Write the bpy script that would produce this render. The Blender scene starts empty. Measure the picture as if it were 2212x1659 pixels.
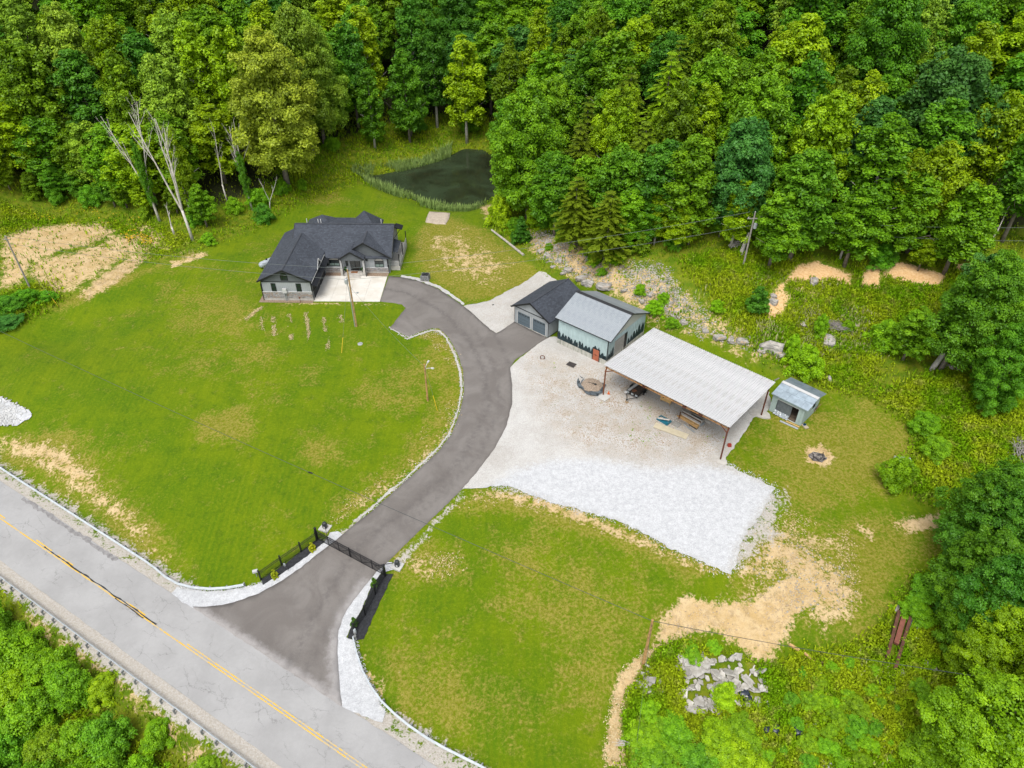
import bpy, math, random
import numpy as np
from mathutils import Vector, Matrix, Euler
from mathutils.geometry import delaunay_2d_cdt
R=math.radians; random.seed(7)
SC=bpy.context.scene; COL=SC.collection
# ------------------------------------------------------------------ camera, sky, sun, exposure
CAMZ=63.0; PITCH=R(38.5); FPX,CX,CY=1560.0,1106.0,829.5      # survey frame of 2212 x 1659
cam=bpy.data.cameras.new('camera'); cam.sensor_fit='HORIZONTAL'; cam.angle=2*math.atan(1106/FPX)
cam.clip_start=1.0; cam.clip_end=9000
co=bpy.data.objects.new('camera',cam); COL.objects.link(co); co.location=(0,0,CAMZ); co.rotation_euler=(R(90)-PITCH,0,0)
SC.camera=co
SUN=Vector((-0.16,-0.50,1.0)).normalized()
W=bpy.data.worlds.new('World'); SC.world=W; W.use_nodes=True
nt=W.node_tree; nt.nodes.clear()
sky=nt.nodes.new('ShaderNodeTexSky'); sky.sky_type='NISHITA'; sky.sun_disc=False
sky.sun_elevation=math.asin(SUN.z); sky.sun_rotation=math.atan2(SUN.x,SUN.y); sky.air_density=1.0; sky.dust_density=3.0
hs=nt.nodes.new('ShaderNodeHueSaturation'); hs.inputs['Saturation'].default_value=0.30
bg=nt.nodes.new('ShaderNodeBackground'); bg.inputs['Strength'].default_value=0.15
wo=nt.nodes.new('ShaderNodeOutputWorld')
nt.links.new(sky.outputs[0],hs.inputs['Color']); nt.links.new(hs.outputs[0],bg.inputs[0]); nt.links.new(bg.outputs[0],wo.inputs[0])
sl=bpy.data.lights.new('sun','SUN'); sl.energy=1.35; sl.angle=R(30); sl.color=(1.0,0.965,0.90)
so=bpy.data.objects.new('sun',sl); COL.objects.link(so); so.rotation_euler=SUN.to_track_quat('Z','Y').to_euler(); so.location=(-60,0,120)
VS=SC.view_settings; SC.display_settings.display_device='sRGB'; VS.view_transform='Standard'; VS.look='None'; VS.gamma=1.0; VS.use_curve_mapping=False
VS.exposure=0.90
SC.cycles.max_bounces=6; SC.cycles.diffuse_bounces=3; SC.cycles.transparent_max_bounces=4; SC.cycles.transmission_bounces=3
# ------------------------------------------------------------------ survey: sight line of the photograph met with the terrain
CP,SP=math.cos(PITCH),math.sin(PITCH)
def ray(px,py):
    x=(px-CX)/FPX; y=(py-CY)/FPX
    return (x,CP-y*SP,-(SP+y*CP))
def atz(px,py,z):
    d=ray(px,py); t=(z-CAMZ)/d[2]; return (d[0]*t,d[1]*t,z)
# surveyed spot heights: photo position + height, then hidden ground in metres
PXZ=[(0,1115,-4),(260,1310,-4),(480,1455,-4),(800,1655,-4),(0,1035,-4),(150,1135,-4),(390,1300,-4),(560,1410,-4),(735,1525,-4),(880,1625,-4),
 (0,1200,-4),(150,1345,-4),(320,1480,-4),(500,1610,-4),(0,1250,-4.2),(270,1480,-4.2),(520,1650,-4.2),(0,985,-3.9),(200,1130,-3.9),
 (60,1480,-7),(200,1600,-8),(20,1640,-10),(350,1659,-7.5),(700,1180,-2.6),(830,1240,-2.6),(640,1225,-3.2),(790,1340,-3.3),(570,1255,-3.5),(765,1390,-3.7),
 (500,1000,-1.6),(250,900,-1.2),(30,850,-1.2),(100,940,-2.6),(60,790,-.4),(600,800,.2),(300,720,.2),(450,640,1.0),
 (572,648,1.5),(678,648,1.5),(702,596,1.5),(839,597,1.5),(820,651,1.5),(480,560,1.8),(770,705,1.0),(924,866,-.2),
 (1050,850,-.1),(1100,750,.8),(980,660,1.2),(900,640,1.4),(1111,695,1.2),(1184,729,1.2),(1204,740,1.2),(1309,788,1.1),(1250,900,.3),(1080,960,-.7),(900,1100,-1.6),
 (1302,854,.3),(1556,992,0),(1645,894,0),(1500,1000,0),(1650,1060,-.4),(1400,1090,-.7),(1580,1235,-1.6),(1660,860,.1),(1778,910,.1),
 (1765,985,-.3),(1950,1000,0),(1900,1200,-1.3),(2050,1130,-1),(1650,1300,-2.3),(1800,1300,-2.2),(1100,1200,-1.9),(1100,1500,-3.3),(1350,1640,-4.2),(980,1640,-4.0),(1200,1350,-2.7),
 (1388,1440,-3),(1440,1400,-2.9),(1550,1470,-4.6),(1480,1600,-6),(1700,1640,-6),(1900,1600,-5),(2000,1400,-2.5),(2180,1550,-3.5),(2200,1250,-1),(1330,1500,-3.6),
 (700,430,2.0),(560,470,2.2),(830,440,2.0),(150,600,2.2),(100,540,2.6),(30,640,1.6),(0,700,.6),(220,560,2.2),(100,430,4.0),(300,470,3.0),(420,520,2.4),
 (990,470,2.2),(940,470,2.1),(1000,560,1.9),(1100,620,1.6),(1165,592,1.9),(1060,500,2.4),(1130,552,2.5),(1070,440,2.2),
 (1200,545,5.0),(1290,620,4.2),(1240,600,2.6),(1400,680,3.0),(1350,600,5.6),(1480,580,7.2),(1500,700,4.0),(1600,750,2.6),(1690,790,2.2),(1606,572,8.4),(1560,640,6.4),
 (1750,570,8.6),(1700,650,6.0),(1800,700,4.2),(1740,800,1.8),(1800,850,.9),(1960,590,8.2),(1900,680,5.2),(1900,800,2.4),(2012,797,3.0),(2100,800,3.0),(2100,570,9.0),(2080,900,1.4),(2200,900,1.6),(1700,740,3.2)]
XYZ=[(-30,128,2.0),(-22,130,2.0),(-16,160,.9),(-10,172,.9),(-25,158,1.2),(-45,150,4),(-75,150,8),(-110,140,10),(-140,110,9),(-150,190,22),(-95,190,18),(-60,185,11),(-30,192,4.0),(-8,196,4.2),
 (8,150,3.5),(12,132,4),(22,135,10),(40,128,13),(60,125,14),(85,120,14),(115,110,13),(140,100,12),(20,170,12),(45,165,21),(80,160,23),(120,150,23),(160,140,22),
 (-40,230,14),(0,230,14),(40,215,25),(90,205,32),(150,190,34),(-100,240,28),(-160,250,34),(0,280,28),(80,270,42),(-80,290,38),(0,340,42),(110,330,52),(-130,340,52),(180,260,48),(-200,180,26),(200,180,34),
 (90,70,3),(120,60,5),(95,45,2),(70,25,-3),(60,12,-4.5),(30,15,-4.4),(0,10,-6),(-25,12,-8),(-50,25,-9),(-80,40,-9),(-110,60,-9),(-120,110,1),(-80,92,-1.5),(40,33,-4),(160,60,9),(-100,108,1)]
XYZ=[(x*.9,93+(y-93)*.8 if y>93 else y,z) for x,y,z in XYZ]
CPT=np.array([atz(*q) for q in PXZ]+XYZ,float)
def _phi(r2): return np.where(r2>0,.5*r2*np.log(np.maximum(r2,1e-12)),0.)
def _tps(P):
    n=len(P); S=80.; q=P[:,:2]/S
    K=_phi(((q[:,None]-q[None])**2).sum(-1))+np.eye(n)*2e-3
    A=np.zeros((n+3,n+3)); A[:n,:n]=K; A[:n,n]=1; A[:n,n+1:]=q; A[n,:n]=1; A[n+1:,:n]=q.T
    b=np.zeros(n+3); b[:n]=P[:,2]; w=np.linalg.solve(A,b); return q,w,S
_Q,_Wt,_S=_tps(CPT)
def tps(X,Y):
    sh=X.shape; p=np.stack([X.ravel(),Y.ravel()],1)/_S; out=np.empty(len(p))
    for i in range(0,len(p),20000):
        c=p[i:i+20000]; d=((c[:,None]-_Q[None])**2).sum(-1)
        out[i:i+20000]=_phi(d)@_Wt[:-3]+_Wt[-3]+c@_Wt[-2:]
    return out.reshape(sh)
def sdpoly(X,Y,P):          # signed distance, positive inside
    P=np.asarray(P,float)[:,:2]; sh=X.shape; x=X.ravel(); y=Y.ravel(); d=np.full(x.shape,1e9); ins=np.zeros(x.shape,bool)
    for (ax,ay),(bx,by) in zip(P,np.roll(P,-1,0)):
        ex,ey=bx-ax,by-ay; t=np.clip(((x-ax)*ex+(y-ay)*ey)/(ex*ex+ey*ey+1e-9),0,1)
        d=np.minimum(d,np.hypot(x-ax-t*ex,y-ay-t*ey))
        c=((ay>y)!=(by>y))&(x<(bx-ax)*(y-ay)/((by-ay) if by!=ay else 1e-9)+ax); ins^=c
    return np.where(ins,d,-d).reshape(sh)
def sdline(X,Y,P,closed=False):
    P=np.asarray(P,float)[:,:2]; d=np.full(X.shape,1e9)
    for (ax,ay),(bx,by) in zip(P[:-1],P[1:]):
        ex,ey=bx-ax,by-ay; t=np.clip(((X-ax)*ex+(Y-ay)*ey)/(ex*ex+ey*ey+1e-9),0,1)
        d=np.minimum(d,np.hypot(X-ax-t*ex,Y-ay-t*ey))
    return d
def vnoise(X,Y,s,seed=0):   # smooth value noise in 0..1
    x=X/s+seed*17.31; y=Y/s+seed*9.77; xi=np.floor(x).astype(np.int64); yi=np.floor(y).astype(np.int64); fx=x-xi; fy=y-yi
    fx=fx*fx*(3-2*fx); fy=fy*fy*(3-2*fy)
    def h(a,b):
        n=(a*374761393+b*668265263+seed*144665)&0x7fffffff; n=((n^(n>>13))*1274126177)&0x7fffffff; return ((n^(n>>16))&0xffff)/65535.
    return (h(xi,yi)*(1-fx)+h(xi+1,yi)*fx)*(1-fy)+(h(xi,yi+1)*(1-fx)+h(xi+1,yi+1)*fx)*fy
def sm(a,b,x): t=np.clip((x-a)/(b-a),0,1); return t*t*(3-2*t)
def axis(lo,hi,st,far):
    c=np.arange(lo,hi+st/2,st); g=[]; d=st
    v=0
    while v<far: d*=1.22; v+=d; g.append(v)
    g=np.array(g); return np.concatenate([lo-g[::-1],c,hi+g])
GX=axis(-112,116,.6,3800); GY=axis(8,215,.6,3800)
MX,MY=np.meshgrid(GX,GY)
CXc=np.clip(MX,-210,210); CYc=np.clip(MY,4,345)
far=np.hypot(MX-CXc,MY-CYc)
near=(far<=0)
MZ=np.zeros_like(MX); MZ[near]=tps(MX[near],MY[near])
if (~near).any(): MZ[~near]=tps(CXc[~near],CYc[~near])
MZ+=sm(0,500,far)*(vnoise(MX,MY,420,5)-.45)*60
_d=MX*.515+MY*.857; _w=sm(10.8,12.9,_d)*sm(26.5,23.2,_d)*sm(160,90,np.abs(MX)); MZ=MZ*(1-_w)+_w*(-4.0-.02*np.abs(_d-18.1))
HOUSE_O,HOUSE_RZ=(-39.62,99.0),R(-1.0); GAR_O,GAR_RZ=(.40,93.09),R(-40.4); BARN_O,BARN_RZ=(6.75,87.55),R(-39.95); CAR_O,CAR_RZ=(12.43,76.30),R(-42.2); SHED_O,SHED_RZ=(34.35,73.42),R(-44.3)
def flat(o,rz,x0,x1,y0,y1,z,soft):
    global MZ
    c,s_=math.cos(rz),math.sin(rz); dx,dy=MX-o[0],MY-o[1]; lx=dx*c+dy*s_; ly=-dx*s_+dy*c
    e=np.hypot(np.maximum(np.maximum(x0-lx,lx-x1),0),np.maximum(np.maximum(y0-ly,ly-y1),0)); w=sm(soft,0,e); MZ=MZ*(1-w)+w*z
flat(HOUSE_O,HOUSE_RZ,-.5,20.7,-.6,23,1.46,3.5); flat(GAR_O,GAR_RZ,-.5,7.3,-1,10.5,1.16,2.5); flat(BARN_O,BARN_RZ,-.5,9.2,-.6,10.2,1.12,2.5); flat(SHED_O,SHED_RZ,-.3,4.8,-.3,4.8,.08,1.5)
PONDZ=0.75
POND=[atz(*q,PONDZ)[:2] for q in [(792,384),(830,378),(870,370),(905,361),(945,350),(975,338),(1000,324),(1040,326),(1075,345),(1095,385),(1075,415),(1045,437),(1005,451),(960,449),(925,440),(890,425),(850,410),(815,397)]]
sd=sdpoly(MX,MY,POND)
MZ=np.where(sd>-7,np.where(sd>0,np.minimum(MZ,PONDZ-.12-np.minimum(sd,4)*.4),PONDZ-.12+(np.maximum(MZ,PONDZ+.5)-PONDZ+.12)*sm(0,5,-sd)),MZ)
# uneven ground of the unmown bank and the wood
rough=sm(4.0,9.0,MZ)*sm(95,110,MY)
MZ+=rough*(vnoise(MX,MY,5.,2)-.5)*.9+(vnoise(MX,MY,9.,3)-.5)*.12
def H(x,y):
    x=np.asarray(x,float); y=np.asarray(y,float)
    i=np.clip(np.searchsorted(GX,x)-1,0,len(GX)-2); j=np.clip(np.searchsorted(GY,y)-1,0,len(GY)-2)
    u=(x-GX[i])/(GX[i+1]-GX[i]); v=(y-GY[j])/(GY[j+1]-GY[j])
    return (MZ[j,i]*(1-u)+MZ[j,i+1]*u)*(1-v)+(MZ[j+1,i]*(1-u)+MZ[j+1,i+1]*u)*v
def at(px,py,h=0.):         # where the sight line through a photo position comes down to h above the ground
    d=ray(px,py); t=np.arange(20.,420.,.5)/math.hypot(d[0],d[1]) ; X=d[0]*t; Y=d[1]*t; Z=CAMZ+d[2]*t
    g=Z-(H(X,Y)+h); k=np.nonzero(g<0)[0]
    if len(k)==0 or k[0]==0: i=len(t)-1; return Vector((X[i],Y[i],H(X[i],Y[i])))
    i=k[0]; f=g[i-1]/(g[i-1]-g[i]); tt=t[i-1]+f*(t[i]-t[i-1]); x=d[0]*tt; y=d[1]*tt
    return Vector((x,y,float(H(x,y))))
def gp(x,y,dz=0.): return Vector((x,y,float(H(x,y))+dz))
# ------------------------------------------------------------------ tags and mesh builder
def tag(o,label=None,cat=None,group=None,kind=None):
    if label: o['label']=label
    if cat: o['category']=cat
    if group: o['group']=group
    if kind: o['kind']=kind
    elif cat: o['kind']='thing'
    return o
def thing(name,loc,rz=0.,label=None,cat=None,group=None):
    o=bpy.data.objects.new(name,None); COL.objects.link(o); o.location=loc; o.rotation_euler=(0,0,rz); o.empty_display_size=.3
    return tag(o,label,cat,group)
def link(name,me,parent=None,loc=None,rot=None,scale=None):
    o=bpy.data.objects.new(name,me); COL.objects.link(o)
    if parent is not None: o.parent=parent
    if loc is not None: o.location=loc
    if rot is not None: o.rotation_euler=rot
    if scale is not None: o.scale=scale
    return o
class MB:
    def __init__(s): s.v=[]; s.f=[]; s.mi=[]
    def add(s,vs,fs,mi=0):
        n=len(s.v); s.v+= [tuple(p) for p in vs]; s.f+=[tuple(i+n for i in f) for f in fs]; s.mi+=[mi]*len(fs); return s
    def box(s,x0,x1,y0,y1,z0,z1,mi=0,M=None):
        vs=[Vector((x,y,z)) for z in (z0,z1) for y in (y0,y1) for x in (x0,x1)]
        if M is not None: vs=[M@p for p in vs]
        return s.add(vs,[(0,2,3,1),(4,5,7,6),(0,1,5,4),(2,6,7,3),(0,4,6,2),(1,3,7,5)],mi)
    def bar(s,a,b,w,h=None,mi=0,up=(0,0,1)):
        a=Vector(a); b=Vector(b); d=(b-a).normalized(); h=h or w; up=Vector(up)
        if abs(d.dot(up))>.98: up=Vector((0,1,0)) if abs(d.y)<.9 else Vector((1,0,0))
        x=d.cross(up).normalized()*w/2; z=x.cross(d).normalized()*h/2
        vs=[a-x-z,a+x-z,a+x+z,a-x+z,b-x-z,b+x-z,b+x+z,b-x+z]
        return s.add(vs,[(0,1,2,3)[::-1],(4,5,6,7),(0,1,5,4),(1,2,6,5),(2,3,7,6),(3,0,4,7)][0:6],mi)
    def tube(s,pts,rs,n=8,mi=0,cap=True):
        pts=[Vector(p) for p in pts]; rs=rs if isinstance(rs,(list,tuple)) else [rs]*len(pts); vs=[];fs=[]
        pv=None
        for i,p in enumerate(pts):
            d=(pts[min(i+1,len(pts)-1)]-pts[max(i-1,0)]).normalized()
            u=d.orthogonal().normalized() if pv is None else (pv-d*pv.dot(d)).normalized()
            pv=u; w=d.cross(u)
            for k in range(n): a=2*math.pi*k/n; vs.append(p+(u*math.cos(a)+w*math.sin(a))*rs[i])
        for i in range(len(pts)-1):
            for k in range(n): fs.append((i*n+k,i*n+(k+1)%n,(i+1)*n+(k+1)%n,(i+1)*n+k))
        if cap: fs.append(tuple(range(n))[::-1]); fs.append(tuple(range((len(pts)-1)*n,len(pts)*n)))
        return s.add(vs,fs,mi)
    def lathe(s,prof,n=12,c=(0,0,0),mi=0):
        return s.tube([(c[0],c[1],c[2]+z) for r,z in prof],[max(r,.001) for r,z in prof],n,mi)
    def prism(s,poly,d,mi=0):   # poly of 3D points, extruded along vector d
        n=len(poly); d=Vector(d); a=[Vector(p) for p in poly]; b=[p+d for p in a]
        return s.add(a+b,[tuple(range(n))[::-1],tuple(range(n,2*n))]+[(i,(i+1)%n,n+(i+1)%n,n+i) for i in range(n)],mi)
    def mesh(s,name,mats,smooth=False):
        me=bpy.data.meshes.new(name); me.from_pydata(s.v,[],s.f)
        for m in (mats if isinstance(mats,(list,tuple)) else [mats]): me.materials.append(m)
        if any(s.mi): me.polygons.foreach_set('material_index',s.mi)
        if smooth: me.polygons.foreach_set('use_smooth',[True]*len(me.polygons))
        me.validate(); me.update()
        # outward faces
        import bmesh as _b; bm=_b.new(); bm.from_mesh(me); _b.ops.recalc_face_normals(bm,faces=bm.faces); bm.to_mesh(me); bm.free()
        return me
    def build(s,name,mats,parent=None,loc=None,rot=None,smooth=False):
        return link(name,s.mesh(name,mats,smooth),parent,loc,rot)
def npmesh(name,V,F,mat,attrs=None,smooth=False):   # numpy quads (n,4) or tris (n,3)
    me=bpy.data.meshes.new(name); k=F.shape[1]
    me.vertices.add(len(V)); me.vertices.foreach_set('co',np.ascontiguousarray(V,dtype=np.float32).ravel())
    me.loops.add(F.size); me.loops.foreach_set('vertex_index',np.ascontiguousarray(F,dtype=np.int32).ravel())
    me.polygons.add(len(F)); me.polygons.foreach_set('loop_start',np.arange(0,F.size,k,dtype=np.int32))
    if smooth: me.polygons.foreach_set('use_smooth',np.ones(len(F),bool))
    me.materials.append(mat)
    for n,a in (attrs or {}).items():
        if a.ndim==1:
            at_=me.attributes.new(n,'FLOAT','POINT'); at_.data.foreach_set('value',a.astype(np.float32))
        else:
            at_=me.attributes.new(n,'FLOAT_COLOR','POINT'); c=np.ones((len(a),4),np.float32); c[:,:a.shape[1]]=a; at_.data.foreach_set('color',c.ravel())
    me.update(calc_edges=True); return me
def copytree(o,name=None):
    c=o.copy(); COL.objects.link(c)
    for ch in o.children:
        d=ch.copy(); COL.objects.link(d); d.parent=c
        for g in ch.children:
            e=g.copy(); COL.objects.link(e); e.parent=d
    return c
# ------------------------------------------------------------------ materials
class NG:
    def __init__(s,name):
        s.m=bpy.data.materials.new(name); s.m.use_nodes=True; s.t=s.m.node_tree; s.t.nodes.clear()
        s.out=s.t.nodes.new('ShaderNodeOutputMaterial')
    def n(s,ty,**kw):
        o=s.t.nodes.new(ty)
        for k,v in kw.items():
            if k.startswith('_'): setattr(o,k[1:],v)
            else:
                key=int(k[1:]) if k[0]=='i' and k[1:].isdigit() else k.replace('__',' ')
                s.set(o.inputs[key],v)
        return o
    def set(s,inp,v):
        if hasattr(v,'outputs'): s.t.links.new(v.outputs[0],inp)
        elif hasattr(v,'is_linked'): s.t.links.new(v,inp)
        elif isinstance(v,(tuple,list)) and len(v)==3 and inp.type=='RGBA': inp.default_value=(*v,1)
        else: inp.default_value=v
    def pos(s): return s.n('ShaderNodeNewGeometry').outputs['Position']
    def obj(s): return s.n('ShaderNodeTexCoord').outputs['Object']
    def noise(s,vec,scale,detail=3,rough=.55,dist=0.):
        return s.n('ShaderNodeTexNoise',Vector=vec,Scale=scale,Detail=detail,Roughness=rough,Distortion=dist).outputs['Fac']
    def math(s,op,a,b=0.,c=None,clamp=False):
        o=s.n('ShaderNodeMath',_operation=op,_use_clamp=clamp); s.set(o.inputs[0],a); s.set(o.inputs[1],b)
        if c is not None: s.set(o.inputs[2],c)
        return o.outputs[0]
    def ramp(s,f,a,b): # linear step a..b -> 0..1
        o=s.n('ShaderNodeMapRange',_interpolation_type='SMOOTHSTEP'); s.set(o.inputs['Value'],f); o.inputs['From Min'].default_value=a; o.inputs['From Max'].default_value=b; return o.outputs[0]
    def mix(s,f,a,b,mode='MIX'):
        o=s.n('ShaderNodeMix',_data_type='RGBA',_blend_type=mode,_clamp_factor=True); s.set(o.inputs[0],f); s.set(o.inputs[6],a); s.set(o.inputs[7],b); return o.outputs[2]
    def mapv(s,vec,scale=(1,1,1),rot=(0,0,0)):
        return s.n('ShaderNodeMapping',Vector=vec,Scale=scale,Rotation=rot).outputs[0]
    def scale(s,col,f):  # colour times number
        o=s.n('ShaderNodeVectorMath',_operation='SCALE'); s.set(o.inputs[0],col); s.set(o.inputs['Scale'],f); return o.outputs[0]
    def attr(s,name): return s.n('ShaderNodeAttribute',_attribute_name=name)
    def bump(s,h,st=.3,d=.05): return s.n('ShaderNodeBump',Height=h,Strength=st,Distance=d).outputs[0]
    def fin(s,col,rough=.8,metal=0.,normal=None,spec=.5,alb=.63):
        col=tuple(x*alb for x in col) if isinstance(col,tuple) else s.scale(col,alb)
        p=s.n('ShaderNodeBsdfPrincipled',Base__Color=col,Roughness=rough,Metallic=metal)
        p.inputs['Specular IOR Level'].default_value=spec
        if normal is not None: s.set(p.inputs['Normal'],normal)
        s.t.links.new(p.outputs[0],s.out.inputs[0]); return s.m
def plain(name,c,rough=.7,metal=0.,var=.2,sc=1.5,fine=0.,bump=0.,spec=.4,c2=None):
    g=NG(name); v=g.obj(); f=g.noise(v,sc,4,.6)
    col=g.mix(g.ramp(f,.3,.7),tuple(x*(1-var) for x in c),c2 or tuple(min(1,x*(1+var)) for x in c))
    if fine: col=g.scale(col,g.math('ADD',1-fine/2,g.math('MULTIPLY',g.noise(v,22,2),fine)))
    nm=g.bump(g.noise(v,12,3),bump,.02) if bump else None
    return g.fin(col,rough,metal,nm,spec)
# ------------------------------------------------------------------ ground zones (photo positions laid down on the terrain)
def wp(pts): return [tuple(at(*q)[:2]) for q in pts]
LINE=[(0,428),(110,436),(200,442),(300,466),(345,480),(425,505),(480,492),(560,470),(622,442),(690,418),(716,352),(800,325),(876,296),(965,280),(1035,306)]
LINE2=[(1098,430),(1110,470),(1215,500),(1335,528),(1480,548),(1600,522),(1750,545),(1900,572),(2010,590),(2110,560)]
FOREST=[(-420,at(0,428)[1]-8),(-110,at(0,428)[1]-4)]+wp(LINE)+wp([(1062,330),(1088,362),(1096,396)])+wp(LINE2)+[(95,98),(160,92),(420,86),(420,420),(-420,420)]
LAWN_EDGE=[(0,716),(60,690),(160,636),(300,577),(440,537),(560,492),(640,444),(700,424)]
Z=dict()
for k in 'dry dirt wild grav clay floor'.split(): Z[k]=np.zeros_like(MX)
core=(MX>-112)&(MX<116)&(MY<215)
def zone(k,poly,soft,amt=1.,world=False):
    P=np.array(poly if world else wp(poly)); b=(MX>P[:,0].min()-soft)&(MX<P[:,0].max()+soft)&(MY>P[:,1].min()-soft)&(MY<P[:,1].max()+soft)
    soft*=1.5; v=amt*sm(-soft,soft,sdpoly(MX[b],MY[b],P)); Z[k][b]=np.maximum(Z[k][b],v)
def strip(k,pts,w,soft,amt=1.):
    P=np.array(wp(pts)); b=(MX>P[:,0].min()-w-soft)&(MX<P[:,0].max()+w+soft)&(MY>P[:,1].min()-w-soft)&(MY<P[:,1].max()+w+soft)
    v=amt*sm(w+soft,w-soft,sdline(MX[b],MY[b],P)); Z[k][b]=np.maximum(Z[k][b],v)
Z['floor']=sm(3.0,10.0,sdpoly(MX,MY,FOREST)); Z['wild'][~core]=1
Z['wild']=np.maximum(Z['wild'],sm(-1.,1.,sdpoly(MX,MY,FOREST)))
zone('wild',[(-420,30)]+[(-200,120)]+wp([LINE[0]])+wp(LINE)+wp(LAWN_EDGE[::-1])+[(-84,88),(-120,80)],1.2,1,True)
zone('wild',[(1062,497),(1132,556),(1172,592),(1245,612),(1400,690),(1650,800),(1785,848),(1880,862),(1955,915),(1975,955),(1950,1000),(1960,1075),(2060,1115),(2120,1120),(2212,1130),(2212,560)]+LINE2[::-1],1.2)
zone('wild',[(1440,1385),(1392,1440),(1340,1500),(1318,1659),(2212,1659),(2212,1220),(2110,1150),(1965,1270),(1870,1390),(1720,1420),(1640,1440),(1550,1395)],1.0)
zone('wild',[(-150,100),(-140,20),(60,-10),(0,8)]+wp([(500,1645),(330,1510),(170,1385),(0,1262)])+[(-75,58)],1.0,1,True)
zone('wild',[(720,352),(860,300),(960,285),(1040,310),(1090,380),(1060,430),(1000,456),(930,450),(870,425),(800,402),(720,395),(690,418)],1.5)
# dry and worn lawn
for p,s,a in [([(430,905),(480,885),(535,890),(535,935),(480,955),(420,955)],1.5,.75),([(640,935),(730,945),(745,1000),(660,1010)],2.2,.62),([(760,830),(960,730),(990,800),(900,880),(780,860)],3,.5),
  ([(690,1150),(860,1045),(1000,880),(1002,800),(960,850),(860,990),(740,1090)],2,.68),([(845,1215),(990,1180),(1010,1245),(880,1270)],2,.75),
  ([(960,1105),(1050,1056),(1150,1062),(1340,1132),(1560,1235),(1500,1250),(1300,1170),(1100,1110)],1.2,.8),([(1100,1180),(1300,1200),(1420,1330),(1300,1500),(1180,1400)],5,.60),
  ([(800,1420),(1000,1400),(1200,1560),(1000,1640),(850,1530)],5,.58),([(1160,1310),(1215,1300),(1230,1350),(1170,1370)],1.2,.72),([(0,940),(150,930),(300,1100),(420,1240),(300,1200),(100,1040),(0,1000)],2,.72),
  ([(900,490),(970,470),(1060,500),(1165,590),(1060,648),(1000,655),(905,585)],1.6,.78),([(640,425),(720,408),(740,430),(660,445)],1.5,.6),([(1660,900),(1900,860),(1975,950),(1900,1080),(1700,1100),(1640,1000)],4,.72),
  ([(1590,1120),(1850,1120),(2050,1130),(1850,1390),(1600,1300)],4,.72),([(940,712),(990,760),(985,790),(930,740),(905,727)],1.0,.72),([(1180,740),(1260,790),(1240,850),(1170,790)],1.5,.6),([(380,620),(560,600),(600,800),(420,760)],9,.45),([(100,660),(300,580),(430,540),(420,556),(300,600),(120,680)],.9,.6)]: zone('dry',p,s,a)
# bare soil, straw
for p,s,a in [([(0,512),(60,490),(140,484),(225,478),(255,500),(195,528),(120,545),(70,570),(45,612),(0,622)],1.6,.82),([(252,480),(335,488),(352,522),(300,505)],1.4,.8),([(165,640),(235,580),(300,545),(322,556),(270,602),(190,652)],1.0,.72),
  ([(360,566),(448,541),(455,552),(370,582)],.7,.62),([(230,505),(350,495),(375,540),(300,550),(200,560)],2.0,.66),([(60,560),(150,545),(230,520),(300,545),(170,625),(110,640),(60,600)],1.8,.7),([(1425,1395),(1420,1360),(1440,1320),(1480,1290),(1560,1300),(1640,1290),(1700,1240),(1760,1250),(1775,1300),(1720,1335),(1690,1390),(1660,1435),(1600,1405),(1545,1362),(1480,1372)],1.1,.9),
  ([(1590,1170),(1690,1150),(1840,1240),(1860,1310),(1780,1360),(1700,1250)],2.6,.75),([(1560,1240),(1640,1130),(1700,1100),(1850,1180),(1800,1250),(1640,1300)],3,.5),([(1925,1125),(2040,1108),(2105,1130),(2050,1150),(1950,1146)],1.0,.8),([(1845,1125),(1890,1150),(1885,1168),(1850,1150)],.8,.72),
  ([(1350,1440),(1400,1398),(1425,1392),(1390,1440),(1352,1505),(1342,1560),(1352,1659),(1305,1659),(1312,1560),(1328,1480)],.55,.85),([(1735,965),(1780,960),(1805,985),(1785,1010),(1740,1000)],.8,.85),
  ([(900,520),(1000,490),(1120,570),(1080,630),(960,600)],3.5,.5),([(1130,490),(1290,555),(1400,632),(1500,690),(1440,690),(1330,640),(1240,600),(1150,545)],2.4,.85),([(1340,575),(1440,600),(1500,690),(1420,690)],2.4,.8),
  ([(1020,445),(1060,440),(1080,470),(1050,480)],1,.6),([(520,690),(560,662),(566,668),(530,700)],.6,.6),([(0,935),(150,960),(260,1080),(400,1240),(340,1215),(200,1090),(80,1010),(0,975)],1.5,.62),([(770,1380),(790,1420),(850,1520),(960,1620),(930,1640),(830,1560),(780,1470)],.8,.6),
  ([(0,1000),(150,1105),(330,1240),(385,1285),(360,1260),(200,1120),(60,1020)],.9,.6),([(60,1310),(250,1450),(420,1600),(480,1659),(430,1659),(330,1560),(180,1430),(60,1350)],1.3,.75),([(1580,1235),(1610,1200),(1690,1160),(1660,1240),(1600,1260)],1.2,.6),([(700,1160),(800,1090),(870,1040),(990,930),(980,900),(900,990),(760,1090)],1.2,.55),([(850,1215),(930,1190),(990,1220),(900,1260)],1.6,.5),([(980,1075),(1050,1056),(1150,1062),(1340,1135),(1560,1240),(1540,1250),(1300,1150),(1100,1085)],.8,.62),([(1300,540),(1400,570),(1500,630),(1620,715),(1710,790),(1640,790),(1560,745),(1440,705),(1330,625)],3.0,.55),([(1240,600),(1330,640),(1480,700),(1640,770),(1600,775),(1440,715),(1300,650)],1.2,.5),([(1640,620),(1760,600),(1800,640),(1720,690),(1640,670)],2.5,.48),([(610,652),(690,653),(840,655),(840,660),(610,660)],.3,.5)]: zone('dirt',p,s,a)
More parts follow.
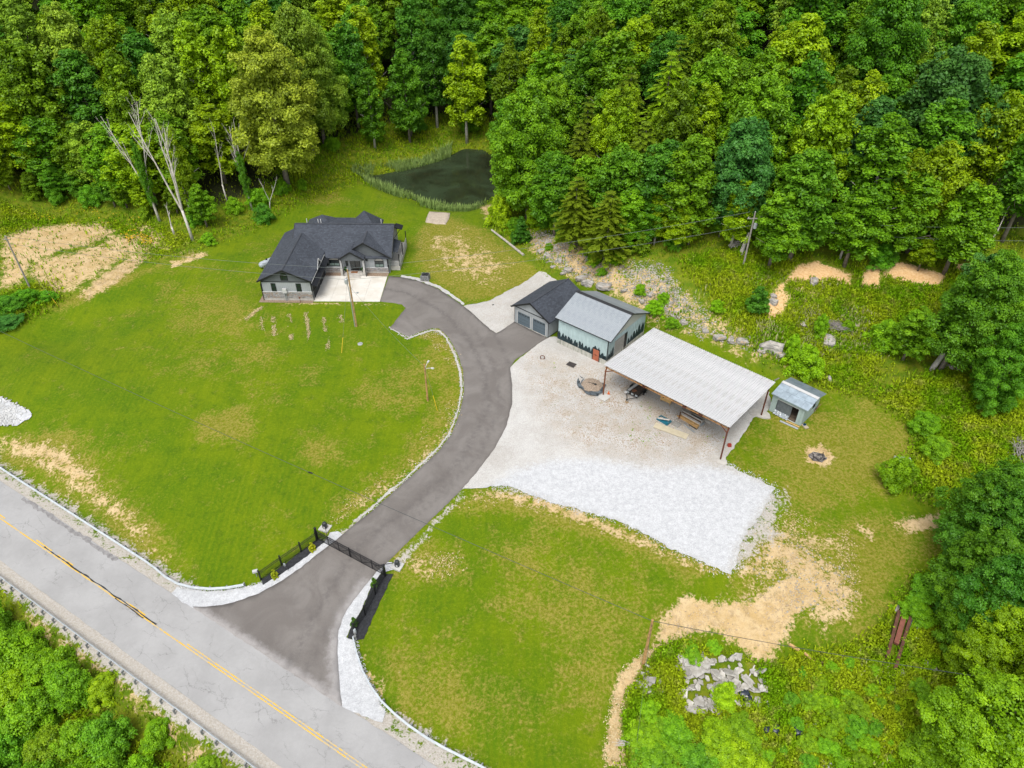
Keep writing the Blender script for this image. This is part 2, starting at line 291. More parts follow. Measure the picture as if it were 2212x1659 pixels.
for x0,y0,x1,y1,a in [] and [(563,676,567,715,.35),(590,682,592,728,.62),(625,680,629,732,.62),(661,676,669,742,.66),(698,680,708,752,.66),(735,682,737,695,.5)]: strip('dirt',[(x0,y0),(x1,y1)],.17,.30,min(a*1.9,1.2))
for p,s,a in [([(1690,612),(1720,575),(1765,562),(1800,577),(1840,592),(1838,622),(1800,606),(1740,606)],.7,.82),([(1866,582),(1902,574),(1898,622),(1860,622)],.6,1),([(1905,560),(1960,568),(2045,594),(2025,622),(1965,612),(1908,596)],.6,.85),([(1690,600),(1705,640),(1700,680),(1660,690),(1640,665)],.9,.7),([(2060,572),(2120,566),(2120,580),(2070,584)],.5,.9)]: zone('clay',p,s,a)
zone('grav',[(1040,1056),(1190,1088),(1340,1126),(1590,1245),(1690,1160),(1690,1060),(1640,1040),(1400,1000)],1.2,.6); zone('grav',[(1590,1180),(1690,1050),(1720,1080),(1640,1200)],1.2,.55)
zone('grav',[(690,1168),(800,1105),(900,1015),(985,930),(1006,850),(1003,790),(972,728),(1010,800),(1000,900),(900,1030),(740,1170)],.7,.6); zone('grav',[(840,1225),(1000,1060),(1015,1062),(870,1225)],.7,.6)
rd=MX*.515+MY*.857
Z['grav']=np.maximum(Z['grav'],np.where(core,np.maximum(sm(22.2,21.6,rd)*sm(12.3,13.4,rd),.62*sm(25.0,22.9,rd)*sm(11.4,12.8,rd)),0))
Z['grav'][sdpoly(MX,MY,wp([(0,990),(390,1290),(390,1250),(0,960)]))>-.3]*=1
# the mown and unmown ground, one sheet to the horizon
g=NG('ground'); P=g.pos(); A=g.attr('zone_a'); B=g.attr('zone_b')
sa=g.n('ShaderNodeSeparateColor',Color=A.outputs['Color']); sb=g.n('ShaderNodeSeparateColor',Color=B.outputs['Color'])
n_lo=g.noise(P,.16,4,.6); n_mid=g.noise(P,.7,4,.62); n_fi=g.noise(P,3.2,4,.7); n_vf=g.noise(P,9.,3,.7)
brk=g.math('ADD',g.math('MULTIPLY',n_mid,.45),g.math('MULTIPLY',n_fi,.55))
def msk(o,w=.18,k=1.25,K=1.9): # ragged edge
    v=g.math('ADD',o,g.math('MULTIPLY',g.math('SUBTRACT',brk,.5),k*K)); return g.ramp(v,.5-w,.5+w)
stripe=g.noise(g.mapv(P,(.95,.05,0)),1.0,1,.4)
lawn=g.mix(g.ramp(n_lo,.3,.7),(.104,.200,.001),(.172,.250,.001))
lawn=g.mix(g.math('MULTIPLY',g.ramp(stripe,.35,.65),.26),lawn,(.085,.180,.002))
lawn=g.mix(g.math('MULTIPLY',g.ramp(n_fi,.45,.75),.5),lawn,(.215,.265,.006))
wv_=g.n('ShaderNodeTexWave',_wave_type='BANDS',_bands_direction='X',Vector=P,Scale=.42,Distortion=1.2,Detail=2.).outputs['Fac']; lawn=g.mix(g.math('MULTIPLY',g.math('MULTIPLY',wv_,g.ramp(g.noise(P,.06,2),.35,.6)),.20),lawn,(.235,.275,.004)); lawn=g.mix(g.math('MULTIPLY',g.ramp(n_mid,.5,.7),.5),lawn,(.070,.150,.002)); lawn=g.scale(lawn,g.math('ADD',.45,g.math('MULTIPLY',g.math('ADD',g.math('MULTIPLY',n_vf,.55),g.math('MULTIPLY',n_fi,.45)),1.1)))
dryc=g.mix(g.ramp(n_fi,.35,.68),(.195,.210,.006),(.385,.32,.070))
dryc=g.scale(dryc,g.math('ADD',.68,g.math('MULTIPLY',n_vf,.64)))
drym=g.math('ADD',sa.outputs[0],g.math('MULTIPLY',g.ramp(g.noise(P,.15,6,.74),.44,.62),.34)); col=g.mix(g.math('MULTIPLY',msk(drym,.30,1.1),.85),lawn,dryc)
wild=g.mix(g.ramp(n_mid,.35,.65),(.110,.200,.004),(.230,.270,.014)); wild=g.mix(g.math('MULTIPLY',g.ramp(n_fi,.5,.75),.5),wild,(.19,.175,.05))
wild=g.scale(wild,g.math('ADD',.5,g.math('MULTIPLY',n_vf,.95)))
col=g.mix(msk(sa.outputs[2],.2,.7),col,wild)
dirt=g.mix(g.ramp(n_mid,.3,.7),(.62,.43,.19),(.76,.57,.32)); dirt=g.mix(g.math('MULTIPLY',g.ramp(n_fi,.55,.75),.5),dirt,(.36,.25,.12))
dirt=g.mix(g.math('MULTIPLY',g.ramp(g.noise(P,1.1,5,.75,.6),.5,.68),.55),dirt,(.34,.24,.13)); dirt=g.scale(dirt,g.math('ADD',.50,g.math('MULTIPLY',g.math('ADD',g.math('MULTIPLY',n_vf,.5),g.math('MULTIPLY',n_fi,.5)),1.0)))
col=g.mix(msk(sa.outputs[1],.14,1.15),col,dirt)
clay=g.mix(g.ramp(n_fi,.3,.7),(.78,.46,.19),(.95,.66,.36)); col=g.mix(msk(sb.outputs[1],.14,.9),col,clay)
vor=g.n('ShaderNodeTexVoronoi',Vector=P,Scale=8.).outputs['Color']
gr=g.mix(g.n('ShaderNodeSeparateColor',Color=vor).outputs[0],(.50,.455,.39),(.62,.58,.525)); col=g.mix(msk(sb.outputs[0],.12,1.3),col,gr)
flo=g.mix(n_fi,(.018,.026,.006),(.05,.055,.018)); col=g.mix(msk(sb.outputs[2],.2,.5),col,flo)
GROUND=g.fin(col,.95,0,g.bump(g.math('ADD',n_vf,g.math('MULTIPLY',n_fi,1.2)),.55,.12),.15)
ny,nx=MX.shape; idx=np.arange(ny*nx).reshape(ny,nx)
F=np.stack([idx[:-1,:-1],idx[:-1,1:],idx[1:,1:],idx[1:,:-1]],-1).reshape(-1,4)
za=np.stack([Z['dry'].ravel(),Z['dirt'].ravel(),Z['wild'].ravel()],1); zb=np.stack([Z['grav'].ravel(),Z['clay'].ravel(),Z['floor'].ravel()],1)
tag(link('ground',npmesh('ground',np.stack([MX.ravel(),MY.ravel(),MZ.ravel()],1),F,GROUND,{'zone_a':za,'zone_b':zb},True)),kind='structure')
def zval(k,x,y):
    i=np.clip(np.searchsorted(GX,x)-1,0,len(GX)-1); j=np.clip(np.searchsorted(GY,y)-1,0,len(GY)-1); return Z[k][j,i]
# ------------------------------------------------------------------ sheets laid on the ground
def ragged(P,st,amp,seed=1):
    out=[]
    rs=np.random.RandomState(seed)
    for (ax,ay),(bx,by) in zip(P,P[1:]+P[:1]):
        L=math.hypot(bx-ax,by-ay); n=max(1,int(L/st))
        for k in range(n):
            t=k/n; x,y=ax+(bx-ax)*t,ay+(by-ay)*t
            if amp: x+=rs.uniform(-amp,amp); y+=rs.uniform(-amp,amp)
            out.append((x,y))
    return out
def smooth(P,n=2):  # Chaikin on an open or closed outline of photo points
    for _ in range(n):
        q=[]
        for a,b in zip(P,P[1:]+P[:1]): q+= [(a[0]*.75+b[0]*.25,a[1]*.75+b[1]*.25),(a[0]*.25+b[0]*.75,a[1]*.25+b[1]*.75)]
        P=q
    return P
def sheet(name,P,off,mat,step=.8,amp=.0,st=.6,attrs=None,kind='structure',thick=0.,parent=None):
    P=ragged([tuple(p[:2]) for p in P],st,amp,len(name))
    a=np.array(P); xs=np.arange(a[:,0].min(),a[:,0].max(),step); ys=np.arange(a[:,1].min(),a[:,1].max(),step); X,Y=np.meshgrid(xs,ys)
    s=sdpoly(X,Y,P); k=s>step*.45; pts=[Vector(p) for p in P]+[Vector(p) for p in zip(X[k],Y[k])]; n=len(P)
    v,e,f,_,_,_=delaunay_2d_cdt(pts,[(i,(i+1)%n) for i in range(n)],[],1,1e-5)
    V=np.array([(p.x,p.y,0) for p in v]); V[:,2]=H(V[:,0],V[:,1])+off
    F=np.array([list(t) for t in f if len(t)==3])
    at_={k2:fn(V[:,0],V[:,1]) for k2,fn in (attrs or {}).items()}
    if thick:  # skirt down to the ground
        ed={}
        for t in F:
            for i in range(3):
                q=(t[i],t[(i+1)%3]); 
                if (q[1],q[0]) in ed: del ed[(q[1],q[0])]
                else: ed[q]=1
        m=len(V); low=V.copy(); low[:,2]-=off+thick; V=np.concatenate([V,low]); F=np.concatenate([F]+[np.array([[b,a_,a_+m],[b,a_+m,b+m]]) for a_,b in ed])
        at_={k2:np.concatenate([q,q]) for k2,q in at_.items()}
    o=link(name,npmesh(name,V,F,mat,at_,False),parent)
    me=o.data; return tag(o,kind=kind)
# ------------------------------------------------------------------ road, driveway, gravel, pond
RT=Vector((.857,-.515)); RN=Vector((.515,.857))
def rp(t,d): return RT*t+RN*d      # along the road, across it
def rt(px,py): p=at(px,py); return p.x*.857-p.y*.515
g=NG('road_surface'); P=g.pos(); Q=g.mapv(P,(1,1,1),(0,0,R(31.0)))
n1=g.noise(P,.25,4,.6); n2=g.noise(P,2.5,4,.7); n3=g.noise(P,14,2,.6)
c=g.mix(g.ramp(n1,.3,.7),(.405,.40,.394),(.475,.47,.463)); c=g.scale(c,g.math('ADD',.84,g.math('MULTIPLY',g.math('ADD',g.math('MULTIPLY',n2,.5),g.math('MULTIPLY',n3,.5)),.32)))
wob=g.n('ShaderNodeVectorMath',_operation='ADD'); g.set(wob.inputs[0],g.mapv(Q,(.30,.62,1))); 
wn=g.n('ShaderNodeTexNoise',Vector=P,Scale=1.1,Detail=5.,Roughness=.7); wv=g.n('ShaderNodeVectorMath',_operation='SCALE'); g.set(wv.inputs[0],wn.outputs['Color']); wv.inputs['Scale'].default_value=.55; g.set(wob.inputs[1],wv)
v=g.n('ShaderNodeTexVoronoi',_feature='DISTANCE_TO_EDGE',Vector=wob,Scale=1.0).outputs['Distance']
crk=g.math('MULTIPLY',g.math('SUBTRACT',1,g.ramp(v,.003,.014)),g.ramp(g.noise(P,.35,2),.42,.6))
c=g.mix(g.math('MULTIPLY',crk,.45),c,(.13,.125,.12))
ax=g.n('ShaderNodeSeparateXYZ',Vector=g.mapv(P,(1,1,1),(0,0,R(31.0)))).outputs  # y across, x along
ROADM=g.fin(c,.9,0,g.bump(g.math('SUBTRACT',n3,g.math('MULTIPLY',crk,2)),.25,.02),.25)
road=[rp(t,21.6) for t in range(-190,60,3)]+[rp(t,14.45) for t in range(57,-193,-3)]
tag(sheet('road',road,.05,ROADM,1.0,.05,.8),kind='structure')
g=NG('yellow_paint'); P=g.pos(); w=g.ramp(g.math('ADD',g.math('MULTIPLY',g.noise(P,5,3,.7),.6),g.math('MULTIPLY',g.noise(P,.5,2),.4)),.42,.52)
YEL=g.fin(g.mix(w,(.50,.47,.40),(.90,.55,.03)),.7)
TAR=plain('tar_filler',(.035,.033,.032),.7,0,.3)
def stripe_(name,t0,t1,d,wd,mat,off,wig=0.):
    vs=[];fs=[]; n=max(2,int((t1-t0)/.4)); rs=random.Random(int(t0*10)+int(d*100))
    for i in range(n+1):
        t=t0+(t1-t0)*i/n; dd=d+ (vnoise(np.array([t]),np.array([d*9]),1.2,4)[0]-.5)*wig; ww=wd*(1 if not wig else rs.uniform(.4,1.6))
        for s in (-.5,.5):
            p=rp(t,dd+s*ww); vs.append((p.x,p.y,float(H(p.x,p.y))+off))
    for i in range(n): fs.append((i*2,i*2+2,i*2+3,i*2+1))
    me=bpy.data.meshes.new(name); me.from_pydata(vs,[],fs); me.materials.append(mat); return tag(link(name,me),kind='structure')
stripe_('centre_line',-190,58,18.02,.13,YEL,.062)
tb=rt(950,1660)
for a,b in [((0,1092),(22,1114)),((128,1196),(160,1220)),((262,1310),(302,1340))]: stripe_('centre_line',rt(*a),rt(*b),18.30,.13,YEL,.062)
stripe_('centre_line',rt(393,1403),58,18.30,.12,YEL,.062)
for a in (-100,-88,-76): stripe_('centre_line',a,a+3,18.30,.13,YEL,.062)
stripe_('tar_seam',rt(84,1190),rt(322,1364),18.17,.12,TAR,.066,.16)
stripe_('tar_seam',rt(240,1300),rt(300,1345),18.02,.10,TAR,.070,.2)
for t0,t1 in [(rt(40,1082),rt(140,1160)),(rt(140,1160),rt(230,1228))]: stripe_('worn_edge',t0,t1,21.35,.45,plain('worn_asphalt',(.30,.29,.285),.9,0,.25,2,.5),.056,.3)
# asphalt driveway
DL=[(416,1312),(445,1311),(480,1308),(516,1299),(560,1283),(600,1261),(650,1227),(685,1199),(712,1178),(735,1160),(768,1132),(802,1106),(850,1064),(900,1019),(945,978),(975,940),(994,892),(1003,845),(1000,800),(988,762),(970,730),(948,710),(932,709),(908,717),(882,728),(843,709),(858,690),(877,666),(868,658),(846,654),(821,651.5)]
DR=[(839.5,598),(865,599),(905,608),(945,624),(985,650),(1018,675),(1045,700),(1060,713),(1072,721),(1092,709),(1111.5,696),(1148,714),(1183,731),(1150,753),(1113,778),(1102,796),(1106,830),(1107,868),(1095,918),(1070,968),(1032,1018),(1000,1055),(955,1100),(900,1152),(860,1192),(836,1216),(812,1238),(791,1264),(771,1289),(752,1315),(740,1338),(732,1363),(729,1400),(731,1450),(738,1527)]
def stretch(P): return P
g=NG('driveway_asphalt'); P=g.pos(); n1=g.noise(P,.22,4,.6,1.); n2=g.noise(P,1.6,4,.7); n3=g.noise(P,16,2,.7)
c=g.mix(g.ramp(n1,.32,.68),(.185,.166,.152),(.245,.224,.207)); c=g.mix(g.math('MULTIPLY',g.ramp(n2,.5,.8),.35),c,(.165,.155,.15))
dust=g.attr('dust').outputs['Fac']; c=g.mix(g.math('MULTIPLY',g.ramp(g.math('ADD',dust,g.math('MULTIPLY',g.math('SUBTRACT',n2,.5),.9)),.35,.95),.75),c,(.44,.42,.41))
arc=g.attr('arc').outputs['Fac']; c=g.mix(g.math('MULTIPLY',g.math('MULTIPLY',arc,.6),g.ramp(n2,.3,.6)),c,(.10,.09,.086))
c=g.scale(c,g.math('ADD',.8,g.math('MULTIPLY',n3,.4)))
DRIVE=g.fin(c,.88,0,g.bump(n3,.3,.02),.3)
DPOLY=wp(DL+DR); 
cl=[wp([q])[0] for q in [(600,1480),(690,1310),(770,1185),(900,1085),(1000,990),(1055,880),(1045,800),(1010,730),(950,670),(870,630),(820,625)]]
cl2=[wp([q])[0] for q in [(640,1480),(730,1320),(800,1200),(930,1090),(1035,985),(1082,880),(1070,800),(1030,720)]]
aprn=wp([(1068,722),(1088,760),(1102,800)])
dustl=wp([(738,1527),(731,1400),(745,1335),(790,1270)]); rl=[tuple(rp(t,21.6)) for t in (-60,-10)]
def f_dust(x,y): return np.clip(np.maximum(1.1-sdline(x,y,dustl)/2.2,.95-sdline(x,y,rl)/1.6),0,1)
def f_arc(x,y): return np.maximum(np.exp(-(sdline(x,y,cl)/.42)**2)*.8,np.maximum(np.exp(-(sdline(x,y,cl2)/.35)**2)*.6,np.exp(-(sdline(x,y,aprn)/.12)**2)))
sheet('driveway',DPOLY,.10,DRIVE,.6,.045,.5,{'dust':f_dust,'arc':f_arc},thick=.25)
# gravel
g=NG('gravel'); P=g.pos(); fr=g.attr('fresh').outputs['Fac']; lit=g.attr('litter').outputs['Fac']
n1=g.noise(P,.3,4,.6); n2=g.noise(P,1.8,4,.7); n3=g.noise(P,7,3,.7)
v1=g.n('ShaderNodeSeparateColor',Color=g.n('ShaderNodeTexVoronoi',Vector=P,Scale=14.).outputs['Color']).outputs[0]
old=g.mix(g.ramp(n1,.3,.7),(.555,.53,.49),(.66,.645,.615)); old=g.mix(g.math('MULTIPLY',g.ramp(n2,.5,.8),.6),old,(.68,.66,.64))
new=g.mix(g.ramp(n2,.3,.7),(.57,.58,.595),(.71,.72,.735))
f2=g.ramp(g.math('ADD',fr,g.math('MULTIPLY',g.math('SUBTRACT',g.math('ADD',g.math('MULTIPLY',n2,.6),g.math('MULTIPLY',n3,.4)),.5),1.0)),.35,.65)
old=g.mix(g.math('MULTIPLY',lit,g.ramp(g.noise(P,.45,5,.7),.42,.62)),old,(.54,.49,.42)); c=g.mix(f2,old,new); sp=g.ramp(g.math('ADD',g.math('MULTIPLY',n3,.75),g.math('MULTIPLY',n1,.25)),.53,.59)
c=g.mix(g.math('MULTIPLY',g.math('MULTIPLY',sp,lit),.85),c,(.36,.21,.09))
c=g.mix(g.math('MULTIPLY',g.math('MULTIPLY',g.ramp(g.noise(P,2.6,3,.7),.62,.7),lit),.6),c,(.20,.22,.06))
c=g.scale(c,g.math('ADD',.84,g.math('MULTIPLY',v1,.28)))
GRAV=g.fin(c,.95,0,g.bump(v1,.5,.04),.15)
def const(v): return lambda x,y: np.full(len(x),float(v))
FRESH=wp([(1012,1060),(1060,1040),(1110,1010),(1190,988),(1290,985),(1400,1003),(1520,998),(1600,1018),(1690,1050),(1640,1125),(1600,1190),(1580,1260),(1450,1205),(1340,1145),(1200,1110),(1100,1070)])
LIT=wp([(1150,760),(1250,790),(1320,800),(1560,930),(1560,990),(1400,1000),(1250,960),(1180,900),(1140,800)])
def f_fresh(x,y): return .78*sm(-3.2,3.0,sdpoly(x,y,FRESH))
def f_lit(x,y): return sm(-3,2.5,sdpoly(x,y,LIT))
LOT=[(1182,730),(1140,760),(1100,794),(1104,830),(1104,868),(1092,918),(1066,968),(1029,1018),(996,1056),(1020,1057),(1062,1050),(1100,1052),(1200,1088),(1340,1126),(1452,1186),(1548,1228),(1575,1240),(1584,1232),(1600,1172),(1640,1115),(1674,1056),(1640,1036),(1600,1020),(1562,1000),(1585,968),(1608,935),(1632,900),(1668,880),(1662,846),(1560,800),(1420,748),(1340,720),(1260,720)]
sheet('gravel_lot',wp(LOT),.05,GRAV,.7,.16,.5,{'fresh':f_fresh,'litter':f_lit})
UP=[(1000,661),(1022,680),(1048,704),(1070,722),(1090,712),(1114,698),(1160,660),(1215,640),(1222,612),(1192,600),(1182,589),(1165,587),(1145,601),(1120,618),(1090,632),(1060,649),(1030,656)]
sheet('gravel_lot',wp(UP),.05,GRAV,.7,.12,.5,{'fresh':const(.1),'litter':const(.25)})
VL=[(372,1283),(384,1269),(443,1277),(485,1277),(536,1269),(567,1258),(589,1250),(626,1228),(663,1201),(699,1173),(714,1150),(728,1148),(740,1156),(718,1178),(690,1200),(655,1228),(605,1263),(565,1286),(520,1302),(480,1311),(416,1314),(395,1303)]
VR=[(812,1234),(818,1222),(828,1213),(846,1214),(848,1232),(820,1240),(803,1266),(792,1292),(773,1334),(755,1361),(749,1378),(766,1382),(773,1413),(784,1447),(798,1475),(815,1505),(831,1540),(824,1563),(800,1553),(740,1528),(728,1450),(726,1400),(729,1362),(738,1336),(750,1313),(769,1287),(789,1262)]
sheet('gravel_verge',wp(VL),.06,GRAV,.5,.09,.4,{'fresh':const(1.1),'litter':const(0)}); sheet('gravel_verge',wp(VR),.06,GRAV,.5,.09,.4,{'fresh':const(1.1),'litter':const(0)})
# narrow stone edge along the lawn side of the drive and the lawn side of its bend
ED=[(843,706),(880,731),(908,720),(934,712),(950,714),(966,730),(984,764),(996,802),(999,846),(990,892),(972,938),(942,975),(898,1016),(848,1060),(800,1103),(766,1129)]
ED2=[(762,1126),(798,1099),(844,1056),(862,1046),(895,1013),(939,973),(969,936),(987,891),(995,846),(992,803),(980,766),(963,732),(947,717),(934,715),(908,723),(880,734),(840,708)]
sheet('gravel_edge',wp(ED+ED2),.045,GRAV,.5,.08,.3,{'fresh':const(.25),'litter':const(.35)})
ED3=[(866,599),(906,607),(946,623),(987,649),(1000,660),(1003,657),(990,645),(950,618),(908,602),(866,594)]
sheet('gravel_edge',wp(ED3),.045,GRAV,.5,.12,.4,{'fresh':const(.5),'litter':const(.3)})
sheet('gravel_edge',wp([(0,858),(28,872),(66,888),(68,902),(40,920),(0,918),(-40,900),(-30,850)]),.12,GRAV,.5,.15,.4,{'fresh':const(1.0),'litter':const(0)})
PADG=plain('pad_gravel',(.55,.46,.36),.95,0,.15,3,.5,.4)
sheet('gravel_pad',wp([(919,480),(927,458),(950,459),(973,461),(970,474),(962,485),(940,484)]),.12,PADG,.6,.06,.5,thick=.2)
MULCH=plain('dark_mulch',(.030,.032,.036),.95,0,.4,4,.8,.6)
sheet('mulch_bed',wp([(565,1252),(600,1230),(650,1193),(684,1166),(702,1170),(698,1174),(663,1202),(626,1229),(589,1251),(569,1264)]),.075,MULCH,.5,.06,.4)
sheet('mulch_bed',wp([(830,1240),(851,1240),(835,1271),(809,1326),(786,1381),(768,1384),(750,1379),(756,1361),(774,1334),(793,1292),(804,1266),(820,1243)]),.075,MULCH,.5,.06,.4)
# patio
CONC=NG('patio_concrete'); g=CONC; P=g.pos(); c=g.mix(g.ramp(g.noise(P,.5,4,.6),.3,.7),(.74,.69,.60),(.86,.83,.76)); c=g.mix(g.math('MULTIPLY',g.ramp(g.noise(P,.35,3),.58,.75),.45),c,(.70,.57,.40))
c=g.scale(c,g.math('ADD',.9,g.math('MULTIPLY',g.noise(P,9,3),.2))); CONC=g.fin(c,.85,0,g.bump(g.noise(P,20,2),.15,.01),.25)
def hl(x,y,z=0.): c_,s_=math.cos(HOUSE_RZ),math.sin(HOUSE_RZ); return Vector((HOUSE_O[0]+x*c_-y*s_,HOUSE_O[1]+x*s_+y*c_,1.5+z))
pat=bpy.data.objects.new('patio',None); COL.objects.link(pat); pat.location=hl(0,0,-.02); pat.rotation_euler=(0,0,HOUSE_RZ); tag(pat,kind='structure')
xs=[7.92,10.58,13.25,15.9,18.52]; ys=[-.25,1.75,3.75,5.75,7.72]
for i in range(4):
    for j in range(4):
        MB().box(xs[i]+.012,xs[i+1]-.012,ys[j]+.012,ys[j+1]-.012,-.35,.06).build('concrete_panel',CONC,pat)
# pond
g=NG('pond_water'); P=g.pos(); n1=g.noise(P,.11,4,.6,.8); n2=g.noise(P,.4,4,.65,.5)
c=g.mix(g.ramp(n1,.30,.70),(.024,.030,.014),(.050,.075,.038)); c=g.mix(g.math('MULTIPLY',g.ramp(n2,.5,.75),.4),c,(.050,.045,.018))
WATER=g.fin(c,.10,0,g.bump(g.noise(P,1.8,2),.05,.03),.13)
v=[Vector((q[0],q[1])) for q in smooth([tuple(q) for q in POND],2)]
me=bpy.data.meshes.new('pond'); me.from_pydata([(q.x*1.0,q.y,PONDZ) for q in [(p-sum(v,Vector((0,0)))/len(v))*1.08+sum(v,Vector((0,0)))/len(v) for p in v]],[],[tuple(range(len(v)))]); me.materials.append(WATER); tag(link('pond',me),kind='structure')
# ------------------------------------------------------------------ building materials
def shingle(name,axis,c1,c2):
    g=NG(name); v=g.obj(); s=g.n('ShaderNodeSeparateXYZ',Vector=v).outputs
    u=s[axis]; w=g.math('MULTIPLY',s[2],2.1)
    cv=g.n('ShaderNodeCombineXYZ',X=u,Y=w,Z=0.).outputs[0]
    br=g.n('ShaderNodeTexBrick',Vector=cv,Scale=1.0,Mortar__Size=.012,Brick__Width=.42,Row__Height=.27,Color1=(0,0,0),Color2=(1,1,1),Mortar=(.2,.2,.2),Bias=0.); br.offset_frequency=2
    b=g.n('ShaderNodeSeparateColor',Color=br.outputs[0]).outputs[0]
    c=g.mix(g.math('ADD',g.math('MULTIPLY',b,.55),g.math('MULTIPLY',g.noise(v,7,3,.7),.45)),c1,c2)
    c=g.mix(g.math('MULTIPLY',g.ramp(g.noise(v,5.5,2,.8),.6,.75),.5),c,tuple(min(1,x*2.6) for x in c2))
    c=g.scale(c,g.math('ADD',.8,g.math('MULTIPLY',g.noise(v,.4,3),.4)))
    return g.fin(c,.93,0,g.bump(br.outputs[1],.4,.03),.25)
SH_X=shingle('roof_shingles_x',0,(.045,.051,.064),(.095,.108,.132)); SH_Y=shingle('roof_shingles_y',1,(.045,.051,.064),(.095,.108,.132))
SHR=shingle('pent_roofing',1,(.012,.014,.018),(.022,.024,.030))
def siding(name,c,pitch=.3,horizontal=False,w=.12,dirt=0.):
    g=NG(name); v=g.obj(); s=g.n('ShaderNodeSeparateXYZ',Vector=v).outputs
    u=s[2] if horizontal else g.math('ADD',s[0],s[1]); f=g.math('FRACT',g.math('DIVIDE',u,pitch)); ln=g.ramp(f,0,w)
    c_=g.mix(g.ramp(g.noise(v,.9,3),.3,.7),tuple(x*.93 for x in c),tuple(x*1.07 for x in c)); c_=g.mix(ln,tuple(x*.62 for x in c),c_)
    if dirt:
        st=g.noise(g.mapv(v,(3,3,.25)),1.5,4,.7); c_=g.mix(g.math('MULTIPLY',g.ramp(st,.5,.72),dirt),c_,tuple(x*.55 for x in c))
    return g.fin(c_,.75,0,g.bump(ln,.5,.03),.3)
SID=siding('board_siding',(.43,.455,.47),.30); SHAKE=siding('gable_shakes',(.16,.175,.185),.18,True,.25); SIDD=siding('board_siding_side',(.43,.455,.47),.30)
BLK=plain('black_trim',(.016,.017,.019),.5,0,.2); WHT=plain('white_trim',(.66,.66,.65),.6,0,.06); GLS=plain('window_glass',(.018,.032,.034),.07,0,.3,1,spec=.7); GLL=plain('window_blind',(.22,.30,.27),.2,0,.12,2)
FND=plain('foundation_concrete',(.58,.55,.50),.9,0,.12,2,.2); DOORD=siding('dark_garage_door',(.035,.038,.042),.26,True,.12)
g=NG('stone_veneer'); v=g.obj(); q=g.mapv(v,(3.2,3.2,5.2)); vo=g.n('ShaderNodeTexVoronoi',Vector=q,Scale=1.); ve=g.n('ShaderNodeTexVoronoi',_feature='DISTANCE_TO_EDGE',Vector=q,Scale=1.).outputs['Distance']
h=g.n('ShaderNodeSeparateColor',Color=vo.outputs['Color']).outputs; c=g.mix(h[0],(.24,.235,.24),(.56,.54,.53)); c=g.mix(g.ramp(h[1],.62,.8),c,(.40,.31,.25)); c=g.mix(g.ramp(ve,.02,.07),(.48,.47,.46),c)
STONE=g.fin(c,.9,0,g.bump(g.ramp(ve,.0,.12),.8,.06),.3)
def slab(name,mat,parent,pts,t=.14): return MB().prism(pts,(0,0,-t)).build(name,mat,parent)
def fascia(parent,a,b,mat=None,w=.06,h=.24): return MB().bar(a,b,w,h).build('fascia',mat or BLK,parent)
def window(parent,x0,x1,z0,z1,y,nx=1,nz=1,arch=0.,mat=None,face='y',sgn=-1,light=0):
    # frame proud of the wall, panes set back in it; face 'y' looks along -y, face 'x' along sgn*x
    def T(m):
        if face=='y': return m
        M=Matrix(((0,-sgn*-1.0 if False else 0,0,0),)*4) if False else None
        return m
    def P(u,d,z): return (u,y-d,z) if face=='y' else (y+sgn*d,u,z)
    def bx(m,u0,u1,d0,d1,a,b):
        ps=[P(u,d,z) for z in (a,b) for d in (d0,d1) for u in (u0,u1)]; m.add(ps,[(0,2,3,1),(4,5,7,6),(0,1,5,4),(2,6,7,3),(0,4,6,2),(1,3,7,5)])
    f=.09; m=MB()
    bx(m,x0,x1,0,.06,z0,z0+f); bx(m,x0,x1,0,.06,z1-f,z1); bx(m,x0,x0+f,0,.059,z0+f,z1-f); bx(m,x1-f,x1,0,.059,z0+f,z1-f)
    fr=m.build('window',mat or BLK,parent); w=(x1-x0-2*f)/nx; hh=(z1-z0-2*f)/nz
    for i in range(nx):
        for j in range(nz):
            k=MB(); bx(k,x0+f+i*w+.02,x0+f+(i+1)*w-.02,.005,.03,z0+f+j*hh+.02,z0+f+(j+1)*hh-.02); k.build('pane',GLL if light and j<light else GLS,fr)
    if nx*nz>1:
        m=MB()
        for i in range(1,nx): bx(m,x0+f+i*w-.035,x0+f+i*w+.035,0,.055,z0+f,z1-f)
        for j in range(1,nz): bx(m,x0+f,x1-f,0,.052,z0+f+j*hh-.025,z0+f+j*hh+.025)
        m.build('muntin',mat or BLK,fr)
    if arch:
        n=10; a=[P((x0+x1)/2-math.cos(math.pi*i/n)*(x1-x0)/2,0,z1+.003+math.sin(math.pi*i/n)*arch) for i in range(n+1)]; d=Vector(P(0,.06,0))-Vector(P(0,0,0))
        MB().prism(a,d).build('arch_frame',mat or BLK,fr)
        a=[P((x0+x1)/2-math.cos(math.pi*i/n)*((x1-x0)/2-.09),.058,z1+.06+math.sin(math.pi*i/n)*(arch-.12)) for i in range(n+1)]
        MB().prism(a,d*.2).build('arch_pane',FND if light else GLS,fr)
    return fr
# ------------------------------------------------------------------ the house
HZ=1.5
ho=thing('house',(HOUSE_O[0],HOUSE_O[1],HZ),HOUSE_RZ,'charcoal-roofed grey ranch house with stone base behind the concrete patio','house')
def hb(name,mat,x0,x1,y0,y1,z0,z1): return MB().box(x0,x1,y0,y1,z0,z1).build(name,mat,ho)
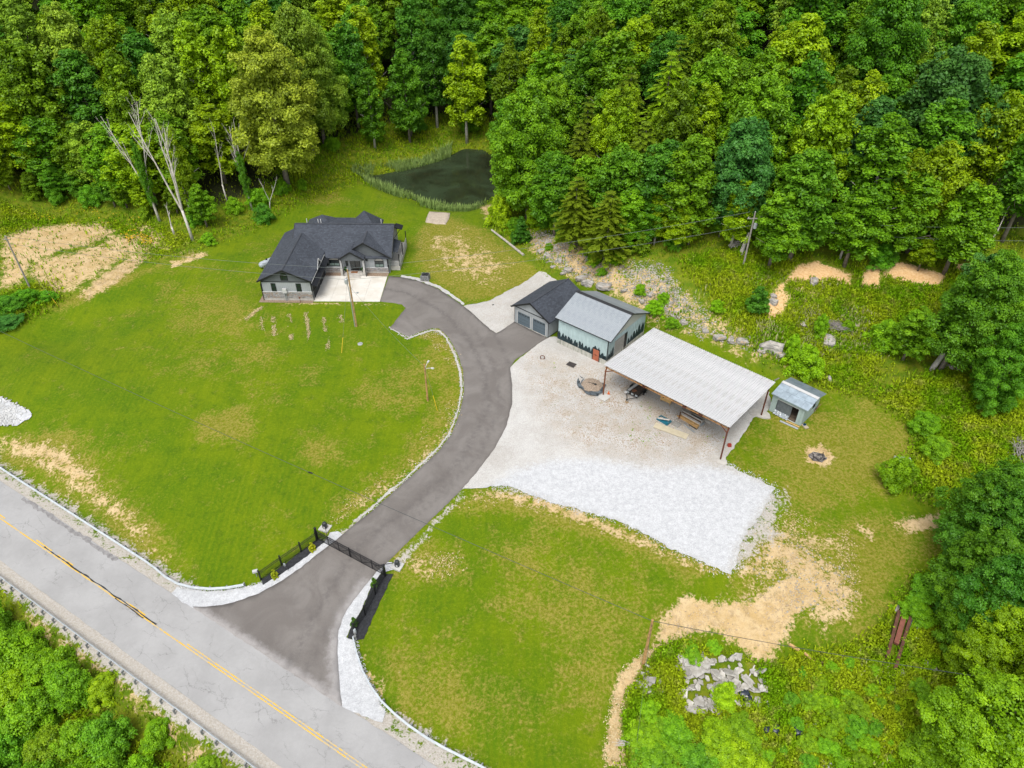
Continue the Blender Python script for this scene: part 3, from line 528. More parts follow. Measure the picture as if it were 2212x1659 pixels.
# wing
hb('foundation',FND,0,7.9,0,.2,-.6,.44); hb('stone_base',STONE,-.01,7.9,-.07,.2,.44,1.5); hb('ledge',WHT,-.03,7.93,-.12,.2,1.5,1.6); hb('wall',SID,0,7.9,-.0,.2,1.6,3.3)
hb('foundation',FND,0,.2,.2,16,-.6,.44); hb('wall',SIDD,0,.2,.2,16,.44,3.5)
MB().prism([(.1,-.02,3.3),(7.95,-.02,3.3),(3.9,-.02,5.42)],(0,.22,0)).build('gable_wall',SHAKE,ho); hb('trim_board',BLK,0,7.95,-.05,.2,3.28,3.40)
for x in (.05,7.87): hb('corner_board',BLK,x-.06,x+.06,-.05,-.001,1.6,3.28)
AX,AZ=3.9,5.62; LS=(5.62-3.62)/4.3
for nm,pts in [('roof',[(-.4,-.45,3.62),(AX,-.45,AZ),(AX,16.2,AZ),(-.4,16.2,3.62)]),('roof',[(AX,-.45,AZ),(8.15,-.45,AZ-LS*4.25),(8.15,13,AZ-LS*4.25),(AX,13,AZ)])]: slab(nm,SH_Y,ho,pts)
fascia(ho,(-.42,-.47,3.56),(AX,-.47,AZ-.06)); fascia(ho,(AX,-.47,AZ-.06),(8.17,-.47,AZ-LS*4.27-.06)); RCAP=plain('ridge_shingle',(.062,.068,.082),.9,0,.25,3); MB().bar((AX,-.45,AZ+.03),(AX,12,AZ+.03),.26,.05).build('ridge_cap',RCAP,ho)
window(ho,1.54,2.30,1.62,3.08,-.0,1,2); window(ho,5.50,6.30,1.62,3.08,-.0,1,2); window(ho,3.3,4.45,3.62,4.5,-.02,2,1,.45)
slab('pent_roof',SHR,ho,[(7.95,-.45,3.30),(8.9,-.45,2.82),(8.9,8.85,2.82),(7.95,8.85,3.30)],.10); MB().bar((8.17,-.42,3.40),(8.17,8.8,3.40),.09,.10).build('gutter',WHT,ho); MB().bar((8.92,-.42,2.78),(8.92,8.8,2.78),.08,.12).build('gutter',BLK,ho)
hb('wall',SIDD,7.7,7.9,.2,8.9,-.1,3.3)
for y0 in (.75,4.7):
    d=MB().box(7.9,7.93,y0-.12,y0+3.62,0,2.62).build('door_frame',BLK,ho)
    gd=MB().box(7.93,7.95,y0,y0+3.5,.03,2.5).build('garage_door',DOORD,ho)
    for k in range(4): MB().box(7.95,7.985,y0+.02,y0+3.48,.05+k*.615,.05+k*.615+.58).build('door_panel',DOORD,gd)
for y0 in (.42,4.45,8.5): MB().bar((7.97,y0,1.5),(8.75,y0,2.75),.12,.12).build('bracket',BLK,ho)
# dormer on the wing
slab('dormer_roof',SH_X,ho,[(4.6,4.6,5.02),(8.35,4.6,5.02),(8.35,3.25,3.75),(5.6,3.25,3.75)],.1); slab('dormer_roof',SH_X,ho,[(4.6,4.6,5.02),(8.35,4.6,5.02),(8.35,5.95,3.75),(5.6,5.95,3.75)],.1)
MB().prism([(8.0,3.45,3.5),(8.0,5.75,3.5),(8.0,5.75,3.85),(8.0,4.6,4.9),(8.0,3.45,3.85)],(-.5,0,0)).build('dormer_wall',SID,ho); window(ho,4.2,5.0,3.6,4.2,8.0,1,1,0,None,'x',1)
MB().bar((8.37,3.22,3.68),(8.37,4.6,4.96),.06,.2).build('fascia',WHT,ho); MB().bar((8.37,4.6,4.96),(8.37,5.98,3.68),.06,.2).build('fascia',WHT,ho)
# main block
RY,RZ_=14.0,6.5; EY,EZ=8.5,3.0; ms=(RZ_-EZ)/(RY-EY)
slab('roof',SH_X,ho,[(2.5,EY,EZ),(19.4,EY,EZ),(19.4,RY,RZ_),(2.5,RY,RZ_)]); slab('roof',SH_X,ho,[(2.5,RY,RZ_),(19.4,RY,RZ_),(19.4,19.5,EZ),(2.5,19.5,EZ)])
MB().bar((2.5,RY,RZ_+.02),(19.4,RY,RZ_+.02),.28,.05).build('ridge_cap',RCAP,ho)
for x in (2.46,19.43): fascia(ho,(x,EY,EZ-.07),(x,RY,RZ_-.07)); fascia(ho,(x,RY,RZ_-.07),(x,19.5,EZ-.07))
for x,m_ in ((2.9,SIDD),(18.6,SIDD)): MB().prism([(x,8.95,-.5),(x,19.1,-.5),(x,19.1,3.0),(x,14.0,6.25),(x,8.95,3.0)],(.2,0,0)).build('gable_wall',m_,ho)
hb('wall',SID,3,18.6,18.9,19.1,-.5,3.0)
def front(x0,x1,y=8.9):
    hb('foundation',FND,x0,x1,y,y+.2,-.5,.35); hb('stone_base',STONE,x0,x1,y-.07,y+.2,.35,.98); hb('ledge',WHT,x0,x1,y-.12,y+.2,.98,1.06); hb('wall',SID,x0,x1,y,y+.2,1.06,3.0)
front(7.95,10.9); front(14.85,18.6); hb('wall',SID,10.9,14.85,8.9,9.1,.4,3.2)
hb('corner_board',BLK,18.5,18.72,8.84,8.899,1.06,2.95)
MB().prism([(10.9,8.85,3.05),(18.95,8.85,3.05),(14.92,8.85,5.62)],(0,.2,0)).build('gable_wall',SHAKE,ho); hb('trim_board',BLK,14.6,18.9,8.80,8.9,2.98,3.10)
bs=(5.8-3.03)/4.37
slab('roof',SH_Y,ho,[(10.55,8.45,3.03),(14.92,8.45,5.80),(14.92,13.9,5.80),(10.55,13.9,3.03)],.13); slab('roof',SH_Y,ho,[(14.92,8.45,5.80),(19.29,8.45,3.03),(19.29,13.9,3.03),(14.92,13.9,5.80)],.13)
fascia(ho,(10.55,8.43,2.98),(14.92,8.43,5.74)); fascia(ho,(14.92,8.43,5.74),(19.30,8.43,2.97)); MB().bar((14.92,8.45,5.83),(14.92,12.8,5.83),.24,.05).build('ridge_cap',RCAP,ho)
window(ho,16.4,17.92,1.10,2.3,8.9,2,2,.48,None,'y',-1,1); window(ho,14.92,15.28,2.25,2.8,8.9); window(ho,8.05,8.62,1.25,2.5,8.9,1,2); window(ho,8.7,10.5,1.25,2.4,8.9,2,2,.52,None,'y',-1,1)
dr=hb('entry_door',BLK,12.25,13.95,8.84,8.9,.47,2.75)
for x in (12.33,13.15): MB().box(x,x+.72,8.815,8.84,.6,2.62).build('door_leaf',GLS,dr)
window(ho,11.5,11.9,1.3,2.6,8.9)
# entry porch
hb('porch_slab',FND,10.7,15.0,7.72,8.82,-.3,.42); hb('porch_step',FND,12.0,13.9,7.35,7.719,-.2,.28); hb('porch_step',FND,11.75,14.1,7.0,7.349,-.2,.14)
slab('entry_roof',SH_Y,ho,[(10.8,7.25,3.40),(12.87,7.25,4.72),(12.87,11.4,4.72),(10.8,11.4,3.40)],.12); slab('entry_roof',SH_Y,ho,[(12.87,7.25,4.72),(14.98,7.25,3.38),(14.98,11.4,3.38),(12.87,11.4,4.72)],.12)
MB().prism([(11.0,7.45,3.05),(14.8,7.45,3.05),(14.8,7.45,3.35),(12.87,7.45,4.55),(11.0,7.45,3.35)],(0,.15,0)).build('gable_wall',SHAKE,ho)
fascia(ho,(10.8,7.23,3.34),(12.87,7.23,4.66)); fascia(ho,(12.87,7.23,4.66),(14.98,7.23,3.32),WHT if False else BLK)
for x in (10.98,14.75):
    cb=hb('column',WHT,x-.16,x+.16,7.75,8.07,.42,3.05); MB().box(x-.24,x+.24,7.67,8.15,.42,1.25).build('pier',FND,cb)
    MB().bar((x+.26,7.55,.1),(x+.26,7.55,3.2),.09,.09).build('downspout',BLK,ho)
for x,y in ((-.06,-.1),(8.0,-.12),(18.72,8.78)): MB().bar((x,y,0),(x,y,3.0),.09,.09).build('downspout',BLK,ho)
# rear roofs
def hip(cx,cy,zz,a,b):
    c=[(cx-a,cy-b,3.02),(cx+a,cy-b,3.02),(cx+a,cy+b,3.02),(cx-a,cy+b,3.02)]; ap=(cx,cy,zz)
    for i in range(4): slab('hip_roof',SH_X if i%2==0 else SH_Y,ho,[c[i],c[(i+1)%4],ap],.12)
hip(13.1,20.2,6.05,2.75,2.7); hip(5.6,19.9,5.35,3.3,2.9)
slab('porch_roof',SH_X,ho,[(6.5,16,4.95),(12.5,16,4.95),(12.5,22.2,3.7),(6.5,22.2,3.7)],.12); hb('wall',SIDD,10.5,15.7,17.8,22.5,-.4,3.0); hb('wall',SIDD,2.6,8.6,17.8,22.4,-.4,3.0)
for x,y,z in [(4.4,14.7,6.0),(6.3,14.8,5.9),(6.75,14.8,5.9),(17.1,14.7,6.0)]: MB().tube([(x,y,z),(x,y,z+1.05)],.075,8).build('vent_pipe',WHT,ho)
# side porch on the right
hb('deck',FND,18.82,20.4,9.9,18.6,-.3,.75)
for y0,y1 in ((9.95,13.2),(14.4,18.5)):
    m=MB().box(20.32,20.38,y0,y1,1.62,1.70); m.box(20.32,20.38,y0,y1,.9,.95)
    n=int((y1-y0)/.16)
    for k in range(n+1): yy=y0+(y1-y0)*k/n; m.box(20.33,20.37,yy-.02,yy+.02,.95,1.62)
    m.build('railing',WHT,ho)
m=MB(); m.box(18.85,20.3,9.93,9.98,1.62,1.70); m.box(18.85,20.3,9.93,9.98,.9,.95)
for k in range(9): m.box(18.9+k*.17,18.94+k*.17,9.93,9.97,.95,1.62)
m.build('railing',WHT,ho)
for y0 in (10.0,14.0,18.5): MB().box(20.28,20.42,y0-.07,y0+.07,.75,3.0).build('porch_post',BLK,ho)
slab('side_roof',SH_Y,ho,[(18.81,10.6,3.35),(20.1,10.6,3.0),(20.1,14.9,3.0),(18.81,14.9,3.35)],.1); slab('porch_roof',SHR,ho,[(19.45,13.6,6.15),(20.7,13.6,5.75),(20.7,15.2,5.75),(19.45,15.2,6.15)],.1); MB().bar((18.85,14.4,3.4),(20.5,14.4,5.7),.09,.09).build('bracket',BLK,ho)
# planting strip of brown stone chips along the front walls
CHIP=plain('stone_chips',(.33,.24,.17),.95,0,.3,6,.6,.5)
def pad(name,x0,x1,y0,y1,z=.03,mat=CHIP): 
    o=MB().box(x0,x1,y0,y1,-.4,z).build(name,mat,None,(HOUSE_O[0],HOUSE_O[1],HZ),(0,0,HOUSE_RZ)); return tag(o,kind='structure')
pad('stone_chip_bed',7.95,10.65,7.74,8.82); pad('stone_chip_bed',15.02,18.6,7.74,8.82); pad('stone_chip_bed',-.75,7.9,-.7,-.08,.0); pad('stone_chip_bed',-.75,-.02,-.08,2.2,.0)
# small things round the house
def put(o,x,y,z=0.,rz=0.): o.location=hl(x,y,z); o.rotation_euler=(0,0,HOUSE_RZ+rz); return o
MATB=plain('coir_mat',(.30,.12,.045),.95,0,.3,6); tag(put(MB().box(-.55,.55,-.3,.3,0,.03).build('door_mat',MATB),12.9,8.3,.42),'brown rectangular door mat in front of the black entry doors','door mat')
TANKM=plain('tank_paint',(.50,.55,.60),.45,0,.06)
t=thing('propane_tank',hl(-2.6,10.9),HOUSE_RZ+R(52),'pale grey propane tank lying beside the house','propane tank')
pr=[]; 
MB().tube([(-1.55,0,.72),(-1.48,0,.72),(-1.36,0,.72),(-1.1,0,.72),(1.1,0,.72),(1.36,0,.72),(1.48,0,.72),(1.55,0,.72)],[.06,.28,.44,.52,.52,.44,.28,.06],18).build('tank_shell',TANKM,t,smooth=True)
MB().lathe([(.17,0),(.17,.18),(.05,.24)],10,(0,0,1.2)).build('valve_dome',BLK,t)
for x in (-.8,.8): MB().box(x-.1,x+.1,-.4,.4,-.25,.35).build('saddle',FND,t)
mt=thing('electric_meter',hl(3.62,-.30),HOUSE_RZ,'pale grey meter cabinet with conduits on the front wall of the house','meter box')
GRYM=plain('galvanised',(.46,.50,.52),.5,.3,.1); MB().box(-.32,.32,-.10,.16,1.5,2.25).build('cabinet',WHT,mt); MB().tube([(-.1,.02,-.3),(-.1,.02,1.5)],.06,8).build('conduit',GRYM,mt); MB().tube([(.14,.02,-.3),(.14,.02,1.5)],.05,8).build('conduit',GRYM,mt)
hy=thing('yard_hydrant',at(649.5,654),0,'rusty red yard hydrant in the grass before the house','hydrant'); RUST=plain('rust',(.20,.065,.03),.85,.1,.4,3,.5); MB().tube([(0,0,-.1),(0,0,.85)],.05,8).build('standpipe',RUST,hy); MB().box(-.14,.10,-.07,.07,.85,1.0).build('head',RUST,hy); MB().bar((-.1,0,1.0),(.2,0,1.12),.04,.04).build('handle',RUST,hy)
for x,lab in ((11.45,'leafy green potted plant at the pole side of the porch'),(14.35,'small potted plant beside the stone wall of the porch')):
    p=thing('potted_plant',hl(x,8.45,.42),0,lab,'potted plant',group='porch plants'); MB().lathe([(.13,0),(.18,.3),(.17,.3)],10).build('pot',BLK,p); POTP=p if x<12 else POTP; x_=p
    globals().setdefault('POTS',[]).append(p)
# ------------------------------------------------------------------ garage
ga=thing('garage',(GAR_O[0],GAR_O[1],1.2),GAR_RZ,'grey two-door garage with a dark shingled gable roof beside the metal barn','garage')
def gb(name,mat,x0,x1,y0,y1,z0,z1,p=None): return MB().box(x0,x1,y0,y1,z0,z1).build(name,mat,p or ga)
L=6.58
gb('wall',SID,0,.62,0,.15,-.4,2.9); gb('wall',SID,3.06,3.54,0,.15,-.4,2.9); gb('wall',SID,6.02,L,0,.15,-.4,2.9); gb('wall',SID,.62,3.06,0,.15,2.2,2.9); gb('wall',SID,3.54,6.02,0,.15,2.2,2.9)
gb('wall',SIDD,0,.15,.15,8.6,-.4,2.9); gb('wall',SIDD,L-.15,L,.15,8.6,-.4,2.9); gb('wall',SID,0,L,8.6,8.75,-.4,2.9); gb('base_trim',BLK,L,L+.02,0,8.7,-.1,.12)
for yy in (0,8.6): MB().prism([(0,yy,2.9),(L,yy,2.9),(L/2,yy,4.58)],(0,.15,0)).build('gable_wall',SID,ga)
gb('trim_board',BLK,-.02,L+.02,-.04,-.001,2.86,2.98)
for x in (0,L-.08): gb('corner_board',BLK,x,x+.08,-.03,-.001,-.1,2.86)
gs=(4.88-2.92)/3.75
slab('roof',SH_Y,ga,[(-.42,-.4,2.92),(L/2,-.4,4.86),(L/2,9.1,4.86),(-.42,9.1,2.92)],.13); slab('roof',SH_Y,ga,[(L/2,-.4,4.86),(L+.42,-.4,2.92),(L+.42,9.1,2.92),(L/2,9.1,4.86)],.13)
fascia(ga,(-.43,-.42,2.86),(L/2,-.42,4.80)); fascia(ga,(L/2,-.42,4.80),(L+.43,-.42,2.86)); MB().bar((L/2,-.4,4.89),(L/2,9.1,4.89),.24,.05).build('ridge_cap',RCAP,ga)
GDR=siding('slate_garage_door',(.13,.17,.20),.13,True,.14); GP=MB().box(0,2.40,-.03,0,0,.52).mesh('door_panel',GDR); WN=MB().box(.0,.38,-.012,0,0,.16).mesh('door_window',BLK); 
for x0 in (.64,3.58):
    gd=gb('garage_door',GDR,x0,x0+2.42,.06,.10,0,2.2)
    for k in range(4):
        pn=link('door_panel',GP,gd,(x0+.01,.06,.02+k*.545))
        if k==3:
            for j in range(4): gb('window',BLK,x0+.22+j*.54,x0+.60+j*.54,.02,.029,1.83,1.99,gd)
    gb('door_frame',WHT,x0-.08,x0-.003,-.02,-.001,-.05,2.28); gb('door_frame',WHT,x0+2.423,x0+2.50,-.02,-.001,-.05,2.28); gb('threshold',FND,x0-.05,x0+2.47,-.35,.05,-.3,.02)
# ------------------------------------------------------------------ barn
ba=thing('metal_barn',(BARN_O[0],BARN_O[1],1.2),BARN_RZ,'pale metal barn with a dark tree mural and silver roof next to the garage','barn')
def bb(name,mat,x0,x1,y0,y1,z0,z1,p=None): return MB().box(x0,x1,y0,y1,z0,z1).build(name,mat,p or ba)
BW,BD,BH=8.65,9.8,4.15
CYA=siding('painted_metal',(.55,.70,.71),.23,False,.22,.35); g=NG('stained_concrete'); v=g.obj(); c=g.mix(g.ramp(g.noise(g.mapv(v,(2.5,2.5,.35)),1.2,5,.7),.4,.68),(.64,.62,.55),(.30,.31,.26)); FNS=g.fin(c,.92,0,g.bump(g.noise(v,9,3),.3,.03),.2)
bb('foundation',FNS,-.06,6.2,-.06,.2,-.6,.78); bb('foundation',FNS,7.45,BW+.06,-.06,.2,-.6,.78); bb('foundation',FNS,BW-.2,BW+.06,.2,BD,-.6,.78)
MBM=MB()
def corr(name,mat,parent,u0,u1,z0,z1,pl,face,pitch=.46,amp=.035):  # ribbed sheet wall
    m=MB(); n=int((u1-u0)/pitch); ps=[]
    for k in range(n+1):
        u=u0+(u1-u0)*k/n
        for du,d in ((-.06,0),(-.03,amp),(.03,amp),(.06,0)): ps.append((min(max(u+du,u0),u1),d))
    V=[]
    for u,d in ps:
        for z in (z0,z1): V.append((u,pl-d,z) if face=='y' else (pl+d,u,z))
    m.add(V,[(2*i,2*i+2,2*i+3,2*i+1) for i in range(len(ps)-1)]); return m.build(name,mat,parent)
corr('wall',CYA,ba,0,BW,.78,BH,0,'y'); corr('wall',CYA,ba,0,1.68,.78,3.9,BW,'x'); corr('wall',CYA,ba,4.95,BD,.78,3.9,BW,'x'); corr('wall',CYA,ba,1.68,4.95,3.2,3.9,BW,'x')
bb('wall',CYA,.0,.12,.05,BD,-.2,BH); bb('wall',CYA,0,BW,BD-.1,BD,-.2,4.0)
MB().prism([(BW,0,3.9),(BW,BD,3.9),(BW,BD,4.1),(BW,4.9,6.25),(BW,0,4.2)],(-.1,0,0)).build('gable_wall',plain('cream_gable',(.60,.60,.53),.7,0,.05),ba); MB().prism([(0,0,3.9),(0,BD,3.9),(0,BD,4.1),(0,4.9,6.25),(0,0,4.2)],(.1,0,0)).build('gable_wall',CYA,ba)
rs=random.Random(5)
MUR=plain('mural_paint',(.012,.034,.044),.7,0,.5,2.2,.5,c2=(.022,.055,.066)); DOT=plain('mural_white',(.75,.78,.78),.7)
def mural(u0,u1,face,pl,trees,name='mural'):
    top=[(u0,.8)]
    for c_,w_,h_,kd in trees:
        n=9
        for i in range(n+1):
            t=i/n; e=(1-abs(2*t-1)) if kd else math.sin(math.pi*t)**.45
            top.append((c_-w_/2+w_*t, .8+h_*(.35+.65*e)*(1+rs.uniform(-.09,.09))))
    top.append((u1,.8)); top=[(min(max(u,u0),u1),z) for u,z in top]
    pts=[(u,pl-.045,z) if face=='y' else (pl+.045,u,z) for u,z in top]; d=(0,.008,0) if face=='y' else (-.008,0,0)
    m=MB(); n=len(pts); base=[((p[0],p[1],.8)) for p in pts]
    for i in range(n-1):
        if abs(top[i+1][0]-top[i][0])>1e-4: m.add([base[i],base[i+1],pts[i+1],pts[i]],[(0,1,2,3)])
    m.build(name,MUR,ba)
tr=[(.25,.6,1.35,0),(.95,.75,1.45,1),(1.45,.5,1.2,0),(2.0,.75,1.15,0),(2.5,.6,1.2,1),(3.15,.65,1.25,1),(3.5,.35,.95,0),(3.95,.5,1.25,0),(4.4,.5,1.35,1),(5.05,.75,1.15,1),(5.6,.6,1.0,0),(6.1,.35,1.1,1),(6.6,.8,1.55,0),(7.2,.7,1.65,1),(7.9,.85,1.05,1),(8.35,.55,.7,0)]
mural(0.02,BW-.1,'y',0,tr); mural(.1,1.62,'x',BW,[(.4,.6,.9,0),(.9,.5,1.4,1),(1.35,.5,1.6,0)]); mural(5.2,BD-.1,'x',BW,[(5.5,.5,1.0,0),(6.2,.7,1.3,1),(6.9,.7,1.5,0),(7.6,.8,1.6,1),(8.3,.7,1.9,0),(9.1,.8,2.0,1),(9.5,.4,1.7,0)])
m=MB()
for u,z in [(1.72,1.75),(1.72,1.5),(2.78,1.6),(2.78,1.25),(3.72,1.5),(3.72,1.2),(3.70,.98)]: m.prism([(u+.055*math.cos(a*math.pi/4),-.052,z+.10*math.sin(a*math.pi/4)) for a in range(8)],(0,.004,0))
for u,z in [(5.3,2.2),(5.3,1.9),(5.75,1.6),(8.7,1.8),(8.7,2.2)]: m.prism([(BW+.052,u+.06*math.cos(a*math.pi/4),z+.10*math.sin(a*math.pi/4)) for a in range(8)],(-.004,0,0))
m.build('mural_dots',DOT,ba)['kind']='stuff'
bb('corner_trim',BLK,BW-.06,BW+.05,-.05,.05,.5,4.2); bb('corner_trim',BLK,-.06,.05,-.05,.03,.5,4.2)
RDR=plain('rust_red_door',(.50,.15,.075),.7,0,.12,2); dd=bb('door',RDR,6.32,7.34,-.05,.0,-.1,1.86); bb('door_frame',BLK,6.2,6.319,-.07,.05,-.15,1.98); bb('door_frame',BLK,7.341,7.45,-.07,.05,-.15,1.98); bb('door_frame',BLK,6.2,7.45,-.072,.05,1.981,2.08)
m=MB(); rs=random.Random(9)  # dark star-and-scroll ornament in the middle of the door
for a in range(8):
    an=a*math.pi/4; r=.20 if a%2==0 else .13; m.prism([(6.83+.03*math.cos(an+1.57),-.062,.93+.03*math.sin(an+1.57)),(6.83+r*math.cos(an),-.062,.93+r*math.sin(an)),(6.83+.03*math.cos(an-1.57),-.062,.93+.03*math.sin(an-1.57))],(0,.01,0))
for s_ in (-1,1): m.bar((6.83+s_*.18,-.055,.93),(6.83+s_*.45,-.055,.95),.02,.03)
m.build('door_ornament',plain('dark_iron',(.09,.03,.02),.7),dd)
bb('dark_interior',BLK,BW-.14,BW-.13,1.7,4.95,-.2,3.2)
od=bb('overhead_door',plain('door_grey',(.42,.41,.38),.7,0,.08),BW-.05,BW,1.75,4.30,-.2,3.15)
for k in range(6): bb('door_panel',plain('door_grey_panel',(.46,.445,.415),.7,0,.1,3) if k==0 else bpy.data.materials['door_grey_panel'],BW,BW+.03,1.77,4.28,-.18+k*.555,-.18+k*.555+.53,od)
bb('door_frame',BLK,BW-.02,BW+.06,4.30,4.95,-.2,3.2)
SILV=NG('silver_roofing'); g=SILV; v=g.obj(); c=g.mix(g.ramp(g.noise(v,.6,4,.6),.3,.7),(.40,.44,.475),(.50,.54,.57)); c=g.scale(c,g.math('ADD',.9,g.math('MULTIPLY',g.noise(v,12,2),.2))); SILV=g.fin(c,.5,.35,None,.4)
def ribbed(w,a,b,nrib,rh=.045,pitch=None):  # sheet of width w along x, from point a (low edge y,z) to b (high edge y,z)
    m=MB(); ps=[]; p=w/nrib
    for k in range(nrib):
        for f,d in ((0,0),(.30,0),(.42,rh),(.58,rh),(.70,0)): ps.append((k*p+f*p,d))
    ps.append((w,0)); V=[]
    for u,d in ps:
        for y,z in (a,b): V.append((u,y,z+d))
    for u,d in ps:
        for y,z in (a,b): V.append((u,y,z-.02))
    n=len(ps)
    m.add(V,[(2*i,2*i+2,2*i+3,2*i+1) for i in range(n-1)]+[(2*n+2*i,2*n+2*i+1,2*n+2*i+3,2*n+2*i+2) for i in range(n-1)]+[(2*i,2*n+2*i,2*n+2*i+2,2*i+2) for i in range(n-1)]+[(2*i+1,2*i+3,2*n+2*i+3,2*n+2*i+1) for i in range(n-1)]); return m
def roofrow(parent,x0,x1,npan,a,b,nrib,mat,rh=.045):
    w=(x1-x0)/npan; me=ribbed(w-.004,a,b,nrib,rh).mesh('roof_panel',mat)
    for k in range(npan): link('roof_panel',me,parent,(x0+k*w,0,0))
roofrow(ba,-.42,9.22,10,(-.32,4.42),(4.9,6.45),4,SILV); roofrow(ba,-.42,9.22,10,(4.9,6.45),(10.1,4.02),4,SILV)
m=MB(); m.prism([(-.44,4.6,6.38),(-.44,4.9,6.53),(-.44,5.2,6.38),(-.44,5.2,6.42),(-.44,4.9,6.57),(-.44,4.6,6.42)],(9.7,0,0)); m.build('ridge_cap',BLK,ba)
for a,b in (((-.34,4.36),(4.9,6.40)),((4.9,6.40),(10.12,3.96))): MB().bar((9.24,a[0],a[1]),(9.24,b[0],b[1]),.04,.16).build('fascia',BLK,ba); 
MB().bar((-.42,-.34,4.36),(9.22,-.34,4.36),.05,.12).build('fascia',BLK,ba)
tag(MB().box(-.62,.62,-.75,.75,0,.02).build('floor_mat',plain('rubber_mat',(.055,.045,.042),.9,0,.2,3),None,at(1236.5,786)+Vector((0,0,.07)),(0,0,BARN_RZ+R(4))),'dark brown rubber mat lying before the rust red barn door','mat')
# ------------------------------------------------------------------ carport
ca=thing('carport',(CAR_O[0],CAR_O[1],.3),CAR_RZ,'large open carport with a white ribbed metal roof on rusty posts','carport')
WMET=NG('white_roofing'); g=WMET; v=g.obj(); c=g.mix(g.ramp(g.noise(v,.35,4,.6),.3,.7),(.66,.66,.665),(.77,.77,.775)); c=g.mix(g.math('MULTIPLY',g.ramp(g.noise(g.mapv(v,(1.2,.25,1)),1.0,5,.7),.5,.72),.5),c,(.38,.33,.27)); WMET=g.fin(c,.45,.1,None,.4)
RZF,RZB=5.12,5.02; X0,X1,Y0,Y1=-.38,18.22,.0,11.9
roofrow(ca,X0,X1,20,(Y0,RZF),(Y1,RZB),3,WMET,.085)
RST=plain('rusty_steel',(.48,.18,.06),.85,.2,.45,2.5,.5,c2=(.20,.06,.028)); RSD=plain('dark_rust',(.17,.055,.03),.85,.2,.35,2.5,.4); WOODO=plain('weathered_orange_beam',(.66,.34,.13),.85,0,.35,3,.3)
def cb(name,mat,x0,x1,y0,y1,z0,z1): return MB().box(x0,x1,y0,y1,z0,z1).build(name,mat,ca)
zb=4.78
m=MB(); m.box(X0+.1,X1-.1,.25,.37,zb+.16,zb+.24); m.box(X0+.1,X1-.1,.25,.37,zb-.26,zb-.18)
for k in range(38):
    x=X0+.2+k*.48; m.bar((x,.31,zb-.2),(x+.24,.31,zb+.18),.04,.04); m.bar((x+.24,.31,zb+.18),(x+.48,.31,zb-.2),.04,.04)
m.build('front_truss',WOODO,ca); cb('back_beam',RSD,X0+.1,X1-.1,11.1,11.25,zb-.15,zb+.15)
for k in range(8): MB().box(X0+.05,X1-.05,1.0+k*1.35,1.08+k*1.35,zb+.08,zb+.20).build('purlin',RSD,ca)
for x in (.0,6.0,12.0,18.0): MB().box(x-.06,x+.06,.38,11.1,zb-.12,zb+.075).build('rafter',RSD,ca)
for (x,y,zl,mt_) in ((0,0.05,0,RST),(18.03,.05,-.3,RSD),(17.88,11.06,-.3,RSD),(-.1,11.1,0,RSD)):
    b=.35 if y<1 else 11.1
    po=MB().tube([(x,y,zl-.1),(x,y,4.2),(x+(.25 if x<9 else -.25)*0+.0,b if y<1 else y,zb)],.10,10).build('post',mt_,ca)
    MB().box(x-.18,x+.18,y-.18,y+.18,zl,zl+.04).build('base_plate',RSD,po)
    MB().bar((x,y,4.1),(x+(1.1 if x<9 else -1.1),.31 if y<1 else y,zb-.15),.09,.09).build('knee_brace',mt_,ca)
for k in (5.9,11.9,14.2): MB().box(k-.25,k+.25,.18,.42,zb-.30,zb-.12).build('truss_bracket',RSD,ca)
def cl_(x,y): c_,s_=math.cos(CAR_RZ),math.sin(CAR_RZ); return gp(CAR_O[0]+x*c_-y*s_,CAR_O[1]+x*s_+y*c_)
# ------------------------------------------------------------------ shed
sh=thing('tin_shed',(SHED_O[0],SHED_O[1],.1),SHED_RZ,'small open-fronted tin shed with a blue-grey patched roof beside the carport','shed')
TINW=siding('tin_wall',(.46,.57,.55),.6,False,.05,.3); TINR=plain('tin_roof',(.44,.53,.60),.5,.2,.18,1.3,.2); g=NG('old_tin'); v=g.obj(); c=g.mix(g.ramp(g.noise(v,1.1,5,.7),.42,.66),(.30,.36,.40),(.19,.25,.31)); TIND=g.fin(c,.55,.3)
def sb(name,mat,x0,x1,y0,y1,z0,z1,p=None): return MB().box(x0,x1,y0,y1,z0,z1).build(name,mat,p or sh)
sb('floor',plain('shed_floor',(.16,.12,.085),.9,0,.3,3),.1,4.4,.1,4.5,-.3,.02); sb('wall',TINW,0,.75,0,.08,-.3,2.75); sb('wall',TINW,3.75,4.5,0,.08,-.3,2.75); sb('wall',TINW,.75,3.75,0,.08,2.45,2.75); sb('header',WHT,.7,3.8,-.03,-.001,2.36,2.46)
sb('wall',TINW,0,.08,.08,4.6,-.3,2.75); sb('wall',TINW,4.42,4.5,.08,2.6,-.3,2.75); sb('wall',TINW,4.42,4.5,3.6,4.6,-.3,2.6); sb('wall',TINW,4.42,4.5,2.6,3.6,-.3,1.0); sb('wall',TINW,.08,4.42,4.52,4.6,-.3,2.6); sb('sill',WHT,.7,3.8,-.06,.02,-.1,.10)
for x in (0,4.42): MB().prism([(x,0,2.75),(x,4.6,2.55),(x,2.6,3.25)],(.08,0,0)).build('gable_wall',TINW,sh)
CURT=plain('grey_tarp',(.15,.17,.185),.8,0,.15,2); m=MB()
for k in range(24):
    u=.78+k*.085; m.add([(u,.14+.02*math.sin(k*2.1),.55),(u+.085,.14+.02*math.sin((k+1)*2.1),.55),(u+.085,.14,2.42),(u,.14,2.42)],[(0,1,2,3)])
m.build('tarp_curtain',CURT,sh); m=MB(); rs=random.Random(3); V=[]; 
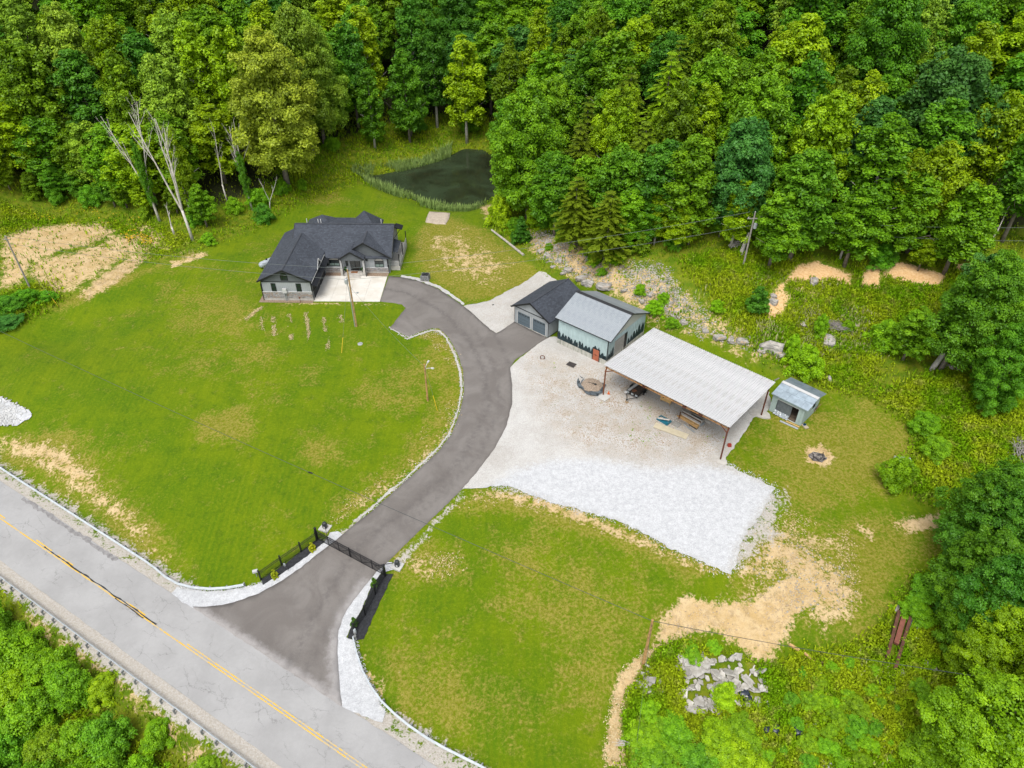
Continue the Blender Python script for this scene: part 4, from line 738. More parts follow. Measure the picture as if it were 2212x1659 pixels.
for i in range(15):
    for j in range(5): V.append((.72+i*.145,.16-.5*j/4+(rs.uniform(-.05,.05)),.55-.42*j/4+rs.uniform(-.05,.05)))
m.add(V,[(i*5+j,(i+1)*5+j,(i+1)*5+j+1,i*5+j+1) for i in range(14) for j in range(4)]); m.build('plastic_sheet',plain('clear_plastic',(.36,.40,.43),.25,0,.5,5,.6),sh)
def tin(y0,z0,y1,z1,n,w0,w1,mat):
    for k in range(n):
        a=w0+(w1-w0)*k/n; b=w0+(w1-w0)*(k+1)/n-.02; t=.008*(k%2); MB().prism([(a,y0,z0+t),(b,y0,z0+t),(b,y1,z1+t),(a,y1,z1+t)],(0,0,-.03)).build('roof_panel',mat,sh)
tin(-.28,3.02,1.15,3.24,5,-.15,4.95,TINR); tin(1.05,3.26,2.4,3.46,4,-.15,4.95,TINR); tin(2.4,3.46,5.15,2.66,3,-.15,4.95,TIND)
MB().prism([(-.16,2.12,3.47),(4.96,2.12,3.47),(4.96,2.62,3.51),(-.16,2.62,3.51)],(0,0,.03)).build('ridge_cap',WHT,sh); sb('fascia',TINR,-.15,4.95,-.30,-.285,2.9,3.02)
# ------------------------------------------------------------------ fence, gate
FBL=plain('black_fence',(.014,.014,.017),.45,0,.2); FBLP=MB()
PKT=MB().box(-.016,.016,-.013,.013,.08,1.52).box(-.010,.010,-.008,.008,1.521,1.60).mesh('picket',FBL)
FPOST=MB().box(-.06,.06,-.06,.06,-.2,1.72).box(-.075,.075,-.075,.075,1.721,1.76).mesh('fence_post',FBL)
def fence(pts,label,endpost=True):
    P=[at(*p) for p in pts]; o=P[0]; t=thing('picket_fence',o,0,label,'fence')
    for p in P[1:] if not endpost else P: link('post',FPOST,t,p-o)
    for a,b in zip(P[:-1],P[1:]):
        d=b-a; L=Vector((d.x,d.y)).length; rz=math.atan2(d.y,d.x); n=int(L/.125)
        for h in (.22,1.12,1.38): MB().bar(a-o+Vector((0,0,h)),b-o+Vector((0,0,h)),.035,.045).build('rail',FBL,t)
        for k in range(1,n):
            p=a+d*(k/n); link('picket',PKT,t,p-o,(0,0,rz))
    return t
fz=lambda zx,zy:(516.1+zx*.1833,1105.9+zy*.1833)
fence([fz(920,345),fz(738,475),fz(508,632),fz(262,805)],'black metal picket fence on the lawn side of the gate, beside the dark mulch strip')
fence([fz(1722,762),fz(1612,978),fz(1492,1220),fz(1360,1425)],'black metal picket fence with dark mulch behind it, between white gravel and grass')
GL=at(*fz(940,332)); GR=at(*fz(1712,752)); gd_=GR-GL; GLEN=Vector((gd_.x,gd_.y)).length; grz=math.atan2(gd_.y,gd_.x); gz=min(GL.z,GR.z)+.10
GPK=MB().box(-.014,.014,-.012,.012,.0,1.58).mesh('picket',FBL)
def leaf(loc,rz,L,lab):
    t=thing('gate_leaf',loc,rz,lab,'gate','leaves of the driveway gate'); m=MB(); f=.05
    for z in (.08,1.15,1.5): m.box(0,L,-f/2,f/2,z,z+.06)
    for k in range(4): x=L*k/3; MB().box(x-.035,x+.035,-.035,.035,.05,1.66).build('stile',FBL,t)
    m.build('rails',FBL,t)['kind']='stuff'
    for k in range(3):
        x0,x1=L*k/3,L*(k+1)/3; MB().bar((x0,-.03,.14 if k!=1 else 1.12),(x1,-.03,1.12 if k!=1 else .14),.03,.04).build('brace',FBL,t)
    n=int(L/.115)
    for k in range(1,n): link('picket',GPK,t,(L*k/n,0.02,.06))
    return t
leaf(GL+Vector((0,0,gz-GL.z)),grz,GLEN/2-.05,'black gate leaf hung on the house-side post, nearer the lawn')
leaf(GR+Vector((0,0,gz-GR.z)),grz+math.pi,GLEN/2-.05,'black gate leaf hung on the post by the edge of the smaller lawn')
GPST=MB().box(-.10,.10,-.10,.10,-.3,1.95).box(-.13,.13,-.13,.13,1.951,2.0).mesh('gate_post',FBL)
for p,l in ((GL+(GL-GR).normalized()*.16,'thick black gate post on the lawn side with the fence running from it'),(GR+(GR-GL).normalized()*.16,'thick black gate post next to the mulch bed')):
    o=link('gate_post',GPST,None,p,(0,0,grz)); tag(o,l,'gate post',group='gate posts')
PADC=plain('white_pad',(.62,.61,.58),.85,0,.06,3); OPG=plain('operator_grey',(.05,.055,.06),.5,0,.2)
for c,hinge,lab in ((fz(1018,190),GL+gd_*.17,'dark gate opener box on a white concrete pad by the big lawn'),(fz(1868,640),GR-gd_*.12,'dark gate opener box on a white concrete pad near the bare grass')):
    p=at(*c); t=thing('gate_operator',p,grz+R(8),lab,'gate opener','gate openers'); MB().box(-.6,.6,-.55,.55,-.2,.12).build('pad',PADC,t)
    m=MB(); m.lathe([(.30,0),(.30,.55),(.24,.8),(.10,.88)],6,(0,0,.12)); m.build('housing',OPG,t); MB().box(.02,.2,-.30,-.27,.25,.55).build('label_plate',WHT,t)
    h=hinge-p; h=Matrix.Rotation(-(grz+R(8)),4,'Z')@Vector((h.x,h.y,.75)); MB().bar((0,0,.7),h,.06,.06).build('arm',FBL,t)
# ------------------------------------------------------------------ guardrails
GRL=plain('galvanised_rail',(.60,.65,.68),.5,.15,.12,2); POSTM=plain('guard_post',(.34,.35,.34),.8,.1,.25,3)
GPO=MB().box(-.06,.06,-.08,.08,-.4,.66).mesh('guard_post',POSTM); BLK_=MB().box(-.07,.07,-.09,.09,.42,.70).mesh('blockout',POSTM)
def guardrail(pts,label,side,flip=1):
    # resample to post spacing
    P=[Vector(p[:2]) for p in pts]; out=[P[0]]; acc=0.; st=1.905; last=P[0]
    for a,b in zip(P[:-1],P[1:]):
        L=(b-a).length; d=(b-a)/L; s_=0.
        while s_+st-acc<=L: s_+=st-acc; acc=0.; out.append(a+d*s_)
        acc+=L-s_
    Q=[gp(p.x,p.y) for p in out]; o=Q[len(Q)//2]; t=thing('guardrail',o,0,label,'guardrail')
    prof=[(0,.42),(.08,.49),(.0,.56),(0,.60),(.08,.67),(.0,.745),(-.06,.75)]
    for i,p in enumerate(Q):
        a=Q[max(i-1,0)]; b=Q[min(i+1,len(Q)-1)]; d=(b-a); rz=math.atan2(d.y,d.x); nrm=Vector((-math.sin(rz),math.cos(rz),0))*flip
        po=link('post',GPO,t,p-o-nrm*.24,(0,0,rz)); link('blockout',BLK_,po,(0,.115*flip,0))
    for i in range(0,len(Q)-1,2):
        seg=Q[i:i+3]; m=MB(); V=[]
        for j,p in enumerate(seg):
            k=i+j; a=Q[max(k-1,0)]; b=Q[min(k+1,len(Q)-1)]; d=b-a; rz=math.atan2(d.y,d.x); nrm=Vector((-math.sin(rz),math.cos(rz),0))*flip
            for dd,z in prof: V.append(p-o+nrm*(dd+.0)+Vector((0,0,z)))
        n=len(prof)
        for th in (0,):
            m.add(V,[(j*n+q,(j+1)*n+q,(j+1)*n+q+1,j*n+q+1) for j in range(len(seg)-1) for q in range(n-1)])
        back=[v+Vector((0,0,0)) for v in V]
        m.build('rail',GRL,t)
    return t,Q
low=[rp(t,13.05) for t in range(-125,55,4)]
guardrail(low,'long straight guardrail between the road and the thicket below it','low',1)
c1=wp([z5_ for z5_ in [(372,1263),(405,1274),(443,1279),(485,1278),(525,1272),(560,1259)]])
upp=[rp(t,22.75) for t in range(-125,int(rt(350,1256)),4)]+[Vector(p) for p in c1]
guardrail(upp,'guardrail along the lawn side of the road, curving in to the picket fence','up',-1)
c2=wp([(764,1383),(770,1412),(783,1452),(800,1486),(824,1520),(860,1555),(905,1590),(960,1622),(1040,1662)])
guardrail([Vector(p) for p in c2]+[Vector((c2[-1][0]+.857*k,c2[-1][1]-.515*k)) for k in (4,8,12,16,20)],'guardrail curving from the mulch bed down along the road','r',-1)
# ------------------------------------------------------------------ poles and lines
WOOD=plain('pole_wood',(.50,.31,.14),.9,0,.3,2.5,.35,c2=(.66,.43,.19)); WOODG=plain('old_pole_wood',(.36,.33,.29),.9,0,.25,2.5,.3); WOODR=plain('orange_pole_wood',(.52,.30,.12),.9,0,.35,2,.35)
CERA=plain('transformer_grey',(.52,.55,.57),.45,.1,.06); YPL=plain('guy_guard_yellow',(.72,.50,.01),.6,0,.08); WIREM=plain('wire_grey',(.20,.23,.22),.6,.3,.1); WIRED=plain('wire_dark',(.07,.085,.085),.6,.2,.1)
def pole(px,py,h,label,mat,lean=(0,0),r=.15):
    p=at(px,py); t=thing('utility_pole',p,0,label,'utility pole'); MB().tube([(0,0,-.5),(lean[0]*.5,lean[1]*.5,h*.5),(lean[0],lean[1],h)],[r,r*.85,r*.7],10).build('shaft',mat,t); t['top']=h; return t,p
def ins(t,x,y,z): MB().lathe([(.03,0),(.06,.05),(.04,.1),(.07,.15),(.03,.22)],8,(x,y,z)).build('insulator',WHT,t)
hp,hpp=pole(770,705,9.9,'brown utility pole with a transformer standing on the lawn before the patio',WOOD); ins(hp,0,0,9.9)
tr_=MB(); tr_.lathe([(.05,0),(.24,.02),(.26,.1),(.26,.75),(.2,.82),(.05,.84)],12,(-.42,-.05,7.55)); tr_.build('transformer',CERA,hp); MB().tube([(-.2,-.12,.0),(-.2,-.12,6.6),(-.3,-.1,7.5)],.06,7).build('conduit',GRYM,hp)
MB().bar((-.42,-.05,8.35),(0,0,9.2),.03,.03).build('jumper',WIRED,hp); MB().bar((.1,0,6.0),(.9,.05,5.95),.03,.03).build('light_arm',GRYM,hp); MB().box(.8,1.1,-.06,.16,5.9,6.02).build('lamp_head',GRYM,hp)
lp,lpp=pole(924,866,6.3,'slim brown wooden pole with two lamp arms in the lawn beside the drive',WOODR,(0,0),.13)
for a in (R(70),R(-20)):
    d=Vector((math.cos(a),math.sin(a),0)); ar=MB().tube([d*.1+Vector((0,0,5.5)),d*.5+Vector((0,0,5.75)),d*1.0+Vector((0,0,5.9))],.035,6).build('lamp_arm',WHT,lp); MB().bar(d*.95+Vector((0,0,5.88)),d*1.35+Vector((0,0,5.9)),.22,.12).build('lamp_head',WHT,ar)
bp,bpp=pole(1388,1440,7.9,'bare orange-brown pole between the rubble heap and the lawn',WOODR,(.05,.05),.17)
rp_,rpp=pole(1606,572,8.6,'grey utility pole with a transformer on the weedy slope before the forest',WOODG); ins(rp_,0,0,8.6)
tr_=MB(); tr_.lathe([(.05,0),(.24,.02),(.26,.1),(.26,.75),(.2,.82),(.05,.84)],12,(.42,-.05,6.1)); tr_.build('transformer',CERA,rp_); MB().box(-.95,.95,-.06,.06,7.6,7.72).build('crossarm',WOODG,rp_); 
for x in (-.8,.8): ins(rp_,x,0,7.72)
tp,tpp=pole(65,622,9.2,'old grey utility pole on the bare tan bank above the road',WOODG); MB().box(-.5,.5,-.05,.05,8.7,8.8).build('crossarm',WOODG,tp); ins(tp,0,0,9.2)
def wire(a,b,sag,label,r=.02,mat=None,grp='overhead lines'):
    a=Vector(a); b=Vector(b); o=a; n=18; m=MB(); m.tube([(a-o)+(b-a)*(k/n)+Vector((0,0,-sag*4*(k/n)*(1-k/n))) for k in range(n+1)],r,5)
    return tag(m.build('power_line',mat or WIREM,None,o),label,'power line',group=grp)
def top(p,h,dx=0,dy=0): return Vector((p.x+dx,p.y+dy,p.z+h))
wire(top(tpp,9.3),top(hpp,10.05),.7,'thin upper wire from the bank pole to the pole before the patio')
wire(top(tpp,8.0),top(hpp,8.2),.7,'thin lower wire from the bank pole to the transformer before the patio')
wire(top(hpp,10.05),top(rpp,8.7,-.8),.8,'thin upper wire from the patio pole over the stony slope'); wire(top(hpp,8.2),top(rpp,6.6),.9,'thin lower wire from the patio pole over the stony slope')
def away(px,py,z): 
    q=atz(px,py,z); return Vector(q)
wire(top(rpp,7.95,.8),away(2330,489,17.2),.8,'thin upper wire before the forest edge, leading away from the slope pole'); wire(top(rpp,6.6),away(2330,520,15.2),.8,'thin lower wire before the forest edge, leading away from the slope pole')
bt=top(bpp,7.8); wl=away(-260,590,5.0)
wire(bt,wl,1.2,'long dark cable crossing above the lawns and the driveway',.026,WIRED); wire(bt,away(2380,1497,4.6),.6,'dark cable running from the rubble-side pole over the thicket',.026,WIRED)
wire(bt+Vector((0,0,-.3)),at(1371,1640)+Vector((0,0,.1)),0.02,'guy cable slanting from the rubble-side pole into the bushes',.015,WIRED)
wire(top(hpp,7.0),top(lpp,5.9),.5,'thin service wire from the patio pole to the lamp pole',.014)
sx=atz(668,1019,3.6); sp_=MB().tube([(-.35,.12,.07),(-.2,.06,.04),(.2,-.07,-.03),(.35,-.12,-.06)],[.03,.10,.10,.03],8).build('splice_case',FBL,None,None); 
# the splice sits on the long cable
best=min(((bt+(wl-bt)*(k/200)+Vector((0,0,-1.2*4*(k/200)*(1-k/200)))) for k in range(201)),key=lambda q:abs((q.x*FPX/(q.y*CP-(q.z-CAMZ)*SP)+CX)-668)); sp_.location=best; sp_.rotation_euler=(0,0,math.atan2((wl-bt).y,(wl-bt).x)+R(19)); tag(sp_,'black splice case hanging on the long cable over the lawn','cable splice')
def guy(topv,px,py,label,l=2.3):
    b=at(px,py); d=(topv-b).normalized(); t=thing('guy_wire',b,0,label,'guy wire'); MB().tube([d*.0,topv-b],.012,5).build('cable',WIREM,t); MB().tube([d*.05,d*l],.045,6).build('guard',YPL,t)
guy(top(hpp,9.4),738,763,'guy wire with a yellow guard in the striped lawn before the house'); guy(top(lpp,6.1),945,888,'guy wire with a yellow guard beside the lamp pole'); guy(top(tpp,9.0),126,662,'guy wire with a yellow guard beside the bank pole')
# ------------------------------------------------------------------ plants at the gate, keypad, sign (leaves made further down)
k=thing('keypad_post',at(*fz(588,682)),grz,'thin black keypad post in the white gravel before the fence','keypad'); MB().tube([(0,0,0),(0,0,1.1),(0,-.25,1.25)],.035,7).build('post',FBL,k); MB().box(-.12,.12,-.40,-.26,1.12,1.42).build('keypad_box',GRYM,k); MB().box(-.12,.12,-.12,.12,0,.05).build('base',FBL,k)
k=thing('mail_box',at(*fz(212,760)),R(20),'small white box on a post at the end of the fence','box'); MB().box(-.04,.04,-.04,.04,-.1,.8).build('post',POSTM,k); MB().box(-.28,.28,-.16,.16,.8,1.05).build('box',WHT,k)
rm=thing('reflector_post',at(*fz(1372,1432)),R(10),'pale guardrail end shoe beside the mulch bed','post'); MB().lathe([(.16,0),(.16,.5),(.12,.75)],8).build('shoe',GRL,rm); MB().box(-.1,.1,-.3,-.1,0,.5).build('block',POSTM,rm)
for i,(px,py) in enumerate([(778,743)]): 
    k=thing('drain_cover',at(px,py)+Vector((0,0,.03)),0,'small round pale lid set in the lawn near the drive turnout','lid'); MB().lathe([(.32,0),(.32,.05),(.3,.06)],16).build('lid',GRYM,k); MB().lathe([(.38,-.1),(.38,.035),(.33,.03)],16).build('collar',FND,k)
tag(MB().box(-.16,.16,-.12,.12,0,.08).build('manhole_cover',BLK,None,at(1065,659),(0,0,.5)),'small dark lid in the dry field behind the upper drive','lid')
# wrapped pallet at the field edge
k=thing('pallet_cage',at(919,604),R(-8),'grey caged pallet with a black top standing on the grass by the drive','pallet'); MB().box(-.65,.65,-.6,.6,.12,.95).build('load',plain('stacked_stone_load',(.22,.225,.22),.9,0,.5,6,.8,.5),k)
MB().box(-.7,.7,-.65,.65,0,.1).build('pallet_base',WOODG,k); MB().box(-.5,-.02,-.4,.4,.951,1.12).build('black_bag',BLK,k); MB().box(.04,.55,-.35,.45,.951,1.08).build('black_bag',BLK,k)
for x in (-.66,.66):
    for y in (-.6,.6): MB().box(x-.03,x+.03,y-.03,y+.03,.1,1.0).build('cage_post',GRYM,k)
lg=at(1062,498); lg2=at(1131,552); tag(MB().tube([Vector((0,0,.14)),(lg2-lg)*.5+Vector((0,0,.18)),lg2-lg+Vector((0,0,.12))],[.17,.20,.22],9).build('log',plain('bleached_log',(.52,.47,.41),.9,0,.2,2,.3),None,lg),'long bleached log lying along the edge of the dry field','log')
# ------------------------------------------------------------------ under and around the carport
for q,lab,s_ in ((fz(0,0),'',0),): pass
def cpad(px,py,lab,w=.75,rz=0.):
    return tag(MB().box(-w,w,-w,w,-.2,.14).build('concrete_pad',PADC,None,at(px,py),(0,0,CAR_RZ+rz)),lab,'concrete pad',group='post footings')
cpad(1304,858,'square pale concrete footing with an orange cone on it under the carport post',.72); 
def blob(name,px,py,r,mat,lab,n=9,z=.1,sx=1.5): 
    rs=random.Random(px); m=MB(); m.prism([(r*sx*math.cos(2*math.pi*i/n)*rs.uniform(.8,1.15),r*math.sin(2*math.pi*i/n)*rs.uniform(.8,1.15),-.2) for i in range(n)],(0,0,.2+z)); return tag(m.build(name,mat,None,at(px,py),(0,0,CAR_RZ)),lab,'concrete pad',group='post footings')
blob('concrete_pad',1554,994,.75,FND,'worn round footing under the nearest carport post at the white gravel'); blob('concrete_pad',1640,893,1.0,FND,'wide worn footing under the carport post next to the tin shed')
co_=thing('traffic_cone',at(1314.5,852)+Vector((0,0,.14)),0,'small orange cone standing on the carport footing','cone'); ORG=plain('cone_orange',(.85,.17,.02),.6,0,.08); MB().box(-.15,.15,-.15,.15,0,.03).build('base',ORG,co_); MB().lathe([(.12,.03),(.04,.48),(.03,.5)],10).build('body',ORG,co_)
def tirering(px,py,lab,r=.33,mat=RSD):
    n=14; m=MB(); m.tube([(r*math.cos(2*math.pi*i/n),0,r+r*math.sin(2*math.pi*i/n)) for i in range(n+1)],.06,6,cap=False); return tag(m.build('rusty_ring',mat,None,at(px,py),(0,0,R(-10))),lab,'ring')
tirering(1171.7,776,'rusty ring standing upright in the weeds before the barn')
# tarp with gravel heap
o=at(1279,832); rs=random.Random(12); heap=[];m=MB(); n=26
for k,(rr,zz) in enumerate([(1.5,.02),(1.1,.18),(.6,.3),(.15,.34)]):
    for i in range(n): a=2*math.pi*i/n; heap.append((rr*1.05*math.cos(a)*rs.uniform(.93,1.07),rr*1.12*math.sin(a)*rs.uniform(.93,1.07),zz+rs.uniform(-.03,.03)))
m.add(heap,[(k*n+i,k*n+(i+1)%n,(k+1)*n+(i+1)%n,(k+1)*n+i) for k in range(3) for i in range(n)]+[tuple(3*n+i for i in range(n))]); tag(m.build('gravel_heap',plain('pea_gravel',(.36,.28,.21),.95,0,.35,7,.7,.6),None,o+Vector((0,0,.04))),'low heap of tan gravel inside the torn black tarp','gravel heap')
TARP=plain('black_tarp',(.030,.042,.05),.4,0,.4,1.6,.5,.5,c2=(.17,.20,.22)); m=MB(); V=[]; n=40
for i in range(n+1):
    a=2*math.pi*i/n; w=.28+.42*abs(math.sin(a*1.5+.6))+rs.uniform(-.06,.06); 
    if .2<a<1.1: w*=.35
    for j in range(4): r=1.42+w*j/3; V.append((r*1.02*math.cos(a),r*1.1*math.sin(a),.12+.10*math.sin(j*1.7+i*.9)*rs.uniform(.4,1)))
m.add(V,[(i*4+j,(i+1)*4+j,(i+1)*4+j+1,i*4+j+1) for i in range(n) for j in range(3)]); fl=[(-1.5,1.5,.1),(-1.1,1.2,.3),(-2.1,1.95,.12),(-1.7,2.0,.2)]; m.add(fl,[(0,1,3,2)]); m.add([(.1,-1.7,.1),(.9,-1.6,.15),(.6,-2.5,.1),(-.1,-2.3,.2)],[(0,1,2,3)])
tag(m.build('torn_tarp',TARP,None,o),'crumpled black tarp in a ring round the tan gravel heap','tarp')
k=thing('shovel',o+Vector((-.1,.0,.36)),R(-28),'dark tool lying on top of the tan gravel heap','tool'); MB().bar((-.5,0,0),(.45,0,.02),.10,.05).build('handle',BLK,k); MB().box(.4,.75,-.14,.14,-.02,.06).build('blade',BLK,k)
def cpt(zx,zy): return at(1216.5+.2667*zx,678.3+.2667*zy)   # positions read off the carport close-up
def kpt(zx,zy,h=0.): return at((1880+zx/9.217)*.7373,(1120+zy/9.217)*.7373,h)
def mpt(zx,zy): return at((1690+zx/6.345)*.7373,(1050+zy/6.345)*.7373)
# trailer
a=mpt(945,700); b=mpt(1085,770); ux=(b-a).normalized(); trz=math.atan2(ux.y,ux.x); t=thing('utility_trailer',(a+b)/2,trz,'small black utility trailer with boards on its bed, half under the carport','trailer')
TB=plain('trailer_bed',(.085,.065,.05),.9,0,.4,4,.4); PLKW=plain('trailer_planks',(.16,.13,.10),.9,0,.35,3,.4)
w=.85; 
for i in range(7): MB().box(-w+.02+i*.24,-w+.24+i*.24,0,2.9,.55,.60).build('plank',TB,t)
m=MB()
for x in (-w,w): m.bar((x,0,.58),(x,2.9,.58),.06,.12); m.bar((x,0,.95),(x,2.9,.95),.05,.05); [m.bar((x,y,.55),(x,y,.95),.05,.05) for y in (0,1.45,2.9)]
for y in (0,2.9): m.bar((-w,y,.58),(w,y,.58),.06,.12); m.bar((-w,y,.95),(w,y,.95),.05,.05)
m.bar((-w,0,.5),(0,-1.15,.5),.07,.08); m.bar((w,0,.5),(0,-1.15,.5),.07,.08); m.build('frame',BLK,t)
for x in (-w+.05,-.12,.5): MB().box(x,x+.38,-.06,-.035,.62,.88).build('front_plate',GRYM,t)
MB().box(-.09,.09,-1.35,-1.1,.44,.56).build('coupler',BLK,t); MB().tube([(0,-1.2,0),(0,-1.2,.6)],.035,7).build('jack',GRYM,t); MB().box(-.2,.2,-1.35,-1.05,0,.09).build('jack_block',plain('raw_timber',(.40,.27,.14),.9,0,.3,3,.3),t)
TIM=bpy.data.materials['raw_timber']
for x in (-w-.2,w+.2):
    wh=MB().tube([(x-.1,1.6,.33),(x-.08,1.6,.33),(x+.08,1.6,.33),(x+.1,1.6,.33)],[.25,.33,.33,.25],16).build('wheel',BLK,t); MB().tube([(x-.11,1.6,.33),(x+.11,1.6,.33)],.16,12).build('rim',WHT,wh)
    MB().box(x-.13,x+.13,1.15,2.05,.70,.74).build('fender',BLK,t)
tag(MB().box(-.16,.16,-1.3,1.9,0,.14).build('gutter_piece',WHT,None,Vector(t.location)+Vector((.05,1.2,.62)),(0,0,trz-R(6))),'long white metal trim piece lying on the trailer bed','metal trim'); tag(MB().box(-.3,.25,-.2,.2,0,.12).build('scrap_board',plain('scrap_brown',(.24,.10,.05),.9,0,.4,5),None,Vector(t.location)+Vector((.45,.75,.61)),(0,0,.5)),'brown scrap piece lying in the trailer','scrap')
# plywood crate
p=kpt(640,515,.35); k=thing('plywood_crate',p,CAR_RZ+R(4),'square plywood crate on legs under the carport edge','crate'); PLY=plain('plywood',(.70,.44,.17),.8,0,.15,2.5,.2); MB().box(-.78,.78,-.05,1.1,.35,1.25).build('box',PLY,k); 
for x in (-.7,.62): MB().box(x,x+.1,-.02,.08,0,.35).build('leg',TIM,k); MB().box(x,x+.1,.95,1.05,0,.35).build('leg',TIM,k)
MB().box(-.42,-.26,-.075,-.05,.85,1.2).build('hand_hole',BLK,k)
# lumber heap
def plank(a,b,w,h,z,mat,lab,cat='board',grp=None,name='board',dz=0.):
    a=kpt(*a,z+h); b=kpt(*b,z+h); o=a.copy(); zz=max(a.z,b.z); return tag(MB().bar(Vector((0,0,z+h/2)),Vector((b.x-a.x,b.y-a.y,z+h/2+dz)),w,h).build(name,mat,None,Vector((o.x,o.y,zz)),None),lab,cat,group=grp)
GW=plain('grey_weathered_wood',(.34,.31,.27),.9,0,.3,3,.3); PALE=plain('pale_board',(.72,.68,.62),.85,0,.15,3,.2); TANB=plain('tan_board',(.66,.41,.17),.85,0,.25,3,.3); BRNB=plain('brown_board',(.20,.11,.06),.9,0,.3,3,.3); DKB=plain('dark_board',(.045,.048,.052),.8,0,.3,3)
for a_,b_,w_,h_,z_,m_,lab in [((1030,880),(1530,1180),.46,.30,.0,TANB,'thick tan timber with rough bark side, front of the lumber pile'),((1070,830),(1570,1130),.30,.42,.0,PALE,'broad pale timber in the middle of the lumber pile'),((1090,790),(1600,1090),.14,.46,.0,BRNB,'dark brown board edge standing in the lumber pile'),((1110,765),(1630,1070),.16,.52,.0,PALE,'narrow pale board on top of the lumber pile'),
  ((1130,730),(1690,1040),.40,.42,.0,GW,'grey weathered plank behind the pale boards of the pile'),((1090,685),(1560,930),.36,.40,.0,GW,'long grey weathered plank at the back of the lumber pile'),((1340,775),(1660,940),.26,.12,.42,DKB,'dark plank lying across the back of the pile'),((1340,855),(1640,1020),.12,.1,.44,DKB,'thin dark plank resting on the grey weathered planks'),((1490,795),(1690,905),.30,.08,.5,PALE,'short white panel on top of the pile near the beam'),
  ((960,890),(1500,1250),.14,.14,.02,TANB,'long thin orange-tan plank lying before the pile'),((930,980),(1210,1140),.30,.06,.02,GW,'flat grey board on the gravel beside the pile'),((1150,1130),(1430,1350),.16,.12,.02,GRYM,'grey metal channel lying on the gravel before the pile'),((1290,1130),(1500,1260),.34,.1,.0,DKB,'dark sheet lying at the near end of the lumber pile'),((1690,1010),(1840,1100),.30,.12,.1,PALE,'pale block at the far end of the lumber pile')]:
    plank(a_,b_,w_,h_,z_,m_,lab,'board','boards of the lumber pile')
plank((1015,930),(1050,800),.12,.5,.0,RST,'rusty rack end holding the lumber pile','rack',None,'rusty_rack')
plank((1590,1140),(1690,1090),.2,.3,.0,GRYM,'grey metal end piece at the lumber pile','metal piece',None,'metal_piece')
TEAL=plain('blue_plastic',(.015,.16,.23),.5,0,.2,3); p=kpt(600,1050); k=thing('plastic_sled',p,CAR_RZ-R(2),'blue plastic tub lying on the gravel beside the tan roofing sheet','tub'); MB().box(-.85,.85,-.5,.5,0,.06).build('bottom',TEAL,k)
for a4 in ((-.85,.85,-.5,-.42),(-.85,.85,.42,.5),(-.85,-.77,-.42,.42),(.77,.85,-.42,.42)): MB().box(a4[0],a4[1],a4[2],a4[3],.061,.28).build('rim',TEAL,k)
tag(MB().box(-.85,.7,-.10,.10,0,.07).build('slat_board',PALE,None,p+Vector((0,.05,.285)),(0,0,CAR_RZ+R(28))),'pale slotted board lying across the blue tub','board')
p=kpt(890,1110); k=thing('wire_frame_panel',p,CAR_RZ-R(1),'flat grey framed panel leaning on the gravel beside the blue tub','panel'); MB().box(-.75,.75,-.45,.45,.03,.07).build('sheet',plain('grey_mesh_panel',(.36,.35,.32),.8,0,.2,5,.3),k); m=MB(); [m.bar(a5,b5,.06,.06) for a5,b5 in (((-.78,-.48,.06),(.78,-.48,.06)),((-.78,.48,.06),(.78,.48,.06)),((-.78,-.48,.06),(-.78,.48,.06)),((.78,-.48,.06),(.78,.48,.06)))]; m.build('frame',GW,k)
a=kpt(345,1160); b=kpt(1230,1500); d=b-a; L=Vector((d.x,d.y)).length; me=ribbed(1.15,(0,0),(1.15,0),4).mesh('x',GW)
CRM=plain('cream_roofing',(.72,.64,.47),.6,.05,.08,2); m=ribbed(L,(-.55,.10),(.55,.10),22,.05); tag(m.build('roofing_sheet',CRM,None,a,(0,0,math.atan2(d.y,d.x))),'long cream ribbed roofing sheet lying flat on the gravel lot','roofing sheet')
k=thing('red_can',at(1575,964.5),0,'small red can standing on the gravel near the front carport post','can'); REDM=plain('red_paint',(.42,.05,.03),.5,0,.1); MB().box(-.22,.22,-.17,.17,0,.42).build('body',REDM,k); MB().lathe([(.05,0),(.05,.08)],8,(.1,0,.42)).build('cap',REDM,k); MB().bar((-.15,0,.5),(.05,0,.5),.04,.04).build('handle',REDM,k)
# shed surroundings
spt=lambda zx,zy: at((2180+zx/4.881)*.7373,(1080+zy/4.881)*.7373)
def sl(a,b,w,h,z,mat,lab,cat='board'):
    a=spt(*a); b=spt(*b); return tag(MB().bar((0,0,z+h/2),(b.x-a.x,b.y-a.y,b.z-a.z+z+h/2),w,h).build('board',mat,None,a),lab,cat)
sl((512,752),(770,868),.26,.08,.03,CERA,'pale metal strip lying in the grass before the tin shed'); sl((600,755),(790,840),.2,.05,.02,TANB,'tan board half hidden in the grass before the tin shed')
k=thing('bucket_tray',spt(866,825),R(20),'pale wooden tray with a bright blue tub at the shed corner','tray'); MB().box(-.28,.28,-.5,.4,0,.12).build('tray',plain('tray_wood',(.50,.42,.30),.85,0,.12),k); MB().lathe([(.12,.12),(.2,.3),(.18,.3),(.1,.16)],10,(0,.1,0)).build('blue_tub',plain('bright_blue',(.01,.25,.62),.4,0,.1),k)
k=tag(MB().box(-.05,.05,-.55,.55,0,1.0).build('leaning_plywood',plain('brown_plywood',(.28,.17,.085),.85,0,.2,3),None,spt(1010,600)+Vector((0,0,.0)),(0,R(18),SHED_RZ)),'brown plywood sheet leaning on the side wall of the tin shed','plywood')
sl((430,175),(500,140),.12,.12,.0,GW,'grey post piece standing at the shed back corner')
